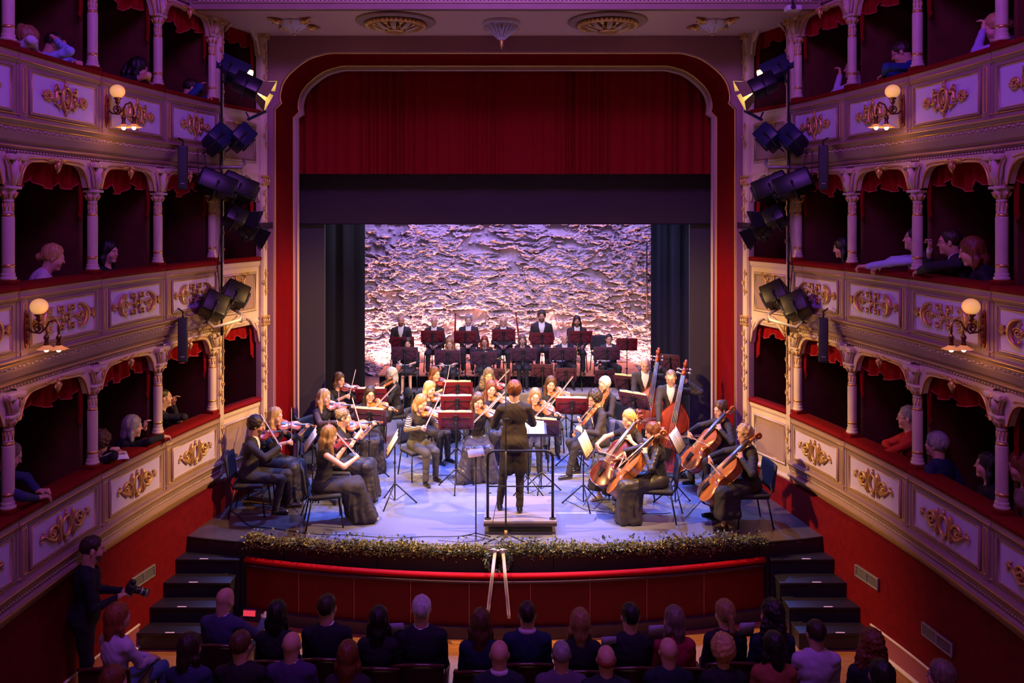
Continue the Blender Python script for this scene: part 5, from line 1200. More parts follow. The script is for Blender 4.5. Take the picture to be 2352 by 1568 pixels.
def _sk():
    nt = M_skin.node_tree; a = nt.nodes.new('ShaderNodeAttribute'); a.attribute_name = 'Col'; b = nt.nodes['Principled BSDF']
    nt.links.new(a.outputs['Color'], b.inputs['Base Color']); b.inputs['Subsurface Weight'].default_value = 0
_sk()
SKIN = {'fair': (.68, .40, .28), 'light': (.60, .34, .23), 'tan': (.46, .24, .15)}
HAIRC = {'black': (.012, .009, .008), 'dark': (.035, .018, .010), 'brown': (.11, .045, .018), 'auburn': (.19, .055, .016), 'red': (.30, .045, .012), 'blonde': (.62, .38, .13), 'dblonde': (.36, .20, .07), 'grey': (.34, .32, .30), 'white': (.72, .70, .68), 'greybrown': (.20, .14, .10), 'orange': (.34, .09, .03)}
def hair_mat(c, curly=False): return mat('hair_%s%s' % (c, '_curly' if curly else ''), HAIRC[c], .45, bump=.8, scale=60 if not curly else 45, stretch=(1, 1, .12) if not curly else None, noise=.45)
def rotm(x, y, z): return np.array([unit(x), unit(y), unit(z)])
def ik(a, b, l1, l2, pole):
    a = np.asarray(a, float); b = np.asarray(b, float); d = b - a; D = np.linalg.norm(d)
    if D > (l1 + l2) * .995: b = a + d / D * (l1 + l2) * .995; d = b - a; D = np.linalg.norm(d)
    x = (l1 * l1 - l2 * l2 + D * D) / (2 * D); hgt = sqrt(max(1e-6, l1 * l1 - x * x)); u = d / D; p = np.asarray(pole, float); p = unit(p - u * (p @ u))
    return a + u * x + p * hgt, b
FACE_H = {}
def hand(f, w_, d, n, side, curl=.5, s=1.0, spread=.010, thumbcurl=.4):
    """palm and five fingers: w_ wrist, d pointing direction, n palm normal, side towards the thumb"""
    d = unit(d); n = unit(n - d * (n @ d)); sd = unit(np.cross(d, n)); sd = sd if sd @ np.asarray(side, float) > 0 else -sd
    f.cap(w_, w_ + d * .03 * s, .023 * s, .024 * s, k=.02, fl=(n, 1.35)); 
    for o in (-.022, 0, .022): f.cap(w_ + d * .02 * s + sd * o * .6 * s, w_ + d * .082 * s + sd * o * s, .016 * s, .0135 * s, k=.014)
    for i, (o, L) in enumerate(((.029, .068), (.0105, .078), (-.0095, .072), (-.028, .058))):
        b = w_ + d * .082 * s + sd * o * s; c1 = curl * (.9 + .12 * i); d1 = d * cos(c1) + n * sin(c1); c2 = c1 + curl * 1.0; d2 = d * cos(c2) + n * sin(c2); sp = sd * (o * .25)
        m_ = b + (d1 + sp) * L * .52 * s; f.cap(b, m_, .0098 * s, .009 * s, k=.006); f.cap(m_, m_ + d2 * L * .48 * s, .0088 * s, .0072 * s, k=.004)
    tb = w_ + d * .025 * s + sd * .022 * s; td = unit(d * .75 + sd * .75 + n * .25); tm = tb + td * .042 * s; f.cap(tb, tm, .0135 * s, .0108 * s, k=.010); td2 = unit(d * .9 + sd * .15 + n * thumbcurl); f.cap(tm, tm + td2 * .032 * s, .0105 * s, .0085 * s, k=.004)

def person(label, at, zf=0.0, yaw=180, hp=(0, 0), pose='sit', s=1.0, sex='f', lean=.08, side=0.0, twist=0.0, head=(0, 0, 0), skin='light', hair='brown', hst='long', top=None, bottom=None, rh=None, lh=None, rdir=None, ldir=None, rn=None, ln=None,
           relbow=None, lelbow=None, feet=None, knees=None, fat=1.0, group=None, h=.009, glasses=False, beard=None, rcurl=.7, lcurl=.9, seat=.45, bare=False, place='head', thumb=(None, None), heads=1.06, band=False, collar=None):
    """at = pixel of the head centre (place head) in the photograph, or world x,y; zf = floor height"""
    fem = sex == 'f'
    if pose == 'sit': pel = V3(0, -.02, seat + .10 * s)
    else: pel = V3(0, 0, .92 * s)
    if pose == 'sit' and s != 1: pass
    U = unit(V3(sin(side), sin(lean), cos(lean))); ct, st = cos(twist), sin(twist); Rt = unit(V3(ct, st, 0)); Rt = unit(Rt - U * (Rt @ U)); Fw = np.cross(U, Rt)
    chest = pel + U * .30 * s; nb = pel + U * .475 * s + Fw * .0; sw = (.155 if fem else .178) * s
    sh = {1: nb - U * .055 * s + Rt * sw, -1: nb - U * .055 * s - Rt * sw}
    hy, hpi, hr = head    # yaw (left +), pitch (down +), roll (towards left shoulder +)
    cy, sy = cos(hy + twist), sin(hy + twist); fwd = V3(-sy, cy, 0); rgt = V3(cy, sy, 0); upv = V3(0, 0, 1)
    fwd2 = unit(fwd * cos(hpi) - upv * sin(hpi)); up2 = unit(np.cross(rgt, fwd2)); up3 = unit(up2 * cos(hr) - rgt * sin(hr)); rg3 = unit(np.cross(fwd2, up3))
    nk = nb + U * .030 * s + Fw * .005; hc = nk + unit(U * .6 + up3 * .6 + Fw * .15) * .132 * s * heads
    HR = np.array([rg3, fwd2, up3]); hs = s * heads
    def H(x, y, z): return hc + (rg3 * x + fwd2 * y + up3 * z) * hs
    # world placement
    ya = radians(yaw); Rz = Matrix.Rotation(ya, 3, 'Z'); hl = Rz @ Vector(hc)
    if place == 'head':
        zc = zf + hc[2]; D = F * (CAMZ - zc) / (at[1] - CY); org = Vector(((at[0] - CX) * D / F - hl.x, D - hl.y, zf))
    elif place == 'px':     # px, depth given: (px, D) of the head
        org = Vector(((at[0] - CX) * at[1] / F - hl.x, at[1] - hl.y, zf))
    else: org = Vector((at[0], at[1], zf))
    M4 = Matrix.Translation(org) @ R(ya, 'Z')
    root = None
    # ---- arms
    hipx = .088 * s
    kn = {}; ft = {}
    if pose == 'sit':
        for q in (1, -1):
            kx, ky, kz = (knees or {}).get(q, (.105 if not fem else .085, .43, seat + .05)); kn[q] = V3(q * kx, ky * s, kz)
            fx, fy = (feet or {}).get(q, (kx + .01, .44)); ft[q] = V3(q * fx, fy * s, .075 * s)
    else:
        for q in (1, -1):
            fx, fy = (feet or {}).get(q, (.10, 0)); ft[q] = V3(q * fx, fy, .075); kn[q] = V3(q * (.09 * .5 + fx * .5), fy * .5 + .03, .50 * s)
    hip = {q: pel + Rt * q * hipx * 1.0 + V3(0, 0, -.02) for q in (1, -1)}
    if rh is None: rh = kn[1] * .55 + pel * .45 + V3(.0, .02, .11) if pose == 'sit' else pel + V3(.26, .06, -.10)
    if lh is None: lh = kn[-1] * .55 + pel * .45 + V3(.0, .02, .11) if pose == 'sit' else pel + V3(-.26, .06, -.10)
    el = {}; wr = {}
    el[1], wr[1] = ik(sh[1], rh, .285 * s, .25 * s, relbow if relbow is not None else V3(.6, -.5, -.8))
    el[-1], wr[-1] = ik(sh[-1], lh, .285 * s, .25 * s, lelbow if lelbow is not None else V3(-.6, -.5, -.8))
    # ---- body mesh
    f = Fld()
    f.ell(H(0, -.012, .032), V3(.077, .094, .088) * hs, HR, k=.02); f.ell(H(0, .022, -.033), V3(.061, .067, .083) * hs, HR, k=.03)
    f.cap(H(-.014, .070, -.095), H(.014, .070, -.095), .018 * hs, k=.025); f.cap(H(0, .086, .015), H(0, .105, -.022), .0075 * hs, .0105 * hs, k=.012)
    f.cap(H(-.03, .079, .028), H(.03, .079, .028), .010 * hs, k=.025); f.cap(H(-.014, .084, -.060), H(.014, .084, -.060), .0085 * hs, k=.010)
    for q in (1, -1):
        f.ell(H(q * .030, .100, .008), V3(.015, .012, .009) * hs, HR, k=.010, sub=True); f.ell(H(q * .030, .077, .007), V3(.013, .013, .011) * hs, HR, k=.002)
        f.ell(H(q * .040, .060, -.030), V3(.024, .024, .026) * hs, HR, k=.03); f.ell(H(q * .082, -.006, -.002), V3(.009, .019, .031) * hs, HR, k=.008)
    f.cap(H(0, -.022, -.06), nb - U * .02, .050 * hs * (1 if fem else 1.22), .058 * s, k=.04)
    f.cap(nb - U * .06 * s - Rt * sw * .7, nb - U * .06 * s + Rt * sw * .7, .040 * s, k=.05); f.cap(pel + U * .05, chest + U * .05, .085 * s, .095 * s, k=.06)
    for q in (1, -1):
        f.cap(sh[q], el[q], .042 * s, .034 * s, k=.03); f.cap(el[q], wr[q], .036 * s, .023 * s, k=.02)
        dd = unit(wr[q] - el[q]); dv = {1: rdir, -1: ldir}[q]; dv = dd if dv is None else unit(np.asarray(dv, float)); nv = {1: rn, -1: ln}[q]
        nv = V3(0, 0, -1) if nv is None else np.asarray(nv, float)
        if abs(unit(nv) @ dv) > .95: nv = V3(0, 1, .2)
        tdir = thumb[0 if q == 1 else 1]; tdir = V3(-q, 0, .3) if tdir is None else np.asarray(tdir, float)
        hand(f, wr[q], dv, nv, tdir, {1: rcurl, -1: lcurl}[q], s * (1.0 if fem else 1.08))
        if bottom and bottom.get('kind') in ('knee', 'none') or bare:
            f.cap(hip[q], kn[q], .06 * s, .048 * s, k=.03); f.cap(kn[q] + V3(0, 0, -.01), ft[q], .046 * s, .030 * s, k=.02); f.cap(ft[q] + V3(0, -.02, -.02), ft[q] + V3(0, .11, -.04), .030, .024, k=.02)
        else: f.cap(pel, hip[q], .06 * s, k=.04); f.cap(hip[q], kn[q], .05 * s, .04 * s, k=.03); f.cap(kn[q], ft[q], .038 * s, .028 * s, k=.02)
    sc = np.array(SKIN[skin]); hcx = np.array(HAIRC[hair if hair in HAIRC else 'brown'])
    def cols(P):
        L = (P - hc) @ HR.T / hs; c = np.tile(sc, (len(P), 1)); x, y, z = L[:, 0], L[:, 1], L[:, 2]
        def m_(mask, colr, a=1.0): c[mask] = c[mask] * (1 - a) + np.array(colr) * a
        front = (y > .05) & (np.abs(z) < .13)
        m_(front & (np.abs(np.abs(x) - .045) < .02) & (np.abs(z + .03) < .02), (.62, .20, .14), .35)
        m_(front & (((x / .021) ** 2 + ((z + .060) / .0075) ** 2) < 1), (.50, .11, .09) if fem else (.48, .19, .14), .8)
        ex = np.abs(x) - .030
        m_(front & (((ex / .016) ** 2 + ((z - .007) / .009) ** 2) < 1), (.22, .12, .08), .55 if fem else .35)
        m_(front & (((ex / .012) ** 2 + ((z - .007) / .005) ** 2) < 1), (.75, .7, .66)); m_(front & (((ex / .005) ** 2 + ((z - .007) / .006) ** 2) < 1), (.03, .02, .02))
        m_(front & (np.abs(ex - .002) < .018) & (np.abs(z - .030 + .25 * np.abs(ex)) < .0045), hcx * .8 + .01)
        if beard: m_((y > -.0) & (z < -.035) & (z > -.14) & (y > .02 - .5 * (z + .035)) & ~(((x / .024) ** 2 + ((z + .060) / .008) ** 2) < 1), HAIRC[beard], .8)
        if hst in ('short', 'buzz', 'fringe', 'shortwave'): m_((np.abs(x) > .05) & (y < .035) & (y > -.2) & (z > -.02) & (z < .05) & ~((np.abs(x) > .07) & (np.abs(y + .006) < .02)), hcx, .55)
        return c
    root = sdf_obj('person', f, h, M_skin, None, floor=0, colors=cols); root.matrix_world = M4; tag(root, label, 'person', group)
    # ---- hair
    hm = hair_mat(hair if hair in HAIRC else 'brown', hst in ('curly', 'longcurly', 'updo'))
    if hst != 'bald':
        g = Fld(); big = {'curly': .035, 'longcurly': .022, 'bigcurl': .03, 'updo': .016, 'thick': .026, 'short': .009, 'buzz': .003, 'fringe': .004}.get(hst, .018)
        if hst == 'fringe': g.ell(H(0, -.030, .006), V3(.078 + big, .080 + big, .050) * hs, HR, k=.01); g.ell(H(0, -.0, .085), V3(.062, .13, .062) * hs, HR, k=.01, sub=True)
        else: g.ell(H(0, -.020, .038 + big * .3), V3(.078 + big * .8, .096 + big * .6, .088 + big) * hs, HR, k=.01)
        fr = .052 if hst not in ('buzz',) else .055
        cutz = .052 if hst in ('short', 'buzz', 'curly', 'updo', 'thick', 'shortwave') else .045
        if hst in ('long', 'straight', 'longcurly', 'bob', 'wavy', 'longback', 'pony_long'):
            L = {'long': .30, 'straight': .34, 'longcurly': .32, 'bob': .125, 'wavy': .36, 'longback': .30, 'pony_long': .1}[hst]; wv = .018 if hst in ('long', 'straight', 'bob') else .030
            dn = V3(0, 0, -1) * (1) ; 
            for q in (1, -1):
                a = H(q * .070, -.012, .02); b = H(q * .082, -.018, -.07); c = b + (dn * (L - .07) + rg3 * q * .012 + fwd2 * (.035 if hst not in ('bob',) else .01)) * hs
                g.cap(a, b, .026 * hs, .030 * hs, k=.03); g.cap(b, c, (.030 + wv * .4) * hs, (.016 + wv * .5) * hs, k=.025)
            a = H(0, -.062, .02); b = H(0, -.078, -.08); c = b + (dn * (L - .05) - Fw * .01) * hs
            g.cap(a, b, .055 * hs, .052 * hs, k=.04); g.cap(b, c, .058 * hs, (.040 if L > .2 else .05) * hs, k=.04, fl=(fwd2, 1.5))
            if L > .2:
                for q in (1, -1): g.cap(b, c + Rt * q * .06, .05 * hs, .03 * hs, k=.04)
        if hst == 'longcurly':
            for q in (1, -1): g.ell(H(q * .10, -.01, -.12), V3(.045, .05, .12) * hs, HR, k=.04); g.ell(H(q * .11, .0, -.22), V3(.045, .05, .08) * hs, HR, k=.04)
        if hst in ('bun', 'updo'): g.ell(H(0, -.095, .085), V3(.045, .042, .042) * hs, HR, k=.012)
        if hst == 'lowbun': g.ell(H(0, -.115, -.01), V3(.04, .04, .04) * hs, HR, k=.012)
        if hst in ('pony', 'pony_long'):
            g.ell(H(0, -.105, .03), V3(.024, .026, .026) * hs, HR, k=.012); g.cap(H(0, -.125, .02), H(0, -.135, -.10), .026 * hs, .028 * hs, k=.015); g.cap(H(0, -.135, -.10), H(0, -.11, -.22), .028 * hs, .012 * hs, k=.015)
        # face opening
        g.ell(H(0, .115, -.030 - (.012 if hst == 'bob' else 0)), V3(.066 if hst not in ('short', 'buzz', 'fringe', 'shortwave', 'thick', 'curly', 'updo', 'bun', 'lowbun', 'pony') else .085, .095, .122 + (cutz - .045)) * hs, HR, k=.012, sub=True)
        if hst in ('short', 'buzz', 'thick', 'shortwave', 'curly', 'updo', 'bun', 'lowbun', 'pony'):
            g.ell(H(0, .055, -.075), V3(.13, .062, .085) * hs, HR, k=.01, sub=True)
        amp = {'curly': .012, 'longcurly': .014, 'updo': .009, 'wavy': .006, 'thick': .006, 'bigcurl': .01}.get(hst, .0038); fq = {'curly': 75, 'longcurly': 70, 'updo': 80, 'thick': 50}.get(hst, 38)
        def hp_(Fv, X, Y, Z): 
            if hst in ('curly', 'longcurly', 'updo', 'thick'): return Fv + amp * (np.sin(X * fq + 2 * np.sin(Z * 31)) * np.sin(Y * fq + 1) * np.sin(Z * fq + 2 * np.sin(X * 37)))
            return Fv + amp * np.sin(X * fq * 2.2 + 3 * np.sin(Z * 9)) * np.cos(Y * fq * 2 + 2 * np.sin(Z * 11))
        sdf_obj('hair', g, h * .9, hm, root, post=hp_)
    if glasses:
        mm = MB()
        for q in (1, -1): mm.tube([tuple(H(q * .030 + .021 * cos(a), .108, .004 + .016 * sin(a))) for a in [i * pi / 6 for i in range(12)]], .0022, 5, closed=True); mm.tube([tuple(H(q * .051, .106, .008)), tuple(H(q * .082, .0, .010))], .002, 5)
        mm.tube([tuple(H(-.009, .110, .006)), tuple(H(.009, .110, .006))], .002, 5); mm.build('glasses', M_metal, root)
    # ---- clothes
    top = top or dict(kind='top', c=(.012, .011, .014), sleeve='long'); tk = top['kind']; suit = tk in ('suit', 'jacket', 'tails')
    g = Fld(); fa = fat; cw = (.150 if fem else .168) * s * fa
    Rm = rotm(Rt, Fw, U)
    e = .0
    g.ell(chest + U * .05 * s, V3(cw, .108 * s * fa + (.012 if fem else 0), .19 * s), Rm, k=.04); g.ell(pel + U * .12 * s + Fw * (.02 * (fa - 1) * 5), V3(cw * (.86 if fem else .95), .108 * s * fa, .16 * s), Rm, k=.05)
    if fem:
        for q in (1, -1): g.ell(chest + U * .055 * s + Rt * q * .062 * s + Fw * .085 * s, V3(.055, .045, .055) * s, Rm, k=.04)
    if suit: g.ell(pel + V3(0, .0, -.0), V3(cw * 1.06, .15 * s * fa, .12 * s), None, k=.05)
    else: g.ell(pel + V3(0, .0, .02), V3(cw * .98, .13 * s * fa, .11 * s), None, k=.05)
    g.cap(nb - U * .050 * s - Rt * sw * .82, nb - U * .050 * s + Rt * sw * .82, (.052 if suit else .044) * s, k=.05)
    sl = top.get('sleeve', 'long'); pad = .013 if suit else .007
    for q in (1, -1):
        if sl == 'none': continue
        r1 = (.042 + pad) * s; g.cap(sh[q], sh[q] + (el[q] - sh[q]) * (.42 if sl == 'short' else 1), r1 * 1.06, (.036 + pad) * s * (1.12 if sl == 'short' else 1), k=.04)
        if sl == 'long': g.cap(el[q], el[q] + (wr[q] - el[q]) * (.93 if suit else .97), (.037 + pad) * s, (.026 + pad) * s, k=.02)
        elif sl == 'elbow': g.cap(el[q], el[q] + (wr[q] - el[q]) * .3, (.038 + pad) * s, (.036 + pad) * s, k=.02)
    nkc = nb + U * .035 * s + Fw * .02
    if suit: g.ell(nkc, V3(.066, .066, .07) * s, Rm, k=.012, sub=True)
    elif top.get('neck') == 'high': g.cap(nb - U * .02, nb + U * .035 * s, .058 * s, .055 * s, k=.02)
    else: g.ell(nkc + Fw * .04 * s, V3(.085, .09, .065 + .02 * (top.get('neck') == 'v')) * s, Rm, k=.012, sub=True)
    wedge_open = suit and not top.get('closed')
    def wmask(X, Y, Z):   # distance-like field of the shirt wedge (negative inside)
        x = X - chest[0]; y = Y - chest[1]; z = Z - chest[2]; lx = x * Rt[0] + y * Rt[1] + z * Rt[2]; ly = x * Fw[0] + y * Fw[1] + z * Fw[2]; lz = x * U[0] + y * U[1] + z * U[2]
        wd = np.clip((lz + .10 * s) / (.24 * s), 0, 1) * .062 * s
        return np.maximum(np.maximum(np.abs(lx) - wd, .0 - ly), -(lz + .10 * s))
    def folds(X, Y, Z, a=.004): return a * (np.sin(X * 37 + 5 * np.sin(Z * 13) + Y * 20) * np.sin(Z * 19 + 3 * np.sin(X * 21 + Y * 9)))
    def jp(Fv, X, Y, Z):
        Fv = Fv + folds(X, Y, Z, .0045 if not suit else .003)
        if wedge_open: Fv = np.maximum(Fv, -wmask(X, Y, Z))
        return Fv
    if suit:
        g2 = Fld(); g2.p = [q for q in g.p if not (q[7])][:2]; g2.cap(nb - U * .05 * s, nb + U * .028 * s, .060 * s, .056 * s, k=.03)
        for q in (1, -1): d_ = wr[q] - el[q]; g2.cap(el[q] + d_ * .85, el[q] + d_ * 1.01, .036 * s, .034 * s, k=.01)
        shm = mat('shirt_' + ('%02x%02x%02x' % tuple(int(c * 255) for c in top.get('shirt', (.78, .78, .80)))), top.get('shirt', (.78, .78, .80)), .7)
        so = sdf_obj('shirt', g2, h * 1.15, shm, root, post=lambda Fv, X, Y, Z: Fv + .006)
        if top.get('bow', True) and not fem:
            mm = MB(); c_ = nb + U * .018 * s + Fw * .058 * s
            for q in (1, -1): mm.ell(tuple(c_ + Rt * q * .024), (.022, .010, .014), nu=8, nv=6)
            mm.ell(tuple(c_), (.009, .011, .010), nu=8, nv=6); mm.build('bow_tie', mat('bow_tie_' + ('w' if top.get('bow', True) != 'black' else 'b'), (.8, .8, .8) if top.get('bow', True) != 'black' else (.02, .02, .02), .5), root)
    tc_ = top.get('c', (.02, .018, .02)); tm = top.get('mat') or mat('cloth_%02x%02x%02x_%s' % (*[int(c * 255) for c in tc_], tk), tc_, top.get('rough', .75), bump=.25, scale=70, sheen=.12, noise=top.get('noise', 0), spec=.3)
    if tk == 'tails':
        for q in (1, -1): g.cap(pel + Rt * q * .06 + V3(0, -.07, -.02), pel + Rt * q * .085 + V3(0, -.06, -.36), .085, .10, k=.06, fl=(V3(0, 1, 0), 1.7))
        g.cap(pel + V3(-.05, -.08, -.02), pel + V3(.05, -.08, -.02), .09, k=.05)
    sdf_obj({'suit': 'jacket', 'jacket': 'jacket', 'tails': 'tailcoat'}.get(tk, 'blouse'), g, h * 1.15, tm, root, post=jp)
    if top.get('smat'):
        for q in (1, -1):
            g = Fld(); g.cap(sh[q] + (el[q] - sh[q]) * .15, el[q], (.045 + pad) * s, (.039 + pad) * s, k=.03); g.cap(el[q], el[q] + (wr[q] - el[q]) * .96, (.040 + pad) * s, (.029 + pad) * s, k=.02)
            sdf_obj('sleeve', g, h * 1.15, top['smat'], root, post=lambda Fv, X, Y, Z: Fv + folds(X, Y, Z))
    if collar:
        mm = MB(); cc_ = nb + U * .022 * s; mm.tube([tuple(cc_ + Rt * .074 * cos(a) + Fw * (.068 * sin(a) + .01) + U * .02 * -sin(a)) for a in [i * pi / 10 for i in range(20)]], .022 * s, 8, closed=True, flat=1.2); mm.build('collar', mat('collar_cloth', collar, .7), root)
    if band:
        mm = MB(); mm.tube([tuple(H(.092 * sin(a), .005, .035 + .108 * cos(a))) for a in [-1.5 + 3 * i / 14 for i in range(15)]], .007 * hs, 6); mm.build('hairband', M_silver, root)
    # legs
    bottom = bottom or dict(kind='trousers', c=(.016, .014, .018)); bk = bottom['kind']; bc = bottom.get('c', (.016, .014, .018)); bm_ = mat('cloth_%02x%02x%02x_b%s' % (*[int(c * 255) for c in bc], bottom.get('rough', .75)), bc, bottom.get('rough', .75), bump=.2, scale=50, sheen=.1, spec=.35)
    g = Fld(); hh = h * 1.25
    if bk == 'trousers':
        g.ell(pel + V3(0, 0, -.0), V3(.155, .13, .11) * s * fa, None, k=.05)
        for q in (1, -1):
            g.cap(hip[q], kn[q], .088 * s * fa, .062 * s, k=.04); g.cap(kn[q], ft[q] + V3(0, -.01, .02), .060 * s, .046 * s, k=.03)
        sdf_obj('trousers', g, hh, bm_, root, post=lambda Fv, X, Y, Z: Fv + folds(X, Y, Z, .005), floor=.02)
    elif bk in ('skirt', 'knee'):
        g.ell(pel, V3(.17, .15, .12) * s, None, k=.05); flr = .012
        for q in (1, -1): g.cap(hip[q], kn[q], .10 * s, .085 * s if bk == 'skirt' else .075 * s, k=.06)
        g.cap((hip[1] + hip[-1]) / 2, (kn[1] + kn[-1]) / 2, .09 * s, .07 * s, k=.06)
        if bk == 'skirt':
            hem = bottom.get('hem', .05)
            for q in (1, -1):
                b = ft[q] + V3(q * .035, .02, -.06 + hem); g.cap(kn[q], b, .085 * s, .115 * s, k=.07); g.cap(hip[q] * .35 + kn[q] * .65, b + V3(0, -.16, 0), .08, .09, k=.07)
            m0 = (ft[1] + ft[-1]) / 2 + V3(0, .0, -.06 + hem); g.cap((kn[1] + kn[-1]) / 2, m0, .08, .11, k=.07)
            cxk = (kn[1] + kn[-1]) / 2
            def sp_(Fv, X, Y, Z):
                am = .012 * np.clip((.50 - Z) / .35, 0, 1); th = np.arctan2(Y - cxk[1] + .10, X - cxk[0]); return np.maximum(Fv + am * np.sin(th * 17 + 2 * np.sin(Z * 7)) + folds(X, Y, Z, .005), -(Z - hem + .04))
            sdf_obj('skirt', g, hh, bm_, root, post=sp_, floor=max(.005, hem - .04))
        else: sdf_obj('skirt', g, hh, bm_, root, post=lambda Fv, X, Y, Z: Fv + folds(X, Y, Z, .004))
    # shoes
    sr = .036 * s * (1 if not fem else .88)
    for q in (1, -1):
        g = Fld()
        a = ft[q] + V3(0, -.035, -.040); b = ft[q] + V3(q * .015, .15 if not fem else .13, -.048); a[2] = max(a[2], sr * .9); b[2] = max(b[2], sr * .72)
        g.cap(a, b, sr, sr * .80, k=.02); g.cap(ft[q] + V3(0, -.02, .0), a, sr * .95, sr, k=.02)
        sdf_obj('shoe', g, .009, mat(bottom.get('shoes', 'black_shoe'), {'gold_shoe': (.7, .5, .2), 'nude_shoe': (.6, .42, .3)}.get(bottom.get('shoes'), (.012, .010, .010)), .18, .3 if bottom.get('shoes') == 'gold_shoe' else 0, coat=.6), root, floor=.0)
    info = dict(M=M4, H=H, nb=nb, U=U, Fw=Fw, Rt=Rt, wr=wr, el=el, sh=sh, kn=kn, ft=ft, hc=hc, root=root, org=org, yaw=ya, s=s, pel=pel)
    return info
# ------------------------------------------------------------------ the players
SUITC = (.034, .028, .030); BLK = (.020, .016, .020)
SUIT = dict(kind='suit', c=SUITC); TRO = dict(kind='trousers', c=(.026, .022, .026)); LSK = dict(kind='skirt', c=(.030, .024, .026), rough=.5)
TOPL = dict(kind='top', c=BLK, sleeve='long'); TOPS = dict(kind='top', c=BLK, sleeve='short'); TOPN = dict(kind='top', c=BLK, sleeve='none'); TOPE = dict(kind='top', c=BLK, sleeve='elbow')
HD = 1.0
STRIPE = mat('striped_knit', (.42, .26, .12), .8)
def _st():
    nt = STRIPE.node_tree; tc = nt.nodes.new('ShaderNodeTexCoord'); wv = nt.nodes.new('ShaderNodeTexWave'); wv.bands_direction = 'Z'; wv.inputs['Scale'].default_value = 13; r = nt.nodes.new('ShaderNodeValToRGB'); r.color_ramp.interpolation = 'CONSTANT'
    r.color_ramp.elements[0].color = (.02, .016, .02, 1); r.color_ramp.elements[1].color = (.42, .27, .13, 1); r.color_ramp.elements[1].position = .6
    nt.links.new(tc.outputs['Object'], wv.inputs['Vector']); nt.links.new(wv.outputs['Fac'], r.inputs[0]); nt.links.new(r.outputs[0], nt.nodes['Principled BSDF'].inputs['Base Color'])
_st()
def torso(s, lean, side, twist, seat=.45, pose='sit', fem=True):
    pel = V3(0, -.02, seat + .10 * s) if pose == 'sit' else V3(0, 0, .92 * s)
    U = unit(V3(sin(side), sin(lean), cos(lean))); Rt = unit(V3(cos(twist), sin(twist), 0)); Rt = unit(Rt - U * (Rt @ U)); Fw = np.cross(U, Rt)
    return pel, U, Rt, Fw, pel + U * .475 * s
def mat_axes(o, y, z):
    y = unit(y); z = unit(z - y * (z @ y)); x = np.cross(y, z)
    return Matrix(((x[0], y[0], z[0], o[0]), (x[1], y[1], z[1], o[1]), (x[2], y[2], z[2], o[2]), (0, 0, 0, 1))), x, y, z
def seat_for(i, lab, kind='black', dx=0): 
    p = i['org']; return chair(p.x, p.y, p.z, i['yaw'], lab, kind)
def violinist(who, at, yaw, key='violin_orange', db=.33, vd=(.66, .74, -.06), tilt=.55, be=(0, 0), head=(.25, .22, .12), viola=False, lab=None, vlab=None, seatlab=None, chk='black', zf=0, **kw):
    s = kw.pop('s', 1.05); lean = kw.pop('lean', .10); tw = kw.pop('twist', 0); side = kw.pop('side', 0)
    pel, U, Rt, Fw, nb = torso(s, lean, side, tw)
    C = nb + U * .055 + Fw * .045 - Rt * .035; dv = -Rt * vd[0] + Fw * vd[1] + U * vd[2]
    Mv, xv, yv, zv = mat_axes(C, dv, U * .80 + Rt * tilt)
    k = .41 / .356 if viola else 1
    Pn = C + yv * .435 * k; lw = Pn - zv * .085 - xv * .035 + yv * .02
    cp = C + yv * .205 * k + zv * .050; bdir = unit(xv + zv * be[0] + yv * be[1]); P = cp + bdir * db
    rw = P + bdir * .03 + zv * .045 - yv * .055
    i = person(lab or who, at, zf, yaw, s=s, lean=lean, twist=tw, side=side, head=head, heads=HD, rh=rw, lh=lw, rdir=P - rw, rn=-zv * .6 - bdir * .4, ldir=zv * 1.0 + xv * .15, ln=xv, rcurl=.75, lcurl=1.0, relbow=V3(.8, -.1, -.5), lelbow=V3(-.3, .1, -1),
               thumb=(-bdir, -yv), h=kw.pop('h', .0085), **kw)
    M = i['M']
    put_fiddle(key, M @ Mv, vlab or ('%s held at the chin by %s' % ('viola' if viola else 'violin', who)), 'viola' if viola else 'violin', 'violins and violas of the orchestra')
    bow_obj(M @ Vector(P), M @ Vector(cp), .74, 'bow in the right hand of ' + who)
    seat_for(i, seatlab or ('chair under ' + who), chk); return i
violinist('the curly-haired man in a suit at the far left', (588, 979), 0 - 84, 'violin_red', sex='m', hair='dark', hst='thick', top=SUIT, bottom=TRO, skin='tan', beard='dark', lab='man in black suit playing violin, outermost player on the left', head=(.15, .15, .1), db=.36, s=1.08, knees={1: (.12, .42, .50), -1: (.12, .46, .50)}, feet={1: (.13, .36), -1: (.12, .50)})
violinist('the long-haired blonde beside the man at the far left', (633, 957), -112, 'violin_orange', hair='blonde', hst='straight', top=TOPE, bottom=LSK, lab='woman with long blonde hair playing violin behind the outermost man', skin='fair', db=.42, head=(.2, .1, .1))
violinist('the sleeveless woman at the front left', (757, 1001), -74, 'violin_red', hair='dblonde', hst='wavy', top=TOPN, bottom=dict(kind='skirt', c=(.034, .028, .030), shoes='gold_shoe', hem=.06), lab='woman in sleeveless black with long wavy hair at the front left', skin='fair', db=.38, head=(.3, .2, .1), twist=0, feet={1: (.10, .56), -1: (.10, .50)})
violinist('the woman with curly grey hair', (790, 960), -94, 'violin_orange', hair='greybrown', hst='updo', top=dict(kind='top', c=BLK, sleeve='short', neck='v'), bottom=LSK, lab='woman with curly grey-brown hair, violin pointing right', skin='fair', db=.22, vd=(.5, .86, .06), head=(.1, .05, .1))
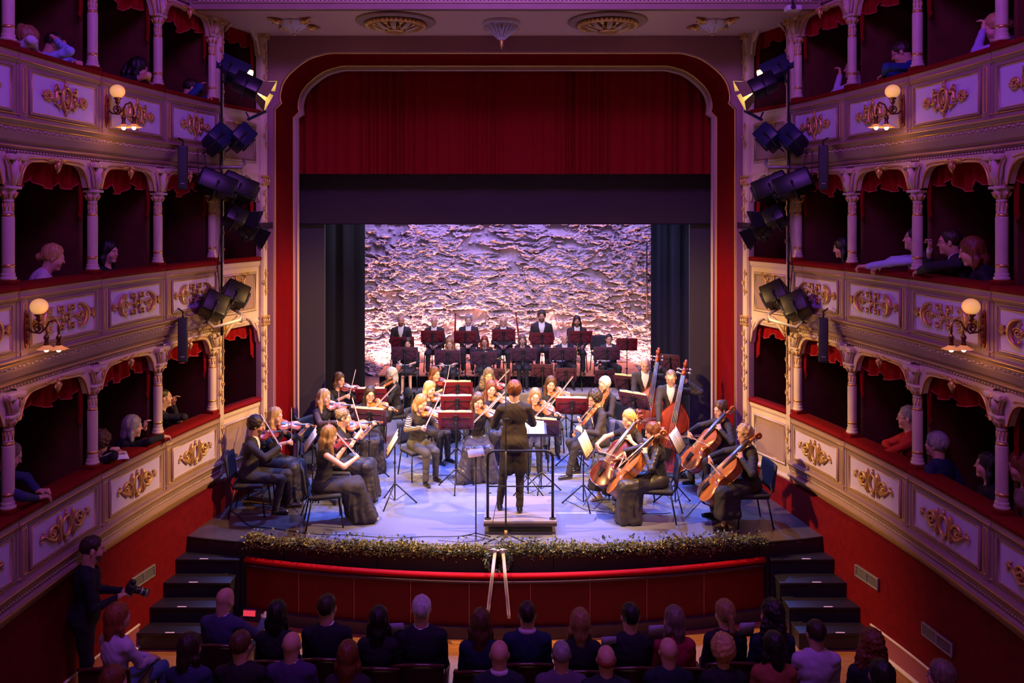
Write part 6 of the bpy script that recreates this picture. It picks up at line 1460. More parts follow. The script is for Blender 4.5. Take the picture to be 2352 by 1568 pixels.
violinist('the blonde in lace sleeves', (745, 913), -116, 'violin_orange', hair='blonde', hst='wavy', top=dict(kind='top', c=BLK, sleeve='long', neck='high', smat=mat('black_lace', (.14, .07, .045), .7, noise=.8, scale=90)), bottom=dict(kind='trousers', c=BLK), lab='blonde woman in lace-sleeved black top playing violin', skin='fair', db=.46, head=(.1, .1, .1))
violinist('the long-haired woman with glasses', (850, 906), -166, 'violin_orange', hair='dark', hst='long', glasses=True, top=TOPL, bottom=LSK, lab='long dark-haired woman with glasses behind the plum stand', db=.28, head=(.1, .15, .1))
violinist('the brown-haired woman furthest back on the left', (779, 873), -128, 'violin_red', hair='brown', hst='bob', top=TOPE, bottom=LSK, lab='woman with chin-length brown hair, furthest back of the left violins', skin='fair', db=.30, head=(.1, .1, .1))
i = violinist('the white-haired woman in black', (898, 861), 112, 'violin_orange', hair='white', hst='bob', glasses=True, top=TOPE, bottom=LSK, lab='white-haired woman in black facing left with a coat on her chair', skin='fair', db=.20, head=(.1, .2, .1))
mx = i['M']; m = MB()
m.slab(lambda u, v: ((-.24 + .48 * u, -.33 - .05 * sin(pi * v) - .02 * sin(u * 14), .90 - .80 * v), (0, 1, 0)), 20, 12, .02); m.slab(lambda u, v: ((-.22 + .44 * u, -.33 + .10 * v, .905 - .12 * v * v), (0, 0, 1)), 8, 4, .02)
o = m.build('coat', mat('coat_black', (.02, .018, .022), .8, bump=.3, scale=20)); o.matrix_world = mx; tag(o, 'black coat hung over the chair of the white-haired violinist', 'coat')
violinist('the woman with striped sleeves', (967, 926), -146, 'violin_orange', hair='dblonde', hst='pony_long', top=dict(kind='top', c=BLK, sleeve='long', smat=STRIPE), bottom=dict(kind='trousers', c=(.05, .045, .045)), lab='woman with striped sleeves and hair tied back playing violin', skin='fair', db=.42, head=(.25, .35, .12), feet={1: (.12, .48), -1: (.13, .36)})
violinist('the blonde woman with a bob', (987, 894), -134, 'violin_orange', hair='blonde', hst='bob', top=TOPL, bottom=TRO, lab='woman with a smooth blonde bob in the second desk by the maroon stands', skin='fair', db=.36, head=(.1, .15, .1))
violinist('the woman with long auburn hair', (999, 860), -132, 'violin_red', hair='auburn', hst='long', top=TOPE, bottom=LSK, lab='woman with long auburn hair behind the blonde bob', skin='fair', db=.30, head=(.0, .05, .1))
violinist('the woman with a silver hairband', (1098, 921), 184, 'violin_orange', hair='brown', hst='long', top=TOPE, bottom=dict(kind='skirt', c=(.05, .045, .06), rough=.28, hem=.04), lab='woman with silver hairband and wide satin skirt left of the conductor', skin='fair', db=.40, band=True, head=(.3, .35, .1), knees={1: (.16, .42, .5), -1: (.16, .42, .5)}, feet={1: (.22, .46), -1: (.20, .46)})
violinist('the brown-haired woman behind the hairband', (1128, 893), 190, 'violin_orange', hair='auburn', hst='long', top=TOPL, bottom=LSK, lab='brown-haired woman playing violin just left of the conductor', skin='fair', db=.38, head=(.1, .2, .1))
violinist('the woman with long curly hair', (1122, 863), 188, 'violin_red', hair='greybrown', hst='longcurly', top=TOPL, bottom=LSK, lab='woman with very long curly greyish hair furthest back left of the conductor', skin='fair', db=.34, head=(.1, .15, .1))
violinist('the grey-blond violist with glasses', (1229, 911), 176, 'viola', viola=True, hair='dblonde', hst='straight', glasses=True, top=TOPL, bottom=TRO, lab='woman with straight grey-blond hair and glasses playing viola', skin='fair', db=.34, head=(.15, .12, .1), tilt=.75)
violinist('the brown-haired violist', (1265, 882), 182, 'viola', viola=True, hair='brown', hst='long', top=TOPE, bottom=TRO, lab='woman with long brown hair playing viola behind the maroon stand', skin='fair', db=.34, head=(.05, .25, .1), tilt=.75)
violinist('the curly dark-haired violist', (1366, 917), 108, 'viola', viola=True, sex='m', hair='dark', hst='curly', top=SUIT, bottom=TRO, lab='young man with curly dark hair in suit playing viola', skin='light', db=.30, vd=(.35, .80, -.45), head=(.15, .25, .1), s=1.08, knees={1: (.12, .44, .52), -1: (.12, .44, .52)}, feet={1: (.10, .34), -1: (.12, .56)})
violinist('the white-haired violist', (1388, 884), 124, 'viola', viola=True, sex='m', hair='white', hst='thick', glasses=True, top=SUIT, bottom=TRO, lab='white-haired man with glasses playing viola behind the young man', skin='fair', db=.34, vd=(.40, .80, -.40), head=(.1, .15, .1), s=1.06)

def cellist(who, at, yaw, key, lab, db=.30, head=(.1, .25, 0), seatlab=None, chk='black', dirv=(-.13, -.64, .76), B=(.02, .70, .37), zf=0, **kw):
    s = kw.pop('s', 1.05); lean = kw.pop('lean', .06); pel, U, Rt, Fw, nb = torso(s, lean, 0, 0)
    Mv, xv, yv, zv = mat_axes(V3(*B), V3(*dirv), V3(-.05, .75, .6))
    Pn = V3(*B) + yv * .86; lw = Pn + xv * .085 - zv * .035 - yv * .055
    cp = V3(*B) + yv * .45 + zv * .115; bd = unit(-xv * 1.0 - V3(0, 0, .16) - zv * .10); P = cp + bd * db; rw = P + bd * .02 + zv * .07 + V3(0, -.06, .04)
    i = person(lab, at, zf, yaw, s=s, lean=lean, head=head, heads=HD, rh=rw, lh=lw, rdir=P - rw, rn=-zv, ldir=-xv * .55 + zv * .5 + yv * .45, ln=-xv - zv * .4, rcurl=.8, lcurl=1.0, relbow=V3(1, -.2, -.15), lelbow=V3(-1, .1, -.75), thumb=(-bd, None),
               knees={1: (.24, .44, .50), -1: (.24, .44, .50)}, feet=kw.pop('feet', {1: (.24, .42), -1: (.24, .42)}), h=.0085, **kw)
    put_fiddle(key, i['M'] @ Mv, 'cello held between the knees of ' + who, 'cello', 'cellos of the orchestra')
    bow_obj(i['M'] @ Vector(P), i['M'] @ Vector(cp), .70, 'cello bow in the hand of ' + who); seat_for(i, seatlab or 'chair under ' + who, chk); return i
cellist('the blonde cellist in short sleeves', (1444, 963), 124, 'cello_dark', 'blonde woman in short sleeves playing the darkest cello', hair='blonde', hst='pony', top=TOPS, bottom=dict(kind='skirt', c=BLK, hem=.20, shoes='nude_shoe'), skin='fair', chk='grey')
cellist('the cellist in shiny black with long brown hair', (1499, 993), 82, 'cello_orange', 'woman in shiny black dress with long brown hair playing the front cello', hair='auburn', hst='wavy', top=dict(kind='top', c=(.03, .026, .026), sleeve='long', rough=.35), bottom=dict(kind='skirt', c=(.045, .036, .030), rough=.38, hem=.05), skin='light', head=(.1, .3, 0), db=.36)
cellist('the cellist with her hair in a bun', (1655, 941), 108, 'cello_red', 'woman with brown hair in a bun playing cello at the right', hair='brown', hst='bun', top=dict(kind='top', c=(.035, .028, .028), sleeve='long'), bottom=TRO, skin='fair')
cellist('the curly blonde cellist in a jacket', (1711, 1001), 94, 'cello_orange', 'woman with curly blonde hair in black jacket, outermost player on the right', hair='blonde', hst='curly', top=dict(kind='jacket', c=(.030, .027, .024), closed=True, bow=False), bottom=dict(kind='skirt', c=(.028, .024, .022), hem=.22), skin='light', db=.34)
def bassist(who, at, yaw, key, lab, B=(.06, .40, .15), dirv=(-.17, -.16, .97), **kw):
    s = 1.04; pel, U, Rt, Fw, nb = torso(s, .16, 0, 0, pose='stand'); Mv, xv, yv, zv = mat_axes(V3(*B), V3(*dirv), V3(-.15, .95, .2))
    Pn = V3(*B) + yv * 1.52; lw = Pn + xv * .09 - yv * .05 - zv * .03
    cp = V3(*B) + yv * .56 + zv * .17; bd = unit(-xv * 1.0 + V3(0, 0, -.30)); P = cp + bd * .16; rw = P + bd * .05 + V3(0, -.04, .09)
    i = person(lab, at, 0, yaw, pose='stand', s=s, lean=.16, sex='m', head=kw.pop('head', (.05, .3, 0)), heads=HD, top=SUIT, bottom=TRO, rh=rw, lh=lw, rdir=(-.2, .15, -1), rn=-bd, ldir=-xv * .7 + zv * .4 + yv * .3, ln=-xv - zv * .5, rcurl=.9, lcurl=1.0, relbow=V3(1, -.3, 0), lelbow=V3(-1, 0, -.25), h=.0085, feet={1: (.16, -.05), -1: (.16, .02)}, **kw)
    put_fiddle(key, i['M'] @ Mv, 'double bass played by ' + who, 'double bass', 'double basses of the orchestra'); bow_obj(i['M'] @ Vector(P), i['M'] @ Vector(cp), .70, 'bass bow in the hand of ' + who); return i
bassist('the bald bassist at the back', (1482, 838), 168, 'bass_orange', 'bald man in suit standing at the rear double bass', hair='brown', hst='bald', skin='light')
bassist('the front bassist with glasses', (1541, 868), 158, 'bass_red', 'man with cropped hair and glasses standing at the front double bass', hair='greybrown', hst='buzz', glasses=True, skin='light')

def seated(lab, at, D_or_zf, yaw=180, **kw):
    i = person(lab, at, D_or_zf, yaw, heads=HD, h=kw.pop('h', .0105), s=kw.pop('s', 1.04), **kw); seat_for(i, 'chair under the ' + lab); return i
# woodwind and horn row
def ctr_wind(kind, lab, at, ilab, mouth=True, **kw):
    s = .94; kw.setdefault('s', .94); kw.setdefault('lean', .16); pel, U, Rt, Fw, nb = torso(s, .16, 0, 0)
    hc = nb + U * .03 + V3(0, .03, .128)
    if mouth:
        a = hc + V3(0, .10, -.075); d = unit(V3(0, .62, -.78)); Mv, x, y, z = mat_axes(a, np.cross(V3(0, .78, .62), d), V3(0, .78, .62)); Mv = Matrix(((d[0], 1, 0, a[0]), (d[1], 0, .78, a[1]), (d[2], 0, .62, a[2]), (0, 0, 0, 1)))
        Mv = Matrix(((0, -1, 0, a[0]), (d[1], 0, .78, a[1]), (d[2], 0, .62, a[2]), (0, 0, 0, 1)))
        p1 = a + d * .20; p2 = a + d * .36
        i = seated(lab, at, .15, rh=p2 + V3(.07, -.06, -.02), lh=p1 + V3(-.07, -.06, -.02), rdir=(-.7, .5, .3), ldir=(.7, .5, .3), rn=(-.3, .8, -.2), ln=(.3, .8, -.2), rcurl=1, lcurl=1, head=(0, .22, 0), **kw)
        wind(kind, i['M'] @ Mv, ilab)
    else:
        a = V3(.36, .30, .66); i = seated(lab, at, .15, rh=V3(.16, .26, .68), lh=V3(-.10, .26, .68), rdir=(-.2, 1, 0), ldir=(.2, 1, 0), head=(0, .25, 0), **kw)
        Mv = Matrix(((-1, 0, 0, .42), (0, -1, 0, .36), (0, 0, 1, .67), (0, 0, 0, 1))); wind(kind, i['M'] @ Mv, ilab)
    return i
ctr_wind('flute', 'dark-haired woman with a silver flute lying across her lap', (937, 788), 'flute lying across the lap of the dark-haired woman', mouth=False, hair='dark', hst='long', top=TOPE, bottom=dict(kind='knee', c=BLK), skin='fair')
ctr_wind('flute', 'blonde woman with a flute across her lap', (1033, 789), 'flute across the lap of the blonde woman', mouth=False, hair='dblonde', hst='straight', top=TOPE, bottom=TRO, skin='fair')
ctr_wind('oboe', 'red-haired woman with glasses playing the oboe', (1113, 784), 'oboe of the red-haired woman', hair='red', hst='long', glasses=True, top=TOPL, bottom=TRO, skin='fair')
ctr_wind('clarinet', 'woman in v-neck with pinned-up grey-brown hair playing clarinet', (1200, 780), 'clarinet of the woman in the v-neck', hair='greybrown', hst='bob', top=dict(kind='top', c=BLK, sleeve='elbow', neck='v'), bottom=TRO, skin='fair', fat=1.12)
for at, lab, hair, hst in (((1297, 778), 'bald man playing a silver horn', 'brown', 'fringe'), ((1399, 779), 'dark-haired man playing a silver horn', 'dark', 'short')):
    i = seated(lab, at, .15, sex='m', s=.96, lean=.16, hair=hair, hst=hst, top=dict(kind='suit', c=(.04, .045, .06)), bottom=TRO, skin='light', rh=V3(.26, .28, .70), lh=V3(-.02, .34, .84), rdir=(-.6, .3, 0), ldir=(.4, .6, .1), rn=(-.5, .5, 0), head=(0, .12, 0), feet={1: (.18, .40), -1: (.18, .40)}, knees={1: (.2, .43, .52), -1: (.2, .43, .52)})
    Mh = Matrix(((-1, 0, 0, .08), (0, -1, 0, .34), (0, 0, 1, .83), (0, 0, 0, 1))) @ R(.35, 'Y'); wind('horn', i['M'] @ Mh, 'silver horn held by the ' + ('bald' if hst == 'fringe' else 'dark-haired') + ' horn player')
# back row
LAP = dict(rh=V3(.09, .20, .64), lh=V3(-.09, .20, .64), rdir=(-.6, .8, -.1), ldir=(.6, .8, -.1))
i = seated('man with receding dark hair and beard, leftmost of the back row', (921, 737), .45, sex='m', hair='dark', hst='fringe', beard='dark', top=SUIT, bottom=TRO, skin='tan', **LAP)
i = seated('bald man, second of the back row, hands in his lap', (997, 738), .45, sex='m', hair='dark', hst='bald', top=SUIT, bottom=TRO, skin='light', **LAP)
i = seated('grey-haired bearded man beside the red-brown bassoon', (1076, 736), .45, sex='m', hair='grey', hst='thick', beard='grey', top=SUIT, bottom=TRO, skin='light', **LAP)
wind('bassoon', i['M'] @ T(.34, .12, .62) @ R(-pi / 2 - .03, 'Y') @ Matrix.Identity(4), 'red-brown bassoon standing beside the grey-haired bearded man')
i = seated('bald man with glasses beside the dark bassoon', (1156, 738), .45, sex='m', hair='dark', hst='bald', glasses=True, top=SUIT, bottom=TRO, skin='light', **LAP)
wind('bassoon', i['M'] @ T(-.40, .10, .66) @ R(-pi / 2 + .12, 'Y'), 'dark bassoon leaning beside the bald man with glasses')
i = seated('large dark-haired man with beard, tallest of the back row', (1244, 727), .45, sex='m', hair='dark', hst='thick', beard='dark', top=SUIT, bottom=TRO, skin='tan', fat=1.22, **{**LAP, 's': 1.14})
i = seated('long-haired bearded man holding a trumpet on his knee', (1325, 738), .45, sex='m', hair='dark', hst='bob', beard='dark', top=SUIT, bottom=TRO, skin='tan', rh=V3(.10, .32, .66), lh=V3(-.14, .22, .64), rdir=(-.3, 1, -.1))
wind('trumpet', i['M'] @ T(.02, .42, .70) @ R(pi / 2 - .1, 'Y'), 'trumpet held upright on the knee of the long-haired man')
# conductor
s = 1.08
i = person('conductor in long black tailcoat seen from behind on the podium', (1181, 899), .2, 3, pose='stand', s=1.06, sex='m', heads=1.02, hair='auburn', hst='thick', skin='light', top=dict(kind='tails', c=(.030, .020, .014), closed=True, bow=False), bottom=dict(kind='trousers', c=(.028, .020, .016)),
           rh=V3(.10, .36, 1.24), lh=V3(-.12, .36, 1.16), rdir=(-.3, .9, .2), ldir=(.2, .95, .1), head=(0, .15, 0), lean=.03, feet={1: (.07, -.02), -1: (.20, .10)}, relbow=V3(.8, -.1, -1), lelbow=V3(-.8, -.1, -1), h=.0085, fat=1.04)
m = MB(); P = Vector((.07, .44, 1.26)); m.tube([P, P + Vector((-.10, .30, .12))], [.004, .002], 6); m.ell(tuple(P), (.010, .014, .010)); o = m.build('baton', mat('white_baton', (.8, .78, .7), .5)); o.matrix_world = i['M']; tag(o, 'white baton in the right hand of the conductor', 'baton')
# ------------------------------------------------------------------ people in the boxes
def boxD(side, px_, v):
    best = None
    for i in range(600):
        t = .1 + 5.2 * i / 600; p = W(side, t, v, 0); e = abs(CX + p.x * F / p.y - px_)
        if best is None or e < best[0]: best = (e, p.y)
    return best[1]
def box_person(lab, px_, py_, v=-.12, yaw=None, **kw):
    side = -1 if px_ < CX else 1; D = boxD(side, px_, v)
    kw.setdefault('heads', 1.04); kw.setdefault('s', 1.05); kw.setdefault('lean', .30); kw.setdefault('h', .010); kw.setdefault('knees', {1: (.10, .16, .34), -1: (.10, .16, .34)}); kw.setdefault('feet', {1: (.10, -.02), -1: (.10, -.02)})
    if yaw is None: yaw = -62 if side < 0 else 62
    z = CAMZ - (py_ - CY) * D / F
    pel, U, Rt, Fw, nb = torso(kw['s'], kw['lean'], 0, kw.get('twist', 0)); hz = nb[2] + .045 * kw['s'] + .15 * kw['s'] * kw['heads']
    zf_ = z - hz; zr = max([q for q in Z0 if q < z + .12] or [Z0[0]]) - zf_
    for k_, e_ in (('rh', 'relbow'), ('lh', 'lelbow')):
        if k_ in kw:
            if kw[k_][2] < 1.0 and kw.get('fat', 1) < 1.1: kw[k_] = V3(kw[k_][0], kw[k_][1], zr + .045)
            if kw[k_][2] < zr + .2: kw[e_] = V3(1 if k_ == 'rh' else -1, -.1, .22)
        else: kw[k_] = V3(.12 if k_ == 'rh' else -.12, .10, max(.5, zr - .35)); kw[e_] = V3(1 if k_ == 'rh' else -1, -1, -.2)
    return person(lab, (px_, D), zf_, yaw, place='px', **kw)
def on_rail(s=1.05, fw=.42, z=.86, xr=.10, xl=.10): return dict(rh=V3(xr, fw, z), lh=V3(-xl, fw, z), rdir=(-.9, .4, -.1), ldir=(.9, .4, -.1), relbow=V3(1, .3, -.3), lelbow=V3(-1, .3, -.3))
CL = lambda c, sl='long', **k: dict(kind='top', c=c, sleeve=sl, **k)
box_person('fair-haired woman in ribbed white top leaning on the upper rail, nearest on the left', 62, 78, hair='dblonde', hst='bun', skin='fair', top=CL((.55, .55, .70)), head=(0, .45, 0), lean=.55, **on_rail())
box_person('balding man in light blue shirt with a hand on his head, upper tier left', 128, 92, sex='m', hair='dark', hst='buzz', top=CL((.30, .45, .80)), head=(0, .35, 0), lean=.5, rh=V3(.11, .33, 1.17), lh=V3(-.05, .50, .86), rdir=(-.5, -.3, .6), relbow=V3(1, .9, -.4), ldir=(1, .4, 0))
box_person('dark-haired woman in dark t-shirt resting her arms, upper tier left', 318, 148, hair='black', hst='pony_long', skin='fair', top=CL((.02, .02, .03), 'short'), head=(0, .35, 0), lean=.5, **on_rail())
box_person('person in blue top holding a hand to the face, upper tier near the stage', 440, 196, sex='m', hair='dark', hst='short', top=CL((.02, .06, .25)), head=(0, .3, 0), lean=.4, rh=V3(.03, .38, 1.15), rdir=(-.2, 0, 1), lh=V3(-.1, .5, .85))
box_person('blonde woman in white top with a hair claw, middle tier left', 122, 582, hair='blonde', hst='lowbun', skin='fair', top=CL((.60, .55, .56)), head=(0, .25, 0), lean=.35)
box_person('dark-haired woman with a fringe in black, middle tier left', 250, 572, v=-.3, yaw=-95, hair='black', hst='bob', skin='fair', top=CL((.012, .01, .012)), lean=.1, head=(0, .1, 0))
box_person('grey-haired woman in black with a hand at her mouth, lower tier left', 305, 972, hair='grey', hst='bob', skin='fair', top=CL((.012, .012, .018)), lean=.35, head=(0, .1, 0), rh=V3(.08, .55, .86), rdir=(-.3, 1, -.2), lh=V3(-.04, .36, 1.14), ldir=(.1, 0, 1))
i = box_person('curly-haired woman reading a paper on the lower rail, left', 226, 1008, hair='brown', hst='curly', skin='fair', top=CL((.015, .012, .015)), lean=.45, head=(0, .55, 0), rh=V3(.10, .46, .84), lh=V3(-.12, .46, .84), rdir=(-.2, 1, 0), ldir=(.2, 1, 0), yaw=-50)
m = MB(frame(pix(262, 1052, boxD(-1, 262, .05)), (.8, .55, .1), (.0, -.3, 1))); m.slab(lambda u, v: ((-.15 + .3 * u, -.10 + .2 * v, .03 * sin(pi * u)), (0, 0, 1)), 8, 2, .003); tag(m.build('paper', mat('white_page', (.78, .80, .86), .6)), 'white programme held over the lower rail by the curly-haired woman', 'paper')
box_person('man in dark coat with a finger on his chin, lower tier near the stage', 376, 908, v=-.35, sex='m', hair='black', hst='buzz', top=CL((.015, .014, .018)), lean=.12, head=(0, .0, 0), lh=V3(-.02, .20, 1.12), ldir=(.1, .1, 1), rh=V3(.05, .30, .72))
box_person('person in dark blue jacket reading at the left edge, lower tier', 22, 1035, sex='m', hair='greybrown', hst='short', top=CL((.03, .04, .12)), lean=.4, head=(0, .4, 0), rh=V3(.10, .50, .84), lh=V3(-.12, .50, .84), rdir=(-.2, 1, 0), ldir=(.2, 1, 0))
box_person('blonde woman with a white hair clip resting her chin, upper tier right', 2288, 52, hair='blonde', hst='lowbun', skin='fair', top=CL((.35, .25, .60)), head=(0, .35, 0), lean=.45, rh=V3(.10, .44, .87), lh=V3(-.03, .40, 1.14), ldir=(.1, -.1, 1), lelbow=V3(-.4, .8, -1), rdir=(-1, .3, 0))
box_person('man with dark hair and glasses in navy, upper tier right', 2070, 112, sex='m', hair='dark', hst='short', glasses=True, top=CL((.015, .05, .20)), head=(0, .4, 0), lean=.35, **on_rail())
box_person('bald man seen low behind the upper rail, right side near the stage', 1862, 198, v=-.25, sex='m', hair='grey', hst='bald', skin='tan', top=CL((.10, .08, .12)), lean=.15, head=(0, .1, 0))
box_person('person in pale sleeves leaning a raised hand against the upper right column', 1960, 150, v=-.22, hair='dark', hst='short', top=CL((.45, .40, .65)), lean=.4, rh=V3(.1, .46, .86), lh=V3(-.04, .40, 1.10), ldir=(0, 0, 1), lelbow=V3(-.4, .8, -1), rdir=(-1, .3, 0))
box_person('woman with dark wavy hair in the middle tier, right near the stage', 1934, 562, v=-.2, hair='black', hst='bob', skin='fair', top=CL((.012, .01, .012)), lean=.25, head=(0, .2, 0))
box_person('man in pale blue shirt stretching a hand along the middle rail', 2100, 542, sex='m', hair='black', hst='short', skin='fair', top=CL((.45, .50, .85)), lean=.12, head=(0, -.05, 0), lh=V3(-.08, .62, .82), ldir=(0, 1, 0), rh=V3(.1, .45, .78), lelbow=V3(-.5, .1, -1))
box_person('man with glasses in black suit leaning on his fist, middle tier right', 2180, 548, sex='m', hair='dark', hst='short', glasses=True, top=dict(kind='suit', c=(.02, .02, .028)), lean=.35, head=(0, .05, .0), rh=V3(.02, .40, 1.12), rdir=(-.1, -.1, 1), rcurl=1.4, lh=V3(-.05, .50, .86), relbow=V3(.6, .8, -1))
box_person('woman with auburn hair in black, middle tier right', 2232, 568, v=-.1, hair='auburn', hst='bob', skin='fair', top=CL((.015, .013, .02)), lean=.3, head=(0, .25, 0), s=1.12)
box_person('grey-haired man with glasses in red sweater, arms folded, lower tier right', 2085, 952, v=-.3, sex='m', hair='grey', hst='short', glasses=True, top=CL((.35, .012, .012)), lean=.05, head=(0, .05, 0), rh=V3(-.10, .24, .86), lh=V3(.10, .26, .82), rdir=(-1, .1, .1), ldir=(1, .1, 0), fat=1.12, s=1.12)
box_person('grey-haired person in blue seen from behind, lower tier right', 2150, 1015, v=-.15, yaw=30, sex='m', hair='grey', hst='thick', top=CL((.015, .02, .06)), lean=.1, head=(.2, 0, 0))
box_person('pale-faced woman in black, lower tier near the right edge', 2268, 1062, v=-.2, hair='black', hst='bob', skin='fair', top=CL((.008, .007, .008)), lean=.1, head=(0, -.05, 0))
box_person('brown-haired person at the right edge, lower tier', 2345, 1062, v=-.1, hair='auburn', hst='bob', skin='light', top=CL((.20, .12, .11)), lean=.2, head=(0, .2, 0))

# ------------------------------------------------------------------ stalls
M_swood = mat('seat_back_wood', (.05, .013, .010), .35, coat=.3, noise=.3, scale=5); M_sup = mat('seat_upholstery', (.16, .010, .014), .8)
def tseat_meshes():
    L = []
    m = MB(); m.slab(lambda u, v: ((-.25 + .50 * u, -.26 - .05 * v + .04 * (2 * u - 1) ** 2, .30 + (.58 + .035 * (1 - (2 * u - 1) ** 2)) * v), (0, -1, 0)), 12, 8, .03); L.append(('backrest', m, M_swood))
    m = MB(); m.slab(lambda u, v: ((-.22 + .44 * u, -.20 - .04 * v + .04 * (2 * u - 1) ** 2, .46 + .38 * v), (0, 1, .1)), 10, 6, .05); L.append(('back_pad', m, M_sup))
    m = MB(); m.box((0, .03, .43), (.46, .46, .09), bev=.03); L.append(('seat', m, M_sup))
    for sx in (-1, 1):
        m = MB(); m.box((sx * .255, -.02, .32), (.035, .40, .60), bev=.01); m.box((sx * .255, .0, .635), (.05, .42, .03), bev=.01); L.append(('armrest', m, M_swood))
    m = MB(); m.tube([(-.25 + .5 * i / 12, -.315 + .04 * (i / 6 - 1) ** 2, .885 + .035 * (1 - (i / 6 - 1) ** 2)) for i in range(13)], .016, 8); L.append(('top_rail', m, mat('seat_rail_gloss', (.10, .03, .02), .18, coat=.6)))
    return [(n, mm.build(n, mt)) for n, mm, mt in L]
TS = tseat_meshes()
def tseat(x, y, lab):
    r = empty('theatre_seat', (x, y, FZ), label=lab, cat='seat', group='theatre seats of the stalls')
    for n, o in TS: link(n, o.data, r)
def stalls(lab, px_, py_, yaw=0, seatit=True, **kw):
    kw.setdefault('heads', 1.02); kw.setdefault('s', 1.04); kw.setdefault('h', .0115); kw.setdefault('lean', .02)
    i = person(lab, (px_, py_), FZ, yaw, **kw)
    if seatit: tseat(i['org'].x, i['org'].y, 'theatre seat of the ' + lab)
    return i
DK_ = (.012, .012, .022)
stalls('bald man in violet-blue jacket watching his phone, front row left', 517, 1378, yaw=-8, sex='m', hair='grey', hst='bald', top=dict(kind='suit', c=(.05, .045, .13), closed=True, bow=False), rh=V3(.26, .42, .82), rdir=(0, .9, .4), head=(-.3, .2, -.1))
p = pix(573, 1407, 7.75); m = MB(frame(p, (1, .1, -.1), (0, -.3, 1))); m.box((0, 0, 0), (.125, .012, .075), bev=.004); m.k = 1; m.box((0, -.007, 0), (.115, .003, .066)); tag(m.build('phone', [mat('phone_case', (.5, .02, .08), .5), mat('phone_screen', (.3, .02, .05), .3, emit=(1, .05, .10), es=.7)]), 'glowing red phone in the hand of the bald man in the front row', 'phone')
stalls('woman with black bobbed hair, front row beside the bald man', 637, 1410, hair='black', hst='bob', top=CL(DK_))
stalls('dark-haired man in black suit with a thin crown, front row', 752, 1396, sex='m', hair='dark', hst='short', top=dict(kind='suit', c=DK_, closed=True, bow=False), s=1.1, head=(-.25, 0, 0))
stalls('woman with long black hair and bare shoulders, front row', 870, 1424, hair='black', hst='long', top=dict(kind='top', c=DK_, neck='v'))
stalls('silver-haired man in black, tallest of the front row', 968, 1400, sex='m', hair='white', hst='short', top=dict(kind='suit', c=DK_, closed=True, bow=False), s=1.14, fat=1.08, head=(.15, 0, 0))
stalls('woman with wavy brown hair in navy, front row', 1104, 1430, hair='brown', hst='wavy', top=CL((.012, .018, .05)))
stalls('dark-haired man in navy suit with white collar, front row', 1211, 1412, sex='m', hair='dark', hst='short', top=dict(kind='suit', c=(.012, .02, .06), closed=True, bow=False), s=1.06, collar=(.6, .5, .6))
stalls('woman with short blonde hair in black, front row', 1332, 1430, hair='dblonde', hst='bob', top=CL(DK_))
stalls('short-haired dark figure in black, front row between blonde and magenta', 1447, 1416, sex='m', hair='black', hst='short', top=CL(DK_), s=1.08, head=(.2, 0, 0))
stalls('brown-haired woman in magenta sweater, front row', 1547, 1424, hair='greybrown', hst='bob', top=CL((.35, .010, .05)), head=(.5, .05, 0))
stalls('woman with a blonde ponytail in black, front row', 1664, 1410, hair='dblonde', hst='pony', top=CL(DK_), s=1.06, head=(.25, .05, 0))
stalls('woman with very long black hair, front row by the right steps', 1772, 1412, hair='black', hst='longcurly', top=CL((.015, .018, .04)), s=1.1, head=(.6, .05, 0))
stalls('young man in pale lilac shirt, second row right', 1873, 1455, sex='m', hair='dark', hst='short', top=CL((.52, .42, .62)), head=(.1, 0, 0))
stalls('dark-haired woman in the second row left, floral dress', 437, 1488, hair='dark', hst='bob', top=CL((.03, .04, .10)), head=(-.4, .1, 0))
stalls('brown-haired man with glasses, second row left', 555, 1482, sex='m', hair='brown', hst='short', glasses=True, top=CL((.02, .015, .02)), s=1.08, head=(-.3, 0, 0))
stalls('bald man in violet jacket, second row', 670, 1482, sex='m', hair='grey', hst='bald', top=dict(kind='suit', c=(.06, .03, .11), closed=True, bow=False))
stalls('auburn-haired woman in the second row with a hand raised', 800, 1506, hair='auburn', hst='long', top=CL((.03, .015, .03)))
stalls('bald man with pale scarf collar, second row centre', 1147, 1503, sex='m', hair='grey', hst='bald', top=dict(kind='top', c=(.015, .025, .035)), s=1.06, fat=1.15, collar=(.55, .45, .60))
stalls('grey-haired man in grey jacket, second row right of centre', 1289, 1504, sex='m', hair='grey', hst='buzz', top=dict(kind='suit', c=(.11, .08, .13), closed=True, bow=False))
stalls('balding red-haired man, second row', 1392, 1514, sex='m', hair='orange', hst='fringe', top=CL((.02, .03, .04)))
stalls('bald pink-headed man in dark sweater, second row', 1535, 1496, sex='m', hair='grey', hst='bald', top=CL((.010, .020, .028)), fat=1.15)
stalls('woman with tousled curly blonde hair, second row', 1660, 1496, hair='blonde', hst='curly', top=CL(DK_), s=1.06)
stalls('dark-haired woman in orange-brown sweater, second row right', 1776, 1484, hair='black', hst='bob', top=CL((.32, .085, .05)), fat=1.05, head=(.2, 0, 0))
stalls('woman with voluminous dark red hair, second row far right', 2000, 1480, hair='auburn', hst='longcurly', top=CL((.012, .015, .022)), s=1.08, head=(.2, 0, 0))
stalls('dark-haired person with an earring at the bottom edge, far right', 2022, 1552, hair='black', hst='bob', top=CL(DK_), head=(.3, 0, 0))
stalls('grey-haired man at the bottom edge beside the wall socket', 2160, 1556, yaw=25, sex='m', hair='greybrown', hst='thick', top=CL((.02, .02, .04)), head=(.4, 0, 0))
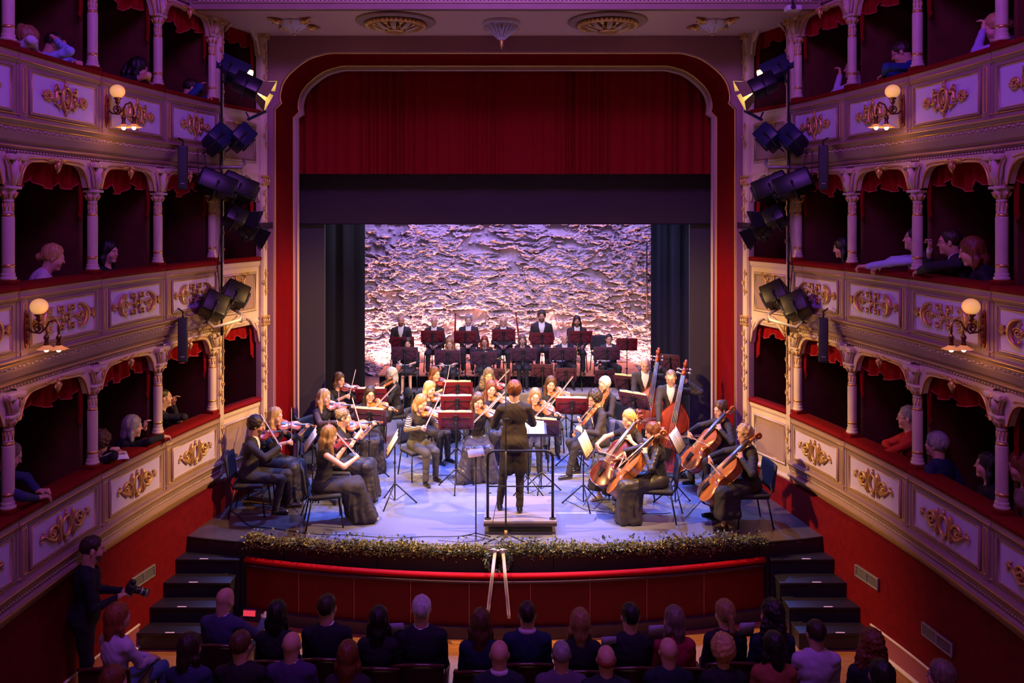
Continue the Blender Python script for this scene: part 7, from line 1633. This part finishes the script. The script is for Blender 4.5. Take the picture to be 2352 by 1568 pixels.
stalls('red-haired woman in white blouse and jeans at the left aisle', 272, 1418, yaw=-28, hair='orange', hst='bob', top=CL((.60, .50, .66)), bottom=dict(kind='trousers', c=(.08, .16, .25)), s=1.08, rh=V3(.05, .38, .66), lh=V3(-.05, .40, .66), head=(-.2, .0, 0), knees={1: (.10, .42, .56), -1: (.09, .42, .52)})
stalls('auburn-haired person at the bottom left edge', 262, 1566, yaw=-10, hair='auburn', hst='bob', top=CL(DK_), head=(-.4, 0, 0))
for x, y, w_ in ((-1.75, 7.2, 'the auburn-haired woman'), (-.85, 7.2, 'two bald men, nearer the left one'), (-.30, 7.2, 'the bald man with the scarf collar'), (3.35, 7.35, 'the woman in orange-brown and the red-haired woman')):
    tseat(x, y, 'empty dark seat in the second row beside ' + w_)
# photographer
i = person('photographer in dark clothes standing in the left aisle holding a camera', (213, 1262), FZ, -62, pose='stand', sex='m', s=1.08, fat=1.15, heads=1.10, hair='dark', hst='buzz', beard='dark', top=CL((.012, .012, .018)), rh=V3(.09, .31, 1.16), lh=V3(-.06, .37, 1.16), rdir=(-.4, .9, .1), ldir=(.4, .9, 0), head=(0, .15, 0), h=.0105)
root = empty('camera', label='black camera with a long lens in the hands of the photographer', cat='camera'); root.matrix_world = i['M'] @ T(.01, .45, 1.20) @ R(-.5, 'X')
m = MB(); m.box((0, 0, 0), (.15, .075, .10), bev=.015); m.box((0, .0, .065), (.06, .06, .05), bev=.015); m.build('camera_body', mat('camera_black', (.02, .02, .022), .4), root)
m = MB(); m.lathe([(.038, 0), (.040, .06), (.036, .07), (.042, .13), (.042, .17)], 20, M=T(0, .035, 0) @ R(-pi / 2, 'X')); m.build('camera_lens', mat('lens_barrel', (.03, .03, .032), .3), root)
m = MB(); m.lathe([(.0405, .085), (.0405, .095)], 20, M=T(0, .035, 0) @ R(-pi / 2, 'X'), cap=False); m.lathe([(.0435, .14), (.0435, .148)], 20, M=T(0, .035, 0) @ R(-pi / 2, 'X'), cap=False); m.build('lens_ring', mat('lens_ring_white', (.6, .6, .65), .4), root)
m = MB(); m.box((.0, 0, 0), (.06, .006, .09), bev=.002); o = m.build('name_badge', mat('white_plastic', (.75, .72, .75), .4)); o.matrix_world = i['M'] @ T(.03, .165, 1.08); tag(o, 'small white badge hanging on the chest of the photographer', 'badge')
for px_, py_, D, lab in ((1507, 1452, 7.6, 'woman in the magenta sweater'), (1398, 1478, 7.7, 'dark figure beside her'), (1715, 1446, 7.75, 'long-haired woman by the steps'), (912, 1447, 7.8, 'woman with bare shoulders')):
    p = pix(px_, py_, D + .25); m = MB(frame(p, (1, 0, .05), (0, -.55, 1))); m.slab(lambda u, v: ((-.075 + .15 * u, 0, -.11 + .22 * v), (0, -1, 0)), 2, 2, .004); tag(m.build('programme', mat('lilac_page', (.55, .52, .72), .6)), 'pale programme held up by the ' + lab, 'programme', 'programmes in the front row')
for o in list(bpy.data.objects):
    if o.type == 'MESH' and o.parent is None and 'category' not in o and 'kind' not in o: bpy.data.objects.remove(o)
